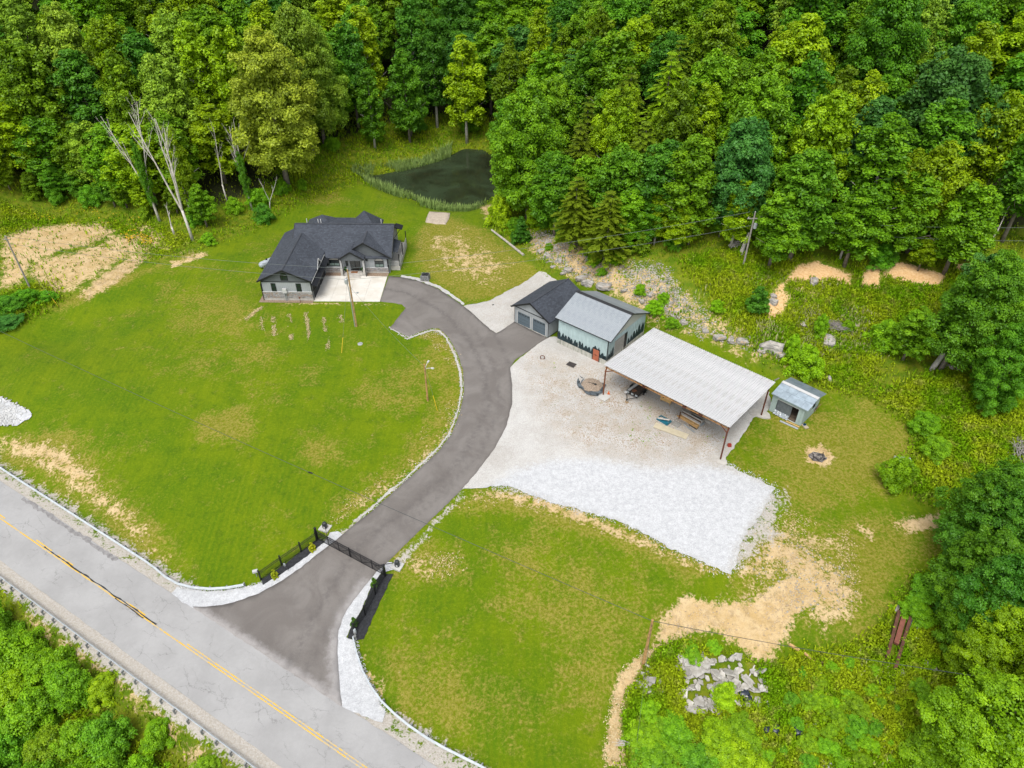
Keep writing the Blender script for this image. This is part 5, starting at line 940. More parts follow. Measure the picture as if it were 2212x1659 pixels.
# burn pit
bpx=at(1766,987); rs=random.Random(31); ASH=plain('ash',(.18,.16,.15),.95,0,.4,3,.6); m=MB(); m.prism([(1.2*math.cos(a)*rs.uniform(.8,1.1),.9*math.sin(a)*rs.uniform(.8,1.1),-.1) for a in [2*math.pi*i/14 for i in range(14)]],(0,0,.14)); k=thing('burn_pit',bpx,0,'burnt-out fire pit with charred sticks on a bare patch of lawn','fire pit'); m.build('ash_bed',ASH,k)
for i in range(16): a=rs.uniform(0,6.28); q=Vector((rs.uniform(-.8,.8),rs.uniform(-.5,.5),.08)); d=Vector((math.cos(a),math.sin(a),rs.uniform(-.05,.3)))*rs.uniform(.25,.6); MB().tube([q-d,q+d],rs.uniform(.03,.06),6).build('charred_stick',BLK if i%3 else GW,k)
# concrete box on the lawn edge
zp=lambda zx,zy: at(1585.2+zx*.3112,811+zy*.3112)
p=zp(1170,640); k=thing('concrete_vault',p,R(-12),'open pale concrete box half hidden behind a round bush','concrete box'); CB=plain('block_concrete',(.44,.45,.45),.9,0,.12,3,.2)
for a4 in ((-.95,.95,-1.25,-1.05),(-.95,.95,.95,1.15),(-.95,-.77,-1.05,.95),(.77,.95,-1.05,.95)): MB().box(a4[0],a4[1],a4[2],a4[3],-.2,.75).build('wall',CB,k)
tag(MB().box(-.5,.5,-.4,.4,-.1,.55).build('concrete_block',CB,None,zp(1195,735),(0,0,.35)),'pale concrete block beside the round bush, below the open box','concrete block')
# ------------------------------------------------------------------ foliage
g=NG('leaves'); oi=g.n('ShaderNodeObjectInfo'); tone=g.attr('tone').outputs['Fac']
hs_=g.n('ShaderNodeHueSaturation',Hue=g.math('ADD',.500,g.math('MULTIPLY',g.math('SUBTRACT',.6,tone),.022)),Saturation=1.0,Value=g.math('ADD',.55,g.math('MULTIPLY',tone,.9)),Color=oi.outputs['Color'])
df=g.n('ShaderNodeBsdfDiffuse',Color=hs_.outputs[0]); tl=g.n('ShaderNodeBsdfTranslucent',Color=g.scale(hs_.outputs[0],1.25)); gl=g.n('ShaderNodeBsdfGlossy',Color=(.9,.95,1.),Roughness=.45)
mx=g.n('ShaderNodeMixShader',Fac=.26); g.t.links.new(df.outputs[0],mx.inputs[1]); g.t.links.new(tl.outputs[0],mx.inputs[2])
mx2=g.n('ShaderNodeMixShader',Fac=.012); g.t.links.new(mx.outputs[0],mx2.inputs[1]); g.t.links.new(gl.outputs[0],mx2.inputs[2]); g.t.links.new(mx2.outputs[0],g.out.inputs[0]); LEAF=g.m
BARK=plain('bark',(.26,.22,.18),.95,0,.3,2,.4,.4); BARKP=plain('pale_bark',(.62,.58,.52),.95,0,.25,2.5,.3,.3)
def unit(v): return v/np.maximum(np.linalg.norm(v,axis=-1,keepdims=True),1e-9)
def leafquads(P,N,size,rs,asp=.62,T=None):
    n=len(P); T=unit(np.cross(N,rs.normal(size=(n,3)))) if T is None else T; B=unit(np.cross(N,T)); s=size[:,None] if np.ndim(size) else size
    V=np.stack([P-T*s*.5,P+B*s*.5*asp-T*s*.08,P+T*s*.5,P-B*s*.5*asp-T*s*.08],1).reshape(-1,3); return V,np.arange(n*4).reshape(n,4)
def prof(shape,t):
    if shape=='oval': r=(1-t)**.62*(t+.10)**.42*1.55
    elif shape=='tall': r=(1-t)**.48*(t+.12)**.30*1.32
    elif shape=='dome': r=np.sqrt(np.maximum(1-t**2.0,0))*(.72+.5*np.minimum(t*2.5,1))*.86
    elif shape=='cone': r=(1-t)**.85*(np.minimum(t*6,1)*.35+.65)
    else: r=np.sqrt(np.maximum(1-(t*1.25-.25)**2,0))
    return np.minimum(r,1.05)
def crown(name,seed,Hh,Rr,base,shape,ncl,nlf,ls,crad=(.17,.29),fill=.22,up=.45,lob=.2):
    rs=np.random.RandomState(seed); ts=rs.uniform(0,1,ncl*4); keep=rs.uniform(0,1.05,ncl*4)<(prof(shape,ts)*.8+.15); t=ts[keep][:ncl]; n=len(t); a=rs.uniform(0,2*np.pi,n); p1,p2,p3=rs.uniform(0,6.28,3)
    lobe=1+lob*np.sin(2*a+p1+t*3)+lob*.7*np.sin(3*a+p2-t*5)+lob*.5*np.sin(5*a+p3+t*9)
    rad=Rr*prof(shape,t)*lobe*rs.uniform(.60,1.0,n); z=Hh*(base+(1-base)*t*.97); rc=Rr*rs.uniform(*crad,n)*(.65+.5*prof(shape,t))
    C=np.stack([rad*np.cos(a),rad*np.sin(a),z],1); out=unit(np.stack([np.cos(a),np.sin(a),np.full(n,.35)],1))
    ct=rs.uniform(0,1,n); k=np.repeat(np.arange(n),nlf); m=len(k)
    d=unit(rs.normal(size=(m,3))+out[k]*.75+np.array([0,0,up])); rr=rs.uniform(.55,1.08,m)*rc[k]
    P=C[k]+d*rr[:,None]*np.array([1,1,.72]); N=unit(d*.6+np.array([0,0,.55])+rs.normal(size=(m,3))*.42)
    s=ls*rs.uniform(.65,1.35,m); tone=np.clip(.5*ct[k]+.5*rs.uniform(0,1,m),0,1)
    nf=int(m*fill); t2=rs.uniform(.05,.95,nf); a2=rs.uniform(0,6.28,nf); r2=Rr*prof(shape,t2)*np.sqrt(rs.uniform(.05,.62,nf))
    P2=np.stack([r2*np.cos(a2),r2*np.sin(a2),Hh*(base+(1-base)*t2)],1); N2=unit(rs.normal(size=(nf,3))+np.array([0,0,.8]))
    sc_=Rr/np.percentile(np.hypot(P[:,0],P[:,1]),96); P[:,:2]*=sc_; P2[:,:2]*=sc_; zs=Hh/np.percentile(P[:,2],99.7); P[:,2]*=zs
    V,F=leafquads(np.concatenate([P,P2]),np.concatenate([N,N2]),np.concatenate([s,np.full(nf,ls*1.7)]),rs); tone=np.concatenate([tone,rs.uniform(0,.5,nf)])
    return npmesh(name,V,F,LEAF,{'tone':np.repeat(tone,4)})
def conifer(name,seed,Hh,Rr,base,nw,nb,droop,ls,layer=.5):
    rs=np.random.RandomState(seed); Ps=[];Ns=[];Ts=[];to=[];S=[]
    for w in range(nw):
        t=(w+rs.uniform(-.3,.3))/nw; t=min(max(t,0),.995); R0=Rr*((1-t**1.5)**.8)*(.85 if t<.06 else 1)*rs.uniform(.82,1.1)+.15
        for b in range(nb):
            a=2*np.pi*(b+rs.uniform(-.3,.3))/nb+w*2.4; R1=R0*rs.uniform(.65,1.12); n=int(10+R1*13); s=rs.uniform(.12,1,n)**.75; sp=rs.uniform(-1,1,n)*(.10+.30*(1-s))*R1*.75
            x=R1*s; z=Hh*(base+(1-base)*t)-droop*R1*s*s+.10*R1*s+rs.uniform(-.1,.1,n)*layer
            ca,sa=math.cos(a),math.sin(a); Ps.append(np.stack([x*ca-sp*sa,x*sa+sp*ca,z],1)); Ns.append(unit(np.array([0,0,1.])+rs.normal(size=(n,3))*.30)); tt=unit(np.stack([ca-sa*np.sign(sp)*.8,sa+ca*np.sign(sp)*.8,np.full(n,-.25)],1)); Ts.append(tt); to.append(.25+.75*s*rs.uniform(.6,1,n)); S.append(ls*rs.uniform(.7,1.3,n))
    P=np.concatenate(Ps);N=np.concatenate(Ns);T=np.concatenate(Ts); N=unit(N-T*(N*T).sum(1,keepdims=True)); V,F=leafquads(P,N,np.concatenate(S),rs,.42,T)
    return npmesh(name,V,F,LEAF,{'tone':np.repeat(np.concatenate(to),4)})
def trunkmesh(name,seed,Hh,r,mat,limbs=7,top=.8,lr=.28):
    rs=random.Random(seed); m=MB(); bx,by=rs.uniform(-.03,.03)*Hh,rs.uniform(-.03,.03)*Hh; pts=[(bx*(k/5)**2,by*(k/5)**2,Hh*top*k/5) for k in range(6)]; pts[0]=(0,0,-.6)
    m.tube(pts,[r*1.25,r,r*.85,r*.66,r*.45,r*.2],8)
    for i in range(limbs):
        f=rs.uniform(.3,.8); z=Hh*top*f; a=rs.uniform(0,6.28); L=Hh*lr*(1.1-f)*rs.uniform(.7,1.2); o=Vector((bx*f*f,by*f*f,z)); d=Vector((math.cos(a),math.sin(a),.7)); m.tube([o,o+d*L*.5,o+d*L+Vector((0,0,.1*L))],[r*.35,r*.22,r*.06],6)
    return m.mesh(name,mat,True)
CR={'broad':[crown('crown',s,20,5.0,.20,'oval',100,112,.46) for s in (1,2,3,4)]+[crown('crown',s,20,5.0,.24,'dome',105,108,.46) for s in (5,6,7)],
    'tall':[crown('crown',s,24,4.2,.20,'tall',95,112,.46,(.22,.38),.15,.45,.26) for s in (11,12,13)],
    'big':[crown('crown',s,20,7.0,.14,'dome',190,112,.46,(.12,.2)) for s in (21,22)]+[crown('crown',23,24,7.0,.17,'oval',230,150,.38,(.12,.21),.18,.4,.12)]+[crown('crown',24,20,7.0,.05,'dome',260,190,.30,(.11,.19),.16)],
    'pine':[conifer('crown',s,18,4.4,.16,17,8,.30,.62) for s in (31,32,33)],
    'cedar':[crown('crown',s,5,1.45,.02,'cone',75,60,.20,(.18,.32),.3,.7,.1) for s in (41,42)],
    'bush':[crown('crown',s,4,2.2,.0,'round',75,150,.17,(.20,.38),.22,.6,.28) for s in (51,52,53,54)],
    'arb':[crown('crown',61,1.5,.38,.0,'cone',30,40,.09,(.25,.4),.3,.8,.05)]}
TR={'broad':[trunkmesh('trunk',s,20,.30,BARK) for s in (1,2)],'tall':[trunkmesh('trunk',3,24,.30,BARKP,8,.85,.2)],'big':[trunkmesh('trunk',4,20,.42,BARK,10)],'pine':[trunkmesh('trunk',5,18,.25,BARK,0,.9)],'cedar':[trunkmesh('trunk',6,5,.09,BARK,0,.8)],'bush':[trunkmesh('trunk',7,4,.07,BARK,6,.7,.5)],'arb':[trunkmesh('trunk',8,1.5,.03,BARK,0,.7)]}
BASE={'broad':(20,5.0),'tall':(24,4.2),'big':(20,7.0),'pine':(18,4.4),'cedar':(5,1.45),'bush':(4,2.2),'arb':(1.5,.38)}
NAME={'broad':'broadleaf_tree','tall':'poplar_tree','big':'large_tree','pine':'hemlock_tree','cedar':'cedar_tree','bush':'bush','arb':'arborvitae'}
COLS={'yg':(.210,.330,.004),'mg':(.130,.270,.006),'g':(.092,.232,.008),'dg':(.060,.175,.010),'bg':(.064,.180,.026),'ol':(.138,.240,.005),'lg':(.200,.320,.020),'lime':(.150,.290,.004),'py':(.270,.330,.022),'hem':(.105,.165,.007)}
CW={'yg':'yellow-green','mg':'fresh green','g':'mid green','dg':'dark green','bg':'blue-green','ol':'olive green','lg':'pale green','lime':'lime green','py':'pale yellowish','hem':'dull olive'}
trs=random.Random(77); TREES=[]
def grow(kind,p,h,r,col,label=None,cat=None,group=None,var=None,part='crown'):
    Hb,Rb=BASE[kind]; n=trs.randrange(len(CR[kind])-(kind=='big')) if var is None else var; t=thing(NAME[kind],p,trs.uniform(0,6.28),label,cat or ('bush' if kind in('bush','arb') else 'tree'),group); t.scale=(r/Rb,r/Rb,h/Hb)
    c=link('crown',CR[kind][n],t); k=COLS[col] if isinstance(col,str) else col; k=tuple(q*(1.3 if kind=='bush' else 1.) for q in k); f=trs.uniform(.86,1.16); c.color=(k[0]*f*trs.uniform(.92,1.08),k[1]*f,k[2]*f,1)
    link('trunk',TR[kind][n%len(TR[kind])],t); TREES.append((p.x,p.y,r)); return t
def at_top(px,py,h): # ground point of a tree of height h whose top shows at this photo position
    d=ray(px,py); t=np.arange(20.,420.,.5)/math.hypot(d[0],d[1]); X=d[0]*t;Y=d[1]*t;Zr=CAMZ+d[2]*t; gg=Zr-(H(X,Y)+h); k=np.nonzero(gg<0)[0]; i=k[0] if len(k) else len(t)-1
    return gp(X[i],Y[i])
def pix(P): dep=P[1]*CP-(P[2]-CAMZ)*SP; return CX+FPX*P[0]/dep, CY-FPX*(P[1]*SP+(P[2]-CAMZ)*CP)/dep
GT='trees of the forest edge'
# trees one can tell apart: photo position of the top, kind, height, crown radius, colour, label
for px,py,kd,h,r,c,l in [(20,88,'broad',23,6,'ol','olive green tree at the far end of the forest beyond the bare bank'),(150,108,'broad',21,5.5,'dg','dark green tree behind the meadow, next to the olive one over the bare bank'),(240,110,'broad',22,5,'ol','olive yellow tree rising behind the bare-stemmed dead trees'),
  (333,118,'broad',22,5,'lg','pale fresh tree with airy crown behind the tallest dead tree'),(402,50,'tall',24,4.4,'yg','tall yellow-green tree high on the hill behind the dead trees'),(477,60,'broad',24,5.2,'yg','bright yellow-green tree just over the big pale tree'),(512,106,'broad',20,4.5,'mg','fresh green tree squeezed between the dead trees and the big pale tree'),
  (566,128,'big',24,8.2,'py','big pale yellowish conical tree standing at the lawn edge behind the house'),(632,70,'big',24,6.2,'lg','broad pale green tree behind the big yellowish one'),(560,2,'tall',24,5.,'yg','pale yellow-green tree at the top of the hill above the big yellowish tree'),(110,6,'broad',22,5,'lg','light green tree high above the bare bank'),(217,38,'broad',22,5,'yg','yellow-green tree high above the dead trees'),(357,28,'broad',22,5,'lg','feathery pale tree near the top of the hill above the dead trees'),
  (777,14,'tall',24,4.6,'yg','tall golden-green poplar on the hill to the left of the pond'),(664,82,'big',22,5.8,'lg','light green spreading tree at the corner where the woods reach the lawn'),(790,150,'tall',17,3.3,'g','slim conical green tree standing behind the pond reeds'),(868,110,'broad',20,4.8,'g','round-topped green tree with layered lower boughs behind the pond meadow'),(880,190,'broad',11,4.2,'g','low layered green tree under the round-topped one behind the pond meadow'),
  (1000,80,'tall',23,4.7,'yg','bright yellow-green poplar reaching down to the far pond bank'),(880,2,'tall',25,4.5,'dg','tall dark tree behind the pond next to the bright poplar'),(930,40,'tall',24,4.2,'dg','dark tree between the tall dark one and the bright poplar'),(745,52,'broad',22,4.6,'dg','dark blue-green tree in the shade left of the golden poplar'),(1100,84,'tall',21,3.6,'ol','olive tree uphill to the right of the bright poplar'),(1163,24,'tall',23,3.8,'yg','pointed yellow-green poplar high above the pond'),(1217,52,'tall',18,3.0,'ol','small pointed olive tree beside the pointed poplar'),
  (1237,97,'pine',18,4.6,'bg','rounded blue-green pine on the hill above the pond'),(1303,20,'broad',21,4.4,'ol','olive tree above the rounded pine'),(1197,166,'big',20,6.2,'mg','large fresh green tree on the hill just above the one overhanging the pond'),(1143,232,'big',21,7.0,'mg','large bright green tree overhanging the pond'),(1323,196,'tall',18,2.9,'yg','slender yellow-green tree among the olive hemlocks'),(1362,188,'tall',18,2.6,'yg','second slender yellow-green tree, uphill beside the first among the hemlocks'),(1347,233,'tall',16,2.6,'yg','bright small yellow-green tree lowest among the hemlocks'),
  (1257,260,'pine',17,4.4,'hem','olive hemlock right behind the large bright tree'),(1275,200,'pine',18,4.2,'hem','olive hemlock next above the tree overhanging the pond'),(1365,134,'pine',19,4.8,'hem','broad olive hemlock high among the slender trees'),(1400,252,'pine',18,4.8,'hem','broad olive hemlock to the right of the small bright tree'),(1250,378,'pine',13,4.2,'hem','layered olive hemlock low down behind the cedar on the stony slope'),(1320,410,'pine',13,4.4,'hem','layered olive hemlock at the top of the stony slope'),(1205,330,'broad',15,4.2,'g','green tree in the shade of the large bright tree'),(1450,300,'broad',16,4.4,'dg','dark tree behind the forest edge above the stones'),
  (1350,322,'broad',15,4.4,'g','fresh green crown between two hemlocks above the stony slope'),(1275,340,'broad',13,3.8,'mg','small green tree in front of the hemlocks'),(1365,412,'broad',10,3.4,'mg','low green tree at the very edge above the stones'),
  (1565,4,'broad',21,5.2,'ol','olive tree at the top of the hill above the slope pole'),(1758,30,'broad',22,5.6,'yg','yellow-green tree at the top of the hill above the clay bank'),(1940,18,'big',21,6.8,'g','huge dark domed tree high above the clay bank'),(2140,50,'tall',20,4.0,'yg','yellow pointed tree at the top beyond the blue-green dome'),(2092,110,'big',22,7.6,'bg','huge blue-green domed tree on the right hillside'),(1660,162,'big',20,6.4,'mg','broad bright green tree in the middle of the right hillside'),(1808,200,'big',19,5.8,'yg','broad yellowish green tree below the bright broad one'),
  (1626,258,'big',18,5.6,'bg','dark blue-green tree above the slope pole'),(1918,214,'broad',18,5.0,'bg','pale greyish green tree in the middle of the right hillside'),(1940,254,'tall',20,4.8,'mg','tall fresh green tree standing out before the pale greyish one'),(1836,144,'tall',18,3.0,'ol','small olive pointed tree between the big crowns'),(1892,160,'tall',18,3.4,'yg','yellow small pointed tree below the huge dark dome'),(2048,310,'broad',17,4.6,'yg','yellow-green tree above the end of the clay bank'),(1768,330,'broad',17,5.2,'g','dark layered tree right above the clay bank'),
  (1508,300,'broad',17,4.8,'mg','fresh green tree at the forest edge left of the slope pole'),(1608,393,'tall',11,2.8,'yg','small yellow-green tree right behind the slope pole'),(1535,180,'tall',17,3.0,'yg','pointed yellow tree above the fresh green edge tree'),(1551,118,'broad',19,4.8,'mg','green crown uphill of the pointed yellow tree'),(1476,172,'broad',19,4.4,'ol','olive crown on the hill between the hemlocks and the right hillside'),(2192,203,'broad',18,4.6,'yg','golden green tree at the very end of the right hillside'),
  (2120,400,'broad',14,4.6,'mg','fresh green tree at the end of the clay bank'),(2000,380,'broad',14,4.4,'mg','leafy green tree over the middle of the clay bank'),(1880,400,'broad',13,4.4,'mg','leafy green tree over the near end of the clay bank'),(1700,420,'broad',12,4.0,'mg','low leafy tree between the slope pole and the clay bank'),(2165,545,'broad',12,4.0,'bg','blue-green tree behind the lone tree at the clay bank end')]:
    grow(kd,at_top(px,py,h),h,r,c,l,None,GT,2 if px==566 else None)
def lone(px,py,tpx,tpy,kd,r,c,l):
    b=at(px,py); d=ray(tpx,tpy); k=math.hypot(b.x,b.y)/math.hypot(d[0],d[1]); h=CAMZ+d[2]*k-b.z; return grow(kd,b,max(h,1),r,c,l,None,None,2 if kd=='big' else None)
lt=lone(2030,800,2116,588,'big',4.9,'g','big lone green tree with two pale trunks on the grassy bank'); lt.rotation_euler=(R(3),R(5),.3)
m=MB(); p=at(2012,798); m.tube([(0,0,-.3),(1.0,.3,3),(2.0,.8,6.5)],[.38,.3,.22],8); m.tube([(.3,.5,-.3),(1.6,1.0,3),(2.8,1.4,6)],[.28,.24,.16],8); tag(m.build('bare_stems',BARKP,None,p),'pair of pale leaning trunks at the foot of the lone tree','tree')['kind']='thing'  # trunks of the living lone tree, added as a separate object
lone(1950,778,1977,664,'broad',3.0,'mg','small leafy tree beside the big lone tree'); lone(1905,745,1910,690,'bush',2.6,'mg','round green bush left of the small leafy tree')
# ---- woods
occ=[(x,y) for x,y,_ in TREES]; wrs=np.random.RandomState(4); cand=[]
pts=wrs.uniform([-150,85],[165,255],(26000,2)); sdv=sdpoly(pts[:,0],pts[:,1],FOREST); far_pts=[]
acc=[]
cell={}
def okp(x,y,dm):
    i,j=int(x//9),int(y//9)
    for a in (-1,0,1):
        for b in (-1,0,1):
            for (u,v,w) in cell.get((i+a,j+b),()):
                if (u-x)**2+(v-y)**2<(dm*.5+w*.5)**2: return False
    return True
for x,y,r in TREES: cell.setdefault((int(x//9),int(y//9)),[]).append((x,y,r*1.25))
nwoods=0
KEEP=[(*at(417,520)[:2],9),(*at(346,480)[:2],7),(*at(545,453)[:2],8),(*at(492,440)[:2],5),(*at(620,445)[:2],6)]
for (x,y),s in zip(pts,sdv):
    if s<2.2: continue
    dm=7.4
    if any((x-a)**2+(y-b)**2<c*c for a,b,c in KEEP): continue
    if not okp(x,y,dm): continue
    z=float(H(x,y)); q=pix((x,y,z+17)); q2=pix((x,y,z+8))
    cell.setdefault((int(x//9),int(y//9)),[]).append((x,y,dm))
    if -70<q[0]<2282 and q2[1]>-60: acc.append((x,y,z,q,s))
    else: far_pts.append((x,y,z))
ZONES=[(260,'above the bare tan bank'),(430,'behind the dead trees'),(560,'over the pale tree'),(780,'behind the house'),(960,'behind the pond meadow'),(1080,'beyond the pond end'),(1230,'over the pond corner'),(1420,'around the hemlocks'),(1580,'above the stony slope'),(1780,'above the slope pole'),(2000,'above the clay bank'),(9999,'beyond the lone tree')]
ROWS=[(70,'topmost'),(150,'upper'),(240,'middle'),(340,'lower'),(9999,'front')]
LAB=[]
for x,y,z,q,s in acc:
    c=trs.choices(['g','mg','dg','yg','ol','bg','lg'],[28,30,16,8,7,6,9] if q[0]>700 else [20,28,10,15,10,3,16])[0]; kd='pine' if (1150<q[0]<1480 and trs.random()<.18) else trs.choices(['broad','tall','big'],[70,18,12])[0]
    h=trs.uniform(15,21) if s>8 else trs.uniform(12,18); r=trs.uniform(4.8,6.2) if kd!='tall' else trs.uniform(3.8,4.8); r=r*1.15 if kd=='big' else r
    if kd=='pine': c='hem' if trs.random()<.75 else 'ol'
    t=grow(kd,Vector((x,y,z)),h,r,c,None,'tree','trees of the woods'); zn=[n for l,n in ZONES if q[0]<l][0]; rw=[n for l,n in ROWS if q[1]<l][0]
    LAB.append((t,'%s %s of the %s woods %s'%(CW[c],{'broad':'tree','tall':'narrow tree','big':'spreading tree','pine':'hemlock'}[kd],rw,zn),q[0]))
ORD=['first','second','third','fourth','fifth','sixth','seventh','eighth','ninth','tenth','eleventh','twelfth']+['%dth'%k for k in range(13,60)]
def settle(L):
    by={}
    for t,l,x in L: by.setdefault(l,[]).append((x,t))
    for l,v in by.items():
        v.sort(key=lambda e:e[0])
        for i,(x,t) in enumerate(v): t['label']=l if len(v)==1 else l+', %s from the left'%ORD[i] 
settle(LAB)
# low leafy growth closing the forest edge
LAB=[]
def edge(line,step,h0,h1,cols,where,off=1.5):
    P=[Vector(q) for q in wp(line)]
    for a,b in zip(P[:-1],P[1:]):
        n=max(1,int((b-a).length/step)); nr=Vector((-(b-a).y,(b-a).x)).normalized()
        for k in range(n):
            q=a+(b-a)*((k+trs.random()*.7)/n)+nr*(off+trs.uniform(-1,1.6)); c=trs.choice(cols); h=trs.uniform(h0,h1); w=gp(q.x,q.y); px,py=pix(w)
            if not -40<px<2252: continue
            big=h>5; t=grow('broad' if big else 'bush',w,h,h*(.36 if big else .60),c,None,'bush' if not big else 'tree','leafy growth at the forest edge'); zn=[n_ for l_,n_ in ZONES if px<l_][0]
            LAB.append((t,'%s %s, forest edge %s'%(CW[c],'young tree' if big else 'low bush',zn.replace('above','over')),px))
edge(LINE[:5],2.8,8.0,15.0,['mg','g','ol','yg'],'',3.5); edge(LINE[:5],3.0,4.0,7.5,['mg','g','ol','yg'],'',1.5); edge(LINE[:5],4.5,2.0,4.0,['mg','g','ol'],'',.3); edge(LINE[4:10],5.5,2.2,6.5,['mg','g','dg','ol'],'',3.4); edge(LINE[9:],6.0,2.0,5.5,['g','dg','mg'],'',2.2); edge(LINE2,3.4,3.5,9.0,['mg','mg','g','yg'],'',1.0)
settle(LAB)
# the woods going on beyond the picture, as one mass
rs=np.random.RandomState(9); Vs=[];Fs=[];to=[];nb=0
extra=[(x,y,float(H(x,y))) for x,y in rs.uniform([-330,250],[330,420],(420,2))]+[(x,y,float(H(x,y))) for x,y in np.concatenate([rs.uniform([-330,95],[-150,250],(120,2)),rs.uniform([165,90],[330,250],(120,2))])]
for x,y,z in far_pts+extra:
    n=260; t=rs.uniform(0,1,n); a=rs.uniform(0,6.28,n); r=5*prof('oval',t)*rs.uniform(.6,1.05,n); P=np.stack([x+r*np.cos(a),y+r*np.sin(a),z+19*(.2+.8*t)],1); N=unit(np.stack([np.cos(a),np.sin(a),np.full(n,.9)],1)+rs.normal(size=(n,3))*.4)
    V,F=leafquads(P,N,rs.uniform(1.0,1.9,n),rs); Vs.append(V);Fs.append(F+nb);nb+=len(V); to.append(np.repeat(np.clip(rs.uniform(0,1)*.5+rs.uniform(0,.5,n),0,1),4))
fw=link('distant_woods',npmesh('distant_woods',np.concatenate(Vs),np.concatenate(Fs),LEAF,{'tone':np.concatenate(to)})); fw.color=(.06,.115,.014,1); tag(fw,'continuous green woods covering the farther hills','woods',kind='stuff')
print('trees',len(TREES),'woods',len(acc),'far',len(far_pts))
# ---- dead trees
DEAD=plain('dead_wood',(.70,.65,.58),.95,0,.2,2,.3,.3)
def dead(px,py,h,label,lean=(0,0),stems=2,seed=1,spread=.22,r=.24,ivy=0):
    rs=random.Random(seed); p=at(px,py); t=thing('bare_stems',p,0,label,'tree','dead bare trees'); m=MB(); br=MB()
    def limb(o,d,L,r,dep,mb):
        pts=[o]; q=o; k=4
        for i in range(k): d=(d+Vector((rs.uniform(-.10,.10),rs.uniform(-.10,.10),.07))).normalized(); q=q+d*L/k; pts.append(q)
        mb.tube(pts,[r*(1-.75*i/k) for i in range(k+1)],7 if r>.06 else 4,cap=False)
        if dep<=0: return
        for i in range(6 if dep>1 else 6):
            f=rs.uniform(.3,.95); j=min(int(f*k),k-1); o2=pts[j]+(pts[j+1]-pts[j])*(f*k-j); a=rs.uniform(0,6.28); d2=(d+Vector((math.cos(a),math.sin(a),.15))*rs.uniform(.35,.7)).normalized(); limb(o2,d2,L*(1-f*.55)*rs.uniform(.28,.5),r*(1-.7*f)*.5,dep-1,br)
    base=Vector((0,0,-.3)); fork=Vector((lean[0]*.3,lean[1]*.3,h*.25)); m.tube([base,fork*.5,fork],[r*1.35,r*1.1,r],9)
    for s in range(stems):
        a=6.28*s/stems+rs.uniform(0,1); d=Vector((lean[0]/h+math.cos(a)*spread,lean[1]/h+math.sin(a)*spread,1)).normalized(); limb(fork-Vector((0,0,.2)),d,h*.75*rs.uniform(.8,1.02),r*.85,2,m)
    m.build('trunk',DEAD,t,smooth=True); br.build('branches',DEAD,t,smooth=True)['kind']='stuff'
    if ivy:
        c=link('foliage',CR['tall'][0],t,(lean[0]*.25,lean[1]*.25,.5),None,(.24,.24,ivy)); k=COLS['g']; c.color=(*k,1)
    return t
dead(417,520,23,'tallest dead tree with many bare forked stems at the lawn edge',(-1.5,1.0),4,3,.13,.21); dead(346,480,22,'dead tree with a few leaves and a straight bare trunk behind the flowers',(-1.2,.5),2,5,.11,.19,.62); dead(545,453,17,'leafless tree with silvery drooping twigs beside the big pale tree',(-.8,.4),2,8,.18,.16,.45); dead(377,506,6,'short pale snag leaning between the two dead trees',(-.5,.2),1,11,.06,.16); dead(492,440,15,'thin bare tree in the shade behind the silvery one',(-.5,.4),1,14,.10,.12)
dead(583,452,7,'bent bare branches rising from the round shrub by the lawn',(1.0,.3),2,17,.3,.09); dead(1885,548,9,'bare pale trunk at the forest edge over the clay bank',(1.6,1.2),1,19,.04,.17); dead(2128,538,11,'thin bare leaning trunk at the far end of the forest edge',(3.2,1.5),1,22,.05,.12); dead(1262,178,11,'grey bare tree top among the hemlocks',(0,0),2,25,.1,.12)
for px,py,tp,lab in [(801,325,150,''),]: pass
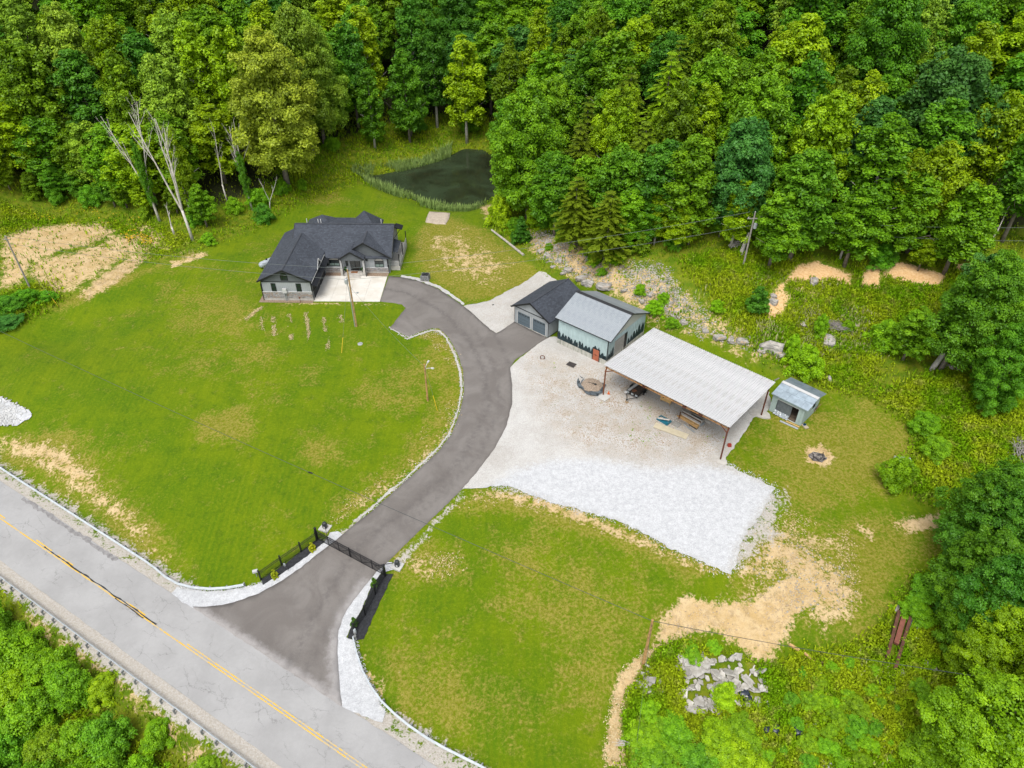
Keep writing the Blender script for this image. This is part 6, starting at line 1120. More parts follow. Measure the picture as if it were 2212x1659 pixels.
# ---- single bushes, cedars, small trees: base position, kind, height, radius, colour
for px,py,kd,h,r,c,l in [(1125,524,'cedar',5.0,1.75,'dg','dark round cedar at the top end of the bleached log'),(1212,510,'cedar',5.2,1.4,'dg','slim dark cedar above the middle of the stony slope'),(1178,492,'cedar',4.4,1.7,'g','dark cedar in the shade of the forest edge by the stones'),(1633,672,'cedar',4.2,1.75,'dg','dark egg-shaped cedar alone on the grassy bank'),(1455,535,'cedar',4.6,1.7,'g','green cedar at the end of the forest edge over the stones'),(1383,548,'cedar',4.0,1.5,'ol','olive cedar among the saplings above the stones'),
  (1079,487,'bush',6.2,2.5,'yg','bright yellow-green bush at the pond corner of the stony slope'),(1112,498,'bush',2.6,1.6,'mg','green bush between the yellow bush and the round cedar'),(1413,528,'tall',8.5,2.2,'yg','yellow-green sapling over the stony slope'),(1345,545,'tall',7,1.9,'mg','green sapling next to the olive cedar'),(1278,555,'bush',2.6,1.3,'lime','lime green bush in the middle of the stones'),(1265,523,'bush',2.0,1.1,'lime','small lime bush high among the stones'),(1285,570,'bush',1.6,1.2,'lime','low lime bush just below the middle one on the stones'),(1210,522,'bush',1.4,.8,'lime','tiny lime bush beside the slim cedar'),(1330,567,'bush',1.9,1.2,'lime','lime bush below the saplings on the stones'),(1186,538,'bush',1.1,.8,'lime','tiny lime bush near the bleached log'),
  (1381,635,'bush',1.6,1.1,'lime','lime bush on the lower stones behind the barn'),(1432,652,'bush',1.5,1.1,'lime','lime bush behind the barn ridge'),(1413,676,'bush',2.0,1.6,'lime','wide lime bush right behind the barn gable'),(1452,706,'bush',1.4,1.1,'mg','small bush behind the corner of the carport'),(1300,594,'bush',1.2,.9,'mg','small bush above the ledge behind the garage'),(1548,668,'bush',1.5,1.3,'lime','lime bush on the grassy bank left of the lone cedar'),
  (1735,806,'bush',4.6,2.6,'lime','big round lime bush behind the carport beside the rock face'),(1706,775,'bush',4.0,1.3,'lime','narrow lime bush behind the big round one'),(1768,722,'bush',3.4,1.1,'lime','upright lime bush beside the grey brush pile'),(1830,715,'bush',1.6,1.0,'lime','small lime bush at the end of the brush pile'),
  (1930,1045,'bush',4.0,2.2,'lime','round bright bush hiding the open concrete box'),(2014,985,'bush',3.0,1.8,'mg','round green bush in the tall weeds above the concrete box'),(1990,930,'bush',2.8,2.0,'mg','loose green bush at the edge of the tall weeds'),(572,478,'bush',3.6,2.0,'dg','dark round shrub at the lawn edge under the bent branches'),(447,490,'broad',8.0,2.6,'mg','small leafy tree between the dead trees and the lawn'),(415,470,'tall',17,2.2,'yg','slender yellow-green tree growing close behind the dead trees'),(452,525,'bush',2.0,1.6,'mg','low bush beside the tallest dead tree'),
  (60,652,'bush',2.0,2.2,'g','dense dark bush round the foot of the bank pole'),(25,668,'bush',2.2,2.6,'dg','dense bush at the lawn end below the bank pole'),(105,648,'bush',1.5,1.6,'g','low bush beside the yellow guy guard'),(15,700,'bush',1.2,2.4,'bg','greyish low bush where the lawn meets the bank'),
  (1560,1512,'bush',1.7,1.5,'yg','feathery yellow-green bush growing out of the rubble'),(1545,1615,'bush',2.2,2.4,'yg','large feathery yellow bush below the rubble'),(1600,1590,'bush',1.9,2.0,'ol','olive bush next to the black bags'),(1600,1655,'bush',2.2,2.2,'yg','feathery yellow bush lowest in the thicket'),(1450,1600,'bush',1.8,2.3,'mg','fresh green bush in the thicket under the rubble-side pole'),(1385,1600,'bush',1.6,1.9,'lime','lime bush at the straw strip'),(1415,1655,'bush',1.9,2.2,'mg','green bush at the bottom of the thicket by the straw strip'),(1500,1660,'bush',2.2,2.2,'g','darker green bush in the bottom thicket'),(1400,1540,'bush',1.2,1.4,'lime','small lime bush beside the small rubble heap'),(1490,1412,'bush',.9,1.3,'mg','low green bush over the top of the rubble'),(1540,1400,'bush',.8,.9,'mg','low bush at the dirt edge of the rubble'),
  (2010,1640,'bush',2.4,2.6,'ol','olive bush low in the grassy corner'),(2060,1150,'bush',2.4,2.2,'g','dark bush at the end of the dirt track'),(2010,1290,'bush',2.6,2.6,'g','bushy green growth beside the dark trees'),(1975,1330,'bush',1.8,1.8,'mg','small bush above the rusty beams'),
  (2090,1640,'big',11.5,5.2,'lime','lime green tree with long leaves in the grassy corner'),(2190,1590,'broad',12,4.2,'yg','yellow-green tree behind the lime one in the corner')]:
    grow(kd,at(px,py),h,r,c,l,'tree' if kd in('tall','broad','big','cedar') else 'bush',None,3 if kd=='big' else None)
for px,py,h,r,c,l in [(2205,1015,14,4.6,'g','dark green tree closing the view above the dirt track'),(2235,1060,14,4.6,'dg','darkest tree beside the one above the dirt track'),(2185,1165,12,4.0,'g','dark green tree below the dirt track end'),(2210,1215,13,4.4,'dg','very dark tree in the middle of the side woods'),(2160,1265,10,3.4,'mg','green tree in front of the side woods'),(2205,1330,11,3.8,'yg','yellow-green tree in the side woods above the lime tree'),(2190,560,16,4.6,'mg','fresh tree at the end of the forest edge past the lone tree'),(2195,600,14,4.2,'mg','green tree behind the lone tree'),(2225,700,13,4.0,'g','dark green tree to the side of the lone tree')]:
    grow('big',at_top(px,py,h),h,r,c,l,None,None,3)
# thicket below the road
trs.seed(5); LAB=[]; P2=[(x,y) for x,y in np.random.RandomState(8).uniform([-62,14],[-13,44],(700,2))]; got=[]
for x,y in P2:
    d=x*.515+y*.857
    if d>11.6-trs.random()*1.8 : continue
    if any((x-a)**2+(y-b)**2<2.7**2 for a,b in got): continue
    w=gp(x,y); q=pix(w)
    if not(-150<q[0]<640 and q[1]<1850): continue
    edge_=d>9.6; 
    if edge_ and trs.random()<.25: continue
    got.append((x,y)); c=trs.choices(['lime','mg','g','yg','ol'],[30,30,15,15,10])[0]; h=trs.uniform(1.5,2.6) if edge_ else trs.uniform(3,5.5); t=grow('bush',w,h,trs.uniform(1.4,1.9) if edge_ else trs.uniform(2.1,2.9),c,None,'bush','bushes of the roadside thicket')
    LAB.append((t,'%s bush in the roadside thicket %s'%(CW[c],'right along the guardrail' if edge_ else ('deep below the road' if d>0 else 'at the lowest corner')),q[0]))
settle(LAB)
for (zx,zy),l in (((868,455),'golden cone-shaped shrub on the mulch nearest the gate'),((425,775),'golden cone-shaped shrub on the mulch at the guardrail end')): grow('arb',at(*fz(zx,zy)),1.35,.42,(.32,.34,.008),l)
for (zx,zy),l in (((1598,868),'green cone-shaped shrub by the white gravel, nearest the gate'),((1362,1335),'green cone-shaped shrub by the white gravel near the end shoe')): grow('arb',at(*fz(zx,zy)),1.35,.42,(.07,.15,.01),l)
for p in POTS:
    c=link('plant',CR['bush'][0],p,(0,0,.28),None,(.15,.15,.16)); c.color=(.05,.13,.02,1)
# ------------------------------------------------------------------ stones and rubble
import bmesh
def rockmesh(seed,flatn=.6,lay=0.):
    rs=np.random.RandomState(seed); bm=bmesh.new(); bmesh.ops.create_icosphere(bm,subdivisions=2,radius=1); ph=rs.uniform(0,6.28,12); k=rs.normal(size=(12,3))*1.6
    for v in bm.verts:
        p=np.array(v.co); f=1+sum(.09*math.sin(float(k[i]@p)+ph[i]) for i in range(12)); p=p*f; p=np.clip(p,-.82,.86); p[2]*=flatn
        if lay: p[2]=round(p[2]/lay)*lay*.85+p[2]*.15
        v.co=p
    me=bpy.data.meshes.new('boulder'); bm.to_mesh(me); bm.free(); me.materials.append(STN); return me
STN=NG('limestone'); g=STN; v=g.obj(); c=g.mix(g.ramp(g.noise(g.mapv(v,(1,1,3)),1.6,5,.7),.35,.65),(.25,.24,.225),(.60,.56,.50)); c=g.mix(g.math('MULTIPLY',g.ramp(g.noise(v,1.1,3),.55,.7),.7),c,(.62,.42,.23)); STN=g.fin(c,.95,0,g.bump(g.noise(v,4,5,.7),.6,.1),.2)
RK=[rockmesh(s,.55) for s in (1,2,3)]+[rockmesh(s,.75,.18) for s in (4,5)]
rr=random.Random(3); 
for px,py,w,l in [(1227,584,1.5,'grey boulder highest of the two above the upper gravel end'),(1217,591,1.1,'small grey boulder right at the upper gravel end'),(1257,603,2.1,'flat pale ledge stone behind the garage roof'),(1268,615,2.0,'second flat ledge stone touching the garage roof corner'),(1303,622,2.3,'big grey-brown rock between the garage and barn roofs'),(1349,628,1.2,'grey rock above the barn ridge'),(1386,651,1.1,'rounded lone boulder behind the barn'),(1262,579,.9,'small grey boulder above the ledge stones'),(1206,565,1.2,'pale boulder in the grass below the bleached log end'),(1194,577,.8,'small pale boulder near the upper gravel'),(1269,557,1.3,'grey boulder beside the middle lime bush'),(1170,543,1.6,'cluster-like grey rock beside the bleached log'),(1182,553,1.4,'pale broken rock below the log'),(1405,637,1.0,'small rock on the lower stones'),
  (1554,731,1.7,'slanting dark rock slab behind the carport roof'),(1578,737,1.3,'smaller dark rock next to the slanting slab'),(1604,740,1.8,'square brownish rock in the row behind the carport'),(1664,757,3.2,'largest layered rock face behind the carport'),(1645,760,1.1,'small dark rock at the foot of the largest rock face'),(1690,768,1.6,'brown stained rock at the far end of the rock face'),(1477,697,1.2,'grey rock at the back corner of the carport'),(1523,716,1.0,'small rock in the weeds behind the carport'),(1791,739,2.2,'pale flat outcrop above the tin shed'),(1793,820,1.2,'pale flat stone in the grass behind the tin shed'),(1642,701,.6,'single white stone above the rock row'),(1667,654,1.6,'layered ledge beside the lone cedar'),(1670,640,1.0,'small stacked stone on top of the ledge by the cedar'),(1758,609,1.7,'pale ledge in the upper bank under the clay'),(1734,701,1.3,'flat stone in the bank grass before the brush pile'),(1847,704,1.2,'pale stone at the end of the brush pile'),
  (1947,1452,1.0,'white stone at the lower end of the rusty beams'),(2009,1440,1.3,'grey slab stone in the weeds before the lime tree'),(1999,1468,.7,'small tan stone below the grey slab stone'),(1926,1487,.8,'pale stone heap below the rusty beams'),(1899,1472,.7,'tan stone left of the white one'),(1934,1500,.7,'white stone lowest below the rusty beams'),(2052,760,1.0,'grey stone in the weeds at the lone tree'),(1890,1500,.6,'small white stone in the low weeds'),(1870,1530,.6,'tiny pale stone deep in the low weeds')]:
    p=at(px,py); o=link('boulder',RK[rr.randrange(5)],None,p+Vector((0,0,w*.08)),(rr.uniform(-.15,.15),rr.uniform(-.15,.15),rr.uniform(0,6.3)),(w*.62,w*.42,w*.42)); tag(o,l,'boulder','boulders' if False else None)
def scatter(name,poly,n,s0,s1,mat,label,cat,seed,fl=.6,world=False,off=0.):
    rs=np.random.RandomState(seed); P=np.array(poly if world else wp(poly)); q=rs.uniform(P.min(0),P.max(0),(n*4,2)); q=q[sdpoly(q[:,0],q[:,1],P)+rs.uniform(-.8,.2,len(q))>0][:n]
    dens=vnoise(q[:,0],q[:,1],3.,seed); q=q[dens+rs.uniform(-.3,.3,len(q))>.38]; k=len(q); s=s0+(s1-s0)*rs.uniform(0,1,k)**2.5
    octv=np.array([(1,0,0),(.2,1,0),(-1,.1,0),(-.1,-1,0),(.1,.1,1),(0,0,-1)]); f=np.array([(0,1,4),(1,2,4),(2,3,4),(3,0,4),(1,0,5),(2,1,5),(3,2,5),(0,3,5)])
    a=rs.uniform(0,6.28,k); V=octv[None]*s[:,None,None]*rs.uniform(.6,1.3,(k,6,1))*np.array([1,1,fl]); c,s_=np.cos(a)[:,None],np.sin(a)[:,None]; x=V[:,:,0]*c-V[:,:,1]*s_; y=V[:,:,0]*s_+V[:,:,1]*c
    W=np.stack([x+q[:,0:1],y+q[:,1:2],V[:,:,2]+(H(q[:,0],q[:,1])+off)[:,None]],2).reshape(-1,3); F=(f[None]+np.arange(k)[:,None,None]*6).reshape(-1,3)
    return tag(link(name,npmesh(name,W,F,mat)),label,cat,kind='stuff')
SPALE=plain('pale_stones',(.47,.435,.375),.95,0,.3,.8,.6); SWHT=plain('white_stones',(.66,.66,.65),.95,0,.15,1,.4)
scatter('stone_scatter',[(1140,500),(1190,482),(1300,545),(1345,560),(1420,560),(1470,590),(1480,640),(1500,690),(1460,700),(1390,660),(1340,640),(1240,600),(1160,560)],6500,.06,.28,SPALE,'loose pale stones strewn over the slope above the barn','stones',1)
scatter('stone_scatter',[(1330,570),(1440,590),(1540,680),(1520,740),(1420,690),(1350,630)],1800,.06,.24,SPALE,'white broken stones on the slope right behind the barn','stones',2)
scatter('stone_scatter',[(1500,690),(1560,700),(1700,740),(1800,830),(1760,810),(1640,770),(1520,730)],500,.06,.3,SPALE,'few loose stones along the rocky row behind the carport','stones',3)
scatter('riprap',[(-60,845),(0,858),(40,872),(68,890),(66,903),(36,922),(-60,925)],1500,.10,.30,SWHT,'heap of white broken stone at the end of the lawn by the road','stones',4,.6,False,.12)
scatter('stone_scatter',[(1600,1180),(1700,1150),(1850,1240),(1860,1310),(1700,1330),(1640,1260)],700,.04,.16,SPALE,'small pale stones on the worn ground beside the bare dirt','stones',5)
scatter('dirt_clods',[(1425,1390),(1440,1320),(1560,1300),(1700,1250),(1770,1300),(1660,1430),(1545,1362)],1500,.03,.14,plain('dirt_clod',(.62,.48,.31),.95,0,.2,1),'crumbly clods on the bare dirt','clods',6)
scatter('verge_stones',[(0,1010),(150,1115),(380,1290),(350,1270),(150,1090),(0,985)],900,.03,.12,SPALE,'small stones on the road verge','stones',7)
scatter('litter_stones',[(1480,1520),(1660,1470),(1800,1560),(1760,1659),(1560,1640)],160,.08,.35,SWHT,'white debris stones among the weeds below the rubble','stones',8)
scatter('litter_stones',[(1735,1640),(1800,1630),(1850,1659),(1740,1675)],140,.10,.4,SWHT,'white debris at the bottom edge of the weeds','stones',9)
SLB=NG('broken_concrete'); g=SLB; v=g.obj(); rnd=g.n('ShaderNodeObjectInfo').outputs['Random']; c=g.mix(g.ramp(g.noise(v,1.6,5,.7),.35,.65),(.48,.45,.39),(.70,.67,.61)); c=g.scale(c,g.math('ADD',.66,g.math('MULTIPLY',rnd,.5))); SLB=g.fin(c,.92,0,g.bump(g.noise(v,6,4),.5,.05),.2); rs=random.Random(21); LAB=[]; got=[]
RUB=wp([(1458,1424),(1500,1412),(1545,1410),(1570,1420),(1600,1404),(1612,1420),(1640,1440),(1668,1486),(1650,1540),(1600,1525),(1560,1535),(1520,1548),(1478,1535),(1470,1500),(1462,1470)]); RA=np.array(RUB); SM=wp([(1384,1455),(1402,1450),(1428,1468),(1420,1492),(1395,1500),(1378,1474)])
def slabrock(x,y,s,lift,grp,where):
    n=rs.choice([4,5,5,6]); t=rs.uniform(.10,.18); m=MB(); a0=rs.uniform(0,6.28); m.prism([(s*math.cos(a0+6.283*(i+rs.uniform(-.25,.25))/n)*rs.uniform(.75,1.15),s*.78*math.sin(a0+6.283*(i+rs.uniform(-.2,.2))/n)*rs.uniform(.75,1.15),0) for i in range(n)],(0,0,t))
    p=gp(x,y,lift); o=m.build('concrete_slab',SLB,None,p,(rs.gauss(0,.33),rs.gauss(0,.33),rs.uniform(0,6.28))); tag(o,None,'concrete slab',grp); q=pix(p)
    LAB.append((o,'%s broken slab, %s'%('large' if s>.75 else ('middling' if s>.5 else 'small'),where(q)),q[0]))
def wh(q):
    return ('rubble top' if q[1]<1440 else 'rubble middle' if q[1]<1490 else 'lower rubble')+(' near the pole' if q[0]<1530 else ' near the bags' if q[0]>1585 else ' centre')
k=0
while k<150:
    x=rs.uniform(RA[:,0].min(),RA[:,0].max()); y=rs.uniform(RA[:,1].min(),RA[:,1].max())
    if sdpoly(np.array([x]),np.array([y]),RUB)[0]<.05: continue
    q=pix(gp(x,y)); 
    if q[0]>1600 and rs.random()<.45: continue
    slabrock(x,y,rs.choice([.22,.28,.34,.40,.46,.55,.64,.76])*rs.uniform(.9,1.15),rs.uniform(.02,.40),'slabs of the rubble heap',wh); k+=1
SA=np.array(SM)
for k in range(14):
    x=rs.uniform(SA[:,0].min(),SA[:,0].max()); y=rs.uniform(SA[:,1].min(),SA[:,1].max()); slabrock(x,y,rs.uniform(.25,.6),rs.uniform(.0,.25),'slabs beside the pole',lambda q:'small heap at the pole')
settle(LAB)
BAGM=plain('black_plastic',(.018,.028,.045),.28,0,.4,4,.4,.5,.6)
def bag(px,py,s,l): o=link('trash_bag',RKB,None,at(px,py)+Vector((0,0,.25)),(0,0,rs.uniform(0,6)),(s,s*.7,s*.75)); return tag(o,l,'trash bag')
RKB=rockmesh(9,.8).copy(); RKB.materials.clear(); RKB.materials.append(BAGM); [setattr(pg,'use_smooth',True) for pg in RKB.polygons]
bag(1605,1500,.62,'larger black plastic bag lying on the rubble'); bag(1613,1512,.5,'smaller black plastic bag touching the larger one'); bag(1657,1580,.5,'black bag half hidden in the weeds below the rubble'); bag(1675,1578,.55,'dark blue bag in the weeds right of the hidden one'); bag(1722,1580,.6,'brownish dark bag farthest into the weeds')
# timber and scrap in the weeds
q6=lambda zx,zy: at(1253.4+zx*.2667,1290+zy*.2667); q7=lambda zx,zy: at(1769.5+zx*.2444,1253.4+zy*.2444)
def beam(a,b,w,h,mat,l,cat='beam',grp=None,name='beam',z=.12): 
    return tag(MB().bar((0,0,z+h/2),(b.x-a.x,b.y-a.y,b.z-a.z+z+h/2),w,h).build(name,mat,None,a),l,cat,grp)
beam(q7(690,300),q7(580,715),.30,.4,plain('dark_beam',(.15,.065,.04),.9,.1,.4,2,.4),'rusty beam with flaking sides, outermost of the beams in the weeds',z=.4); beam(q7(735,350),q7(668,580),.46,.35,plain('faded_red_steel',(.28,.10,.065),.8,.1,.2,3,.3),'broad faded red beam in the middle of the rusty ones',z=.2); beam(q7(815,270),q7(650,820),.28,.4,bpy.data.materials['dark_beam'],'longest dark rusty beam nearest the lime tree',z=.4); beam(q7(800,380),q7(735,540),.2,.2,DKB,'dark short beam beside the broad red one',z=.45); beam(q7(690,240),q7(672,300),.3,.3,GW,'grey weathered end piece above the rusty beams'); beam(q7(600,590),q7(565,715),.1,.12,TANB,'thin orange-brown lath at the lower end of the beams','lath',None,'lath'); beam(q7(785,290),q7(890,292),.5,.25,GW,'grey board bundle lying across the top of the beams','board',None,'board',.5)
beam(q7(870,400),q7(850,520),.5,.1,PALE,'pale torn board in the weeds beside the beams','board',None,'board')
beam(q6(1690,390),q6(1770,440),.28,.16,TANB,'short tan board at the upper edge of the weeds','board',None,'board'); beam(q6(1810,460),q6(1925,560),.22,.16,TANB,'splintered tan board slanting into the weeds','board',None,'board'); beam(q6(1860,652),q6(1960,636),.34,.16,PALE,'pale plank end lying level in the weeds','board',None,'board'); beam(q6(1960,565),q6(2050,548),.12,.1,PALE,'thin pale stick lying by the splintered board','stick',None,'stick'); beam(q6(515,550),q6(595,590),.14,.14,PALE,'short white post lying at the foot of the pole','post piece',None,'post_piece'); beam(q6(1410,560),q6(1365,650),.12,.12,PALE,'pale pole sticking out of the rubble','stick',None,'stick')
def brush(px,py,n,L,hh,mat,l,seed,sx=1.,sy=1.,rz=0.,r=(.015,.05)):
    rs=random.Random(seed); m=MB()
    for i in range(n):
        a=rs.gauss(0,.45); c=Vector((rs.gauss(0,.38)*sx*L,rs.gauss(0,.3)*sy*L,rs.uniform(0,hh))); d=Vector((math.cos(a),math.sin(a),rs.uniform(-.12,.25)))*L*rs.uniform(.2,.5); m.tube([c-d,c+Vector((rs.uniform(-.1,.1),rs.uniform(-.1,.1),.08))*L*.3,c+d],[rs.uniform(*r),r[1]*.7,.01],4)
    o=m.build('brush_pile',mat,None,at(px,py),(0,0,rz)); o['kind']='thing'; return tag(o,l,'brush pile')
brush(1800,706,150,2.4,.7,plain('grey_brush',(.36,.33,.30),.95,0,.3,2),'long grey brush pile on the weedy bank',1,1.3,.6,R(-35)); brush(2203,978,130,2.2,1.0,bpy.data.materials['grey_brush'],'grey brush pile at the side of the tall weeds',2,1,1,R(60)); brush(1345,1608,40,1.0,.4,DEAD,'small fan of bleached twigs on the straw strip',3,1,.4,0,(.01,.025)); brush(q6(1945,560).x*0+1772,1439,45,1.1,.4,plain('brown_brush',(.30,.20,.11),.95,0,.3,2),'brown twig heap by the splintered board',4,.8,.8,0,(.01,.03)); brush(1588,530,40,1.8,.5,DEAD,'fallen grey limbs beside the slope pole',5,.8,.5,R(40),(.03,.09)); brush(2052,795,14,1.6,.3,DEAD,'few pale sticks at the foot of the leaning trunks',6,.6,.5,R(-40),(.03,.07))
st=tag(MB().tube([(0,0,-.2),(.5,.6,1.5),(1.0,1.2,3.0)],[.35,.28,.16],8).build('broken_trunk',BARKP,None,at(1600,548)),'broken leaning trunk beside the slope pole','tree trunk'); tag(MB().tube([(0,0,-.2),(.15,.1,1.6)],[.22,.16],8).build('stump',BARKP,None,at(1813,560)),'pale stump at the forest edge above the clay bank','stump')
# ------------------------------------------------------------------ weeds, reeds, flowers: what nobody could count
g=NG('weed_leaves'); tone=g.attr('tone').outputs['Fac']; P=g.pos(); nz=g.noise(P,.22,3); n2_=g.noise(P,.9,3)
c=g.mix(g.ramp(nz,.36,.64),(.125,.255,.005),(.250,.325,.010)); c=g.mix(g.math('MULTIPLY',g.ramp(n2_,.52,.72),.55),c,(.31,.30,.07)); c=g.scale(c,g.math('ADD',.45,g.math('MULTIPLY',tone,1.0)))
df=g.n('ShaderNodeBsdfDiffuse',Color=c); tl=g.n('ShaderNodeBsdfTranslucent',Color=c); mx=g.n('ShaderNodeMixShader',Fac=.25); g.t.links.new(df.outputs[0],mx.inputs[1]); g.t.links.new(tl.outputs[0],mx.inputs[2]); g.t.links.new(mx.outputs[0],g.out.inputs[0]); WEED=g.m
def inframe(x,y,m=60):
    px,py=pix((x,y,H(x,y))); return (px>-m)&(px<2212+m)&(py>-m)&(py<1659+m)
def weeds(name,n,fn,h0,h1,lab,seed,mat=None,box=(-80,18,75,150),leafy=.5,ls=.30,bw=1.):
    rs=np.random.RandomState(seed); x=rs.uniform(box[0],box[2],n*6); y=rs.uniform(box[1],box[3],n*6); k=inframe(x,y); x,y=x[k],y[k]; k=rs.uniform(0,1,len(x))<fn(x,y); x,y=x[k][:n],y[k][:n]; n=len(x); z=H(x,y)
    hh=(h0+(h1-h0)*rs.uniform(0,1,n)*(.45+.9*vnoise(x,y,4.,seed))); a=rs.uniform(0,6.28,n); tilt=rs.uniform(.1,.55,n); w=rs.uniform(.05,.12,n)*bw
    tip=np.stack([x+np.cos(a)*tilt*hh,y+np.sin(a)*tilt*hh,z+hh],1); b=np.stack([-np.sin(a),np.cos(a),np.zeros(n)],1)*w[:,None]; base=np.stack([x,y,z-.03],1); mid=(base+tip)/2+np.array([0,0,.1])*hh[:,None]
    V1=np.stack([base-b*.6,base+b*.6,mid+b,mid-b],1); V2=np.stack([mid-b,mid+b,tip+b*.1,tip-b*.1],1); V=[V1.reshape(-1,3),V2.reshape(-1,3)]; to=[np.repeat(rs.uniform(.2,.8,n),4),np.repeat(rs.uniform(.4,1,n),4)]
    m=int(n*leafy); q=rs.randint(0,n,m); P=base[q]+(tip[q]-base[q])*rs.uniform(.4,1.1,(m,1))+rs.normal(size=(m,3))*np.array([.14,.14,.05]); N=unit(rs.normal(size=(m,3))*.5+np.array([0,0,1])); L,_=leafquads(P,N,ls*rs.uniform(.6,1.4,m),rs,.6); V.append(L); to.append(np.repeat(rs.uniform(.1,1,m),4))
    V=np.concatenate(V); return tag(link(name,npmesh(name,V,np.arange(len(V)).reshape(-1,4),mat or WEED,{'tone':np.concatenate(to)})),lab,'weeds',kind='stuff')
def zb(k,x,y): return zval(k,x,y)
def wildfn(x,y): return np.clip(zb('wild',x,y)-.9*np.maximum(zb('dirt',x,y),2.2*zb('clay',x,y))-zb('grav',x,y),0,1)*(sdpoly(x,y,POND)<-.3)*(sdpoly(x,y,RUB)+.8*vnoise(x,y,1.5,5)<.75)*(sdpoly(x,y,SM)<.3)*(sdpoly(x,y,BEAMS)<0)
BEAMS=wp([(1925,1330),(1955,1315),(1965,1330),(1950,1385),(1925,1430),(1912,1420),(1915,1370)])
def thick(poly,soft=1.5): 
    P=wp(poly); return lambda x,y: wildfn(x,y)*sm(-soft,soft,sdpoly(x,y,P))
weeds('tall_weeds',34000,lambda x,y: wildfn(x,y)*(.45+.55*(vnoise(x,y,6.,7)>.45)),.15,.75,'tall grass and weeds on the unmown banks',1,box=(-112,18,80,150))
weeds('leafy_weeds',38000,thick([(1440,1385),(1335,1500),(1318,1680),(2230,1680),(2230,1200),(2110,1150),(1960,1270),(1870,1390),(1700,1420),(1640,1440)]),.2,.9,'leafy green weeds of the lower thicket around the rubble',2,box=(8,14,60,62),leafy=1.8,ls=.24)
weeds('leafy_weeds',16000,thick([(1880,862),(1955,915),(1975,955),(1950,1000),(1960,1075),(2060,1115),(2230,1130),(2230,820),(2050,800)]),.25,.9,'dense green weeds on the bank beyond the lawn end',3,box=(25,50,80,90),leafy=1.4)
weeds('leafy_weeds',15000,thick([(0,430),(340,480),(420,520),(340,560),(250,500),(140,480),(0,510)],1.2),.15,.55,'green meadow weeds before the left woods',4,box=(-112,95,-40,140),leafy=1.2)
weeds('leafy_weeds',9000,lambda x,y: sm(10.2,8.2,x*.515+y*.857),.2,.8,'weeds on the slope below the road guardrail',5,box=(-70,14,-12,48),leafy=1.2)
weeds('leafy_weeds',14000,lambda x,y: wildfn(x,y)*(x<12)*(y>118),.25,.9,'lush grass round the pond banks',6,box=(-50,118,14,180),leafy=.6)
weeds('leafy_weeds',9000,thick([(0,640),(120,610),(135,660),(60,695),(0,720)],1.5),.3,1.0,'lush weeds below the bank pole',8,box=(-105,70,-40,110),leafy=1.4)
weeds('leafy_weeds',17000,thick([(1470,562),(1600,530),(1750,555),(1900,580),(2100,575),(2000,690),(1900,780),(1860,860),(1790,840),(1640,760),(1560,690)],1.5),.2,.8,'mixed weeds of the grassy bank below the woods',11,box=(15,65,75,110),leafy=1.3,ls=.26)
HAYM=NG('pale_hay'); g=HAYM; tone=g.attr('tone').outputs['Fac']; HAYM=g.fin(g.mix(tone,(.30,.34,.07),(.62,.58,.30)),.9,0,None,.1)
weeds('hay_tufts',5200,lambda x,y: thick([(1520,640),(1700,600),(1850,640),(1900,760),(1780,760),(1640,740)],2.)(x,y)*(vnoise(x,y,3.2,21)>.5),.3,.9,'pale seeding grass tufts on the grassy bank',12,HAYM,(20,68,60,105),0.,.3,.7)
weeds('hay_tufts',2600,lambda x,y: thick([(1700,1430),(1900,1400),(2010,1500),(1990,1659),(1750,1659),(1690,1560)],2.)(x,y)*(vnoise(x,y,3.0,22)>.55),.3,.8,'pale grass tufts in the lower thicket',13,HAYM,(10,14,60,62),0.,.3,.7)
tg=NG('reed_leaves'); tone=tg.attr('tone').outputs['Fac']; REED=tg.fin(tg.mix(tone,(.15,.29,.05),(.34,.46,.13)),.8,0,None,.2)
pl=np.array(POND)
def reedfn(x,y):
    d=sdpoly(x,y,POND); w=vnoise(x,y,7.,3); left=(x< -14)|(y<139); return ((d<.15)&(d>-2.4-1.0*w)&(w>.40)&left).astype(float)
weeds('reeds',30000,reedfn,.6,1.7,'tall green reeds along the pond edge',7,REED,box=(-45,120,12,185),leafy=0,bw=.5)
FLW=plain('yellow_flowers',(.80,.48,.01),.8,0,.1)
def flowers(poly,n,seed,lab):
    rs=np.random.RandomState(seed); P=np.array(wp(poly)); q=rs.uniform(P.min(0),P.max(0),(n*4,2)); q=q[sdpoly(q[:,0],q[:,1],P)>0][:n]; k=q[vnoise(q[:,0],q[:,1],1.6,3)>.42]; V,F=leafquads(np.stack([k[:,0],k[:,1],H(k[:,0],k[:,1])+rs.uniform(.4,.8,len(k))],1),unit(rs.normal(size=(len(k),3))*.3+np.array([0,0,1])),rs.uniform(.14,.30,len(k)),rs,.9)
    tag(link('yellow_flowers',npmesh('yellow_flowers',V,F,FLW)),lab,'flowers',kind='stuff')
flowers([(262,512),(290,500),(335,522),(320,535),(280,530)],260,3,'patch of orange-yellow wildflowers on the bare bank'); flowers([(40,450),(150,440),(330,480),(300,500),(60,470)],90,4,'scattered yellow flowers in the meadow before the woods')
weeds('gravel_weeds',420,lambda x,y: sm(-1,1,sdpoly(x,y,wp([(1180,750),(1300,810),(1560,950),(1500,980),(1380,960),(1200,840)])))*(vnoise(x,y,2.5,9)>.66),.06,.22,'few small weeds growing in the gravel lot',9,box=(5,55,35,95),leafy=1.,ls=.16)

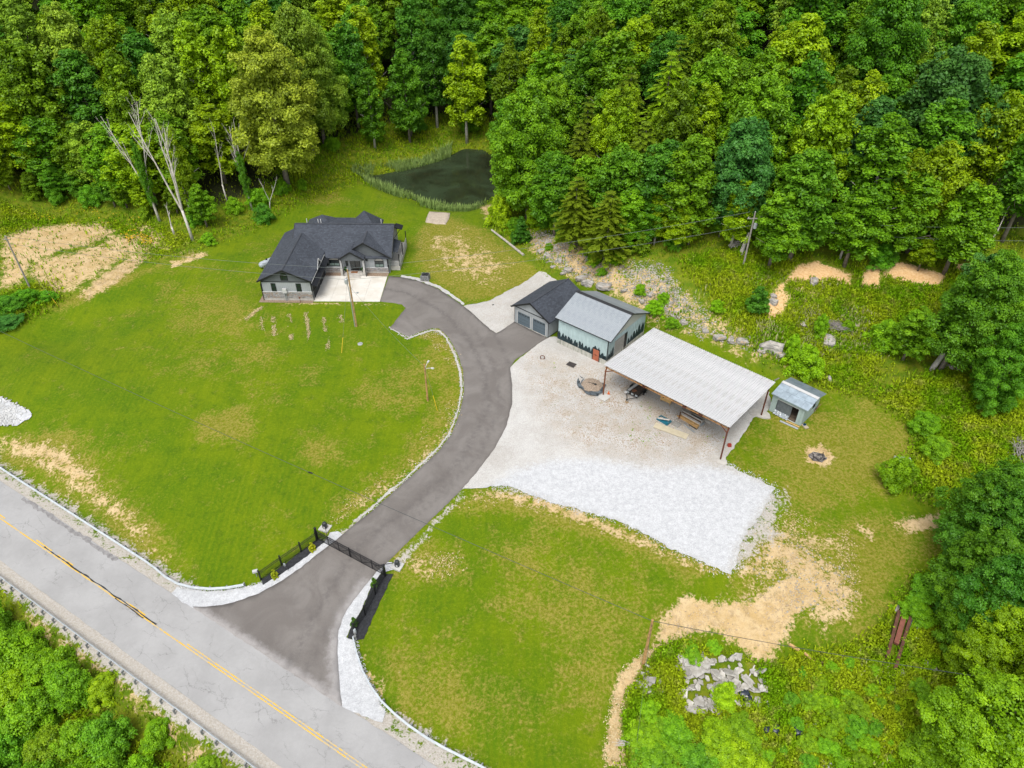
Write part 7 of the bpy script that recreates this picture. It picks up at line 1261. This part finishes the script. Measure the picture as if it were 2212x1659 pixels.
trs.seed(15); LAB=[]; got=[]
TH=wp([(1460,1560),(1345,1560),(1330,1659),(1700,1659),(2000,1659),(2010,1500),(1880,1420),(1720,1440),(1680,1500),(1700,1580),(1600,1610)]); TA=np.array(TH)
while len(got)<46:
    x=trs.uniform(TA[:,0].min(),TA[:,0].max()); y=trs.uniform(TA[:,1].min(),TA[:,1].max())
    if sdpoly(np.array([x]),np.array([y]),TH)[0]<.3 or any((x-a)**2+(y-b)**2<1.2 for a,b in got): got.append((999,trs.random())) if trs.random()<.002 else None; continue
    got.append((x,y)); w=gp(x,y); q=pix(w); c=trs.choice(['mg','g','lime','ol','mg']); h=trs.uniform(.5,1.3); t=grow('bush',w,h,h*trs.uniform(.7,1.1),c,None,'bush','low shrubs of the lower thicket'); LAB.append((t,'%s low shrub in the weeds %s'%(CW[c],'below the rubble' if q[0]<1640 else 'beside the black bags' if q[0]<1780 else 'toward the lime tree'),q[0]))
settle(LAB)

# straw and dead grass lying on the ground
STRW=NG('straw'); g=STRW; tone=g.attr('tone').outputs['Fac']; STRW=g.fin(g.mix(tone,(.46,.34,.15),(.86,.70,.42)),.9,0,None,.1)
def straw(name,P,rs,s0,s1,lab):
    n=len(P); z=H(P[:,0],P[:,1])+rs.uniform(.05,.12,n); V,F=leafquads(np.column_stack([P,z]),unit(rs.normal(size=(n,3))*.22+np.array([0,0,1])),rs.uniform(s0,s1,n),rs,.38); return tag(link(name,npmesh(name,V,F,STRW,{'tone':np.repeat(rs.uniform(0,1,n),4)})),lab,'straw',kind='stuff')
rs=np.random.RandomState(44); L=[]
for x0,y0,x1,y1,n in [(563,676,567,715,70),(590,682,593,730,230),(625,680,630,734,260),(661,674,670,745,300),(698,680,709,754,260),(735,682,738,697,60),(530,690,566,664,160)]:
    a=at(x0,y0);b=at(x1,y1); t=rs.uniform(0,1,n*2); p=np.array([a.x,a.y])+np.outer(t,[b.x-a.x,b.y-a.y])+rs.normal(size=(n*2,2))*.17; L.append(p[vnoise(p[:,0],p[:,1],1.1,5)>.36])
straw('straw_rows',np.concatenate(L),rs,.10,.26,'thin broken rows of straw in the lawn before the house')
def strawfill(poly,n,thr,sc,seed,lab,s0=.10,s1=.30):
    rs=np.random.RandomState(seed); W_=np.array(wp(poly)); q=rs.uniform(W_.min(0),W_.max(0),(n*4,2)); q=q[sdpoly(q[:,0],q[:,1],W_)+rs.uniform(-1.2,.3,len(q))>0][:n]; q=q[vnoise(q[:,0],q[:,1],sc,seed)*.6+vnoise(q[:,0],q[:,1],sc*.3,seed+3)*.4+rs.uniform(-.12,.12,len(q))>thr]; straw('dead_grass',q,rs,s0,s1,lab)
strawfill([(1350,1440),(1400,1398),(1425,1392),(1390,1440),(1355,1505),(1345,1560),(1355,1659),(1303,1659),(1310,1560),(1326,1480)],1800,.30,2.,1,'strip of dead straw along the lower lawn edge')
strawfill([(165,640),(235,580),(300,545),(450,540),(452,552),(322,562),(270,602),(190,655)],1500,.40,2.,2,'strip of pale straw along the bank edge of the lawn')
strawfill([(700,1155),(850,1050),(990,930),(1002,860),(960,870),(860,990),(750,1080),(700,1120)],1300,.52,2.5,3,'worn dead grass on the lawn side of the drive')
strawfill([(960,1100),(1050,1056),(1150,1060),(1340,1132),(1560,1237),(1540,1252),(1300,1152),(1100,1090)],1700,.46,2.,4,'worn dead grass along the gravel edge')
strawfill([(905,585),(900,500),(970,470),(1060,500),(1165,590),(1060,648),(1000,655)],1800,.55,3.,5,'dry grass bits on the bare field',.08,.22)
strawfill([(1590,1180),(1700,1100),(1850,1150),(1870,1310),(1780,1370),(1640,1300)],2200,.50,2.5,6,'dead grass on the worn ground above the bare dirt')
strawfill([(0,935),(150,960),(260,1080),(390,1250),(340,1215),(200,1090),(80,1010),(0,985)],1300,.48,2.5,7,'dead grass along the road verge')
strawfill([(845,1215),(990,1180),(1010,1245),(880,1270)],600,.52,1.5,8,'dead grass beside the gate opener'); strawfill([(940,712),(995,770),(985,800),(930,745),(900,725)],500,.48,1.5,9,'dead grass inside the bend of the drive')
# loose white stones at the gravel edges
def fringe(line,w,n,seed,lab):
    rs=np.random.RandomState(seed); P=[Vector(q) for q in wp(line)]; seg=[(b-a).length for a,b in zip(P[:-1],P[1:])]; out=[]
    for (a,b),l in zip(zip(P[:-1],P[1:]),seg):
        k=int(n*l/sum(seg)); t=rs.uniform(0,1,k); d=rs.normal(size=k)*w; u=(b-a)/l; out.append(np.column_stack([a.x+(b.x-a.x)*t-u.y*d,a.y+(b.y-a.y)*t+u.x*d]))
    q=np.concatenate(out); m=len(q); V,F=leafquads(np.column_stack([q,H(q[:,0],q[:,1])+.085]),unit(rs.normal(size=(m,3))*.2+np.array([0,0,1])),rs.uniform(.07,.2,m),rs,.8); tag(link('loose_stones',npmesh('loose_stones',V,F,SWHT)),lab,'stones',kind='stuff')
fringe([(1062,1050),(1100,1052),(1200,1088),(1340,1126),(1452,1186),(1548,1228),(1580,1238),(1602,1172),(1642,1115),(1676,1056),(1640,1036),(1600,1020),(1564,1000)],.30,1500,1,'loose white stones spilled at the edge of the gravel lot')
fringe([(384,1269),(443,1277),(485,1277),(536,1269),(567,1258)],.12,260,2,'loose white stones at the guardrail foot'); fringe([(766,1382),(773,1413),(784,1447),(798,1475),(815,1505),(831,1540)],.15,300,3,'loose white stones at the curved guardrail')
fringe([(843,706),(880,731),(908,720),(934,712),(966,730),(984,764),(996,802),(999,846),(990,892),(972,938),(942,975),(898,1016),(848,1060),(800,1103),(766,1129)],.25,900,4,'loose stones along the lawn side of the drive')
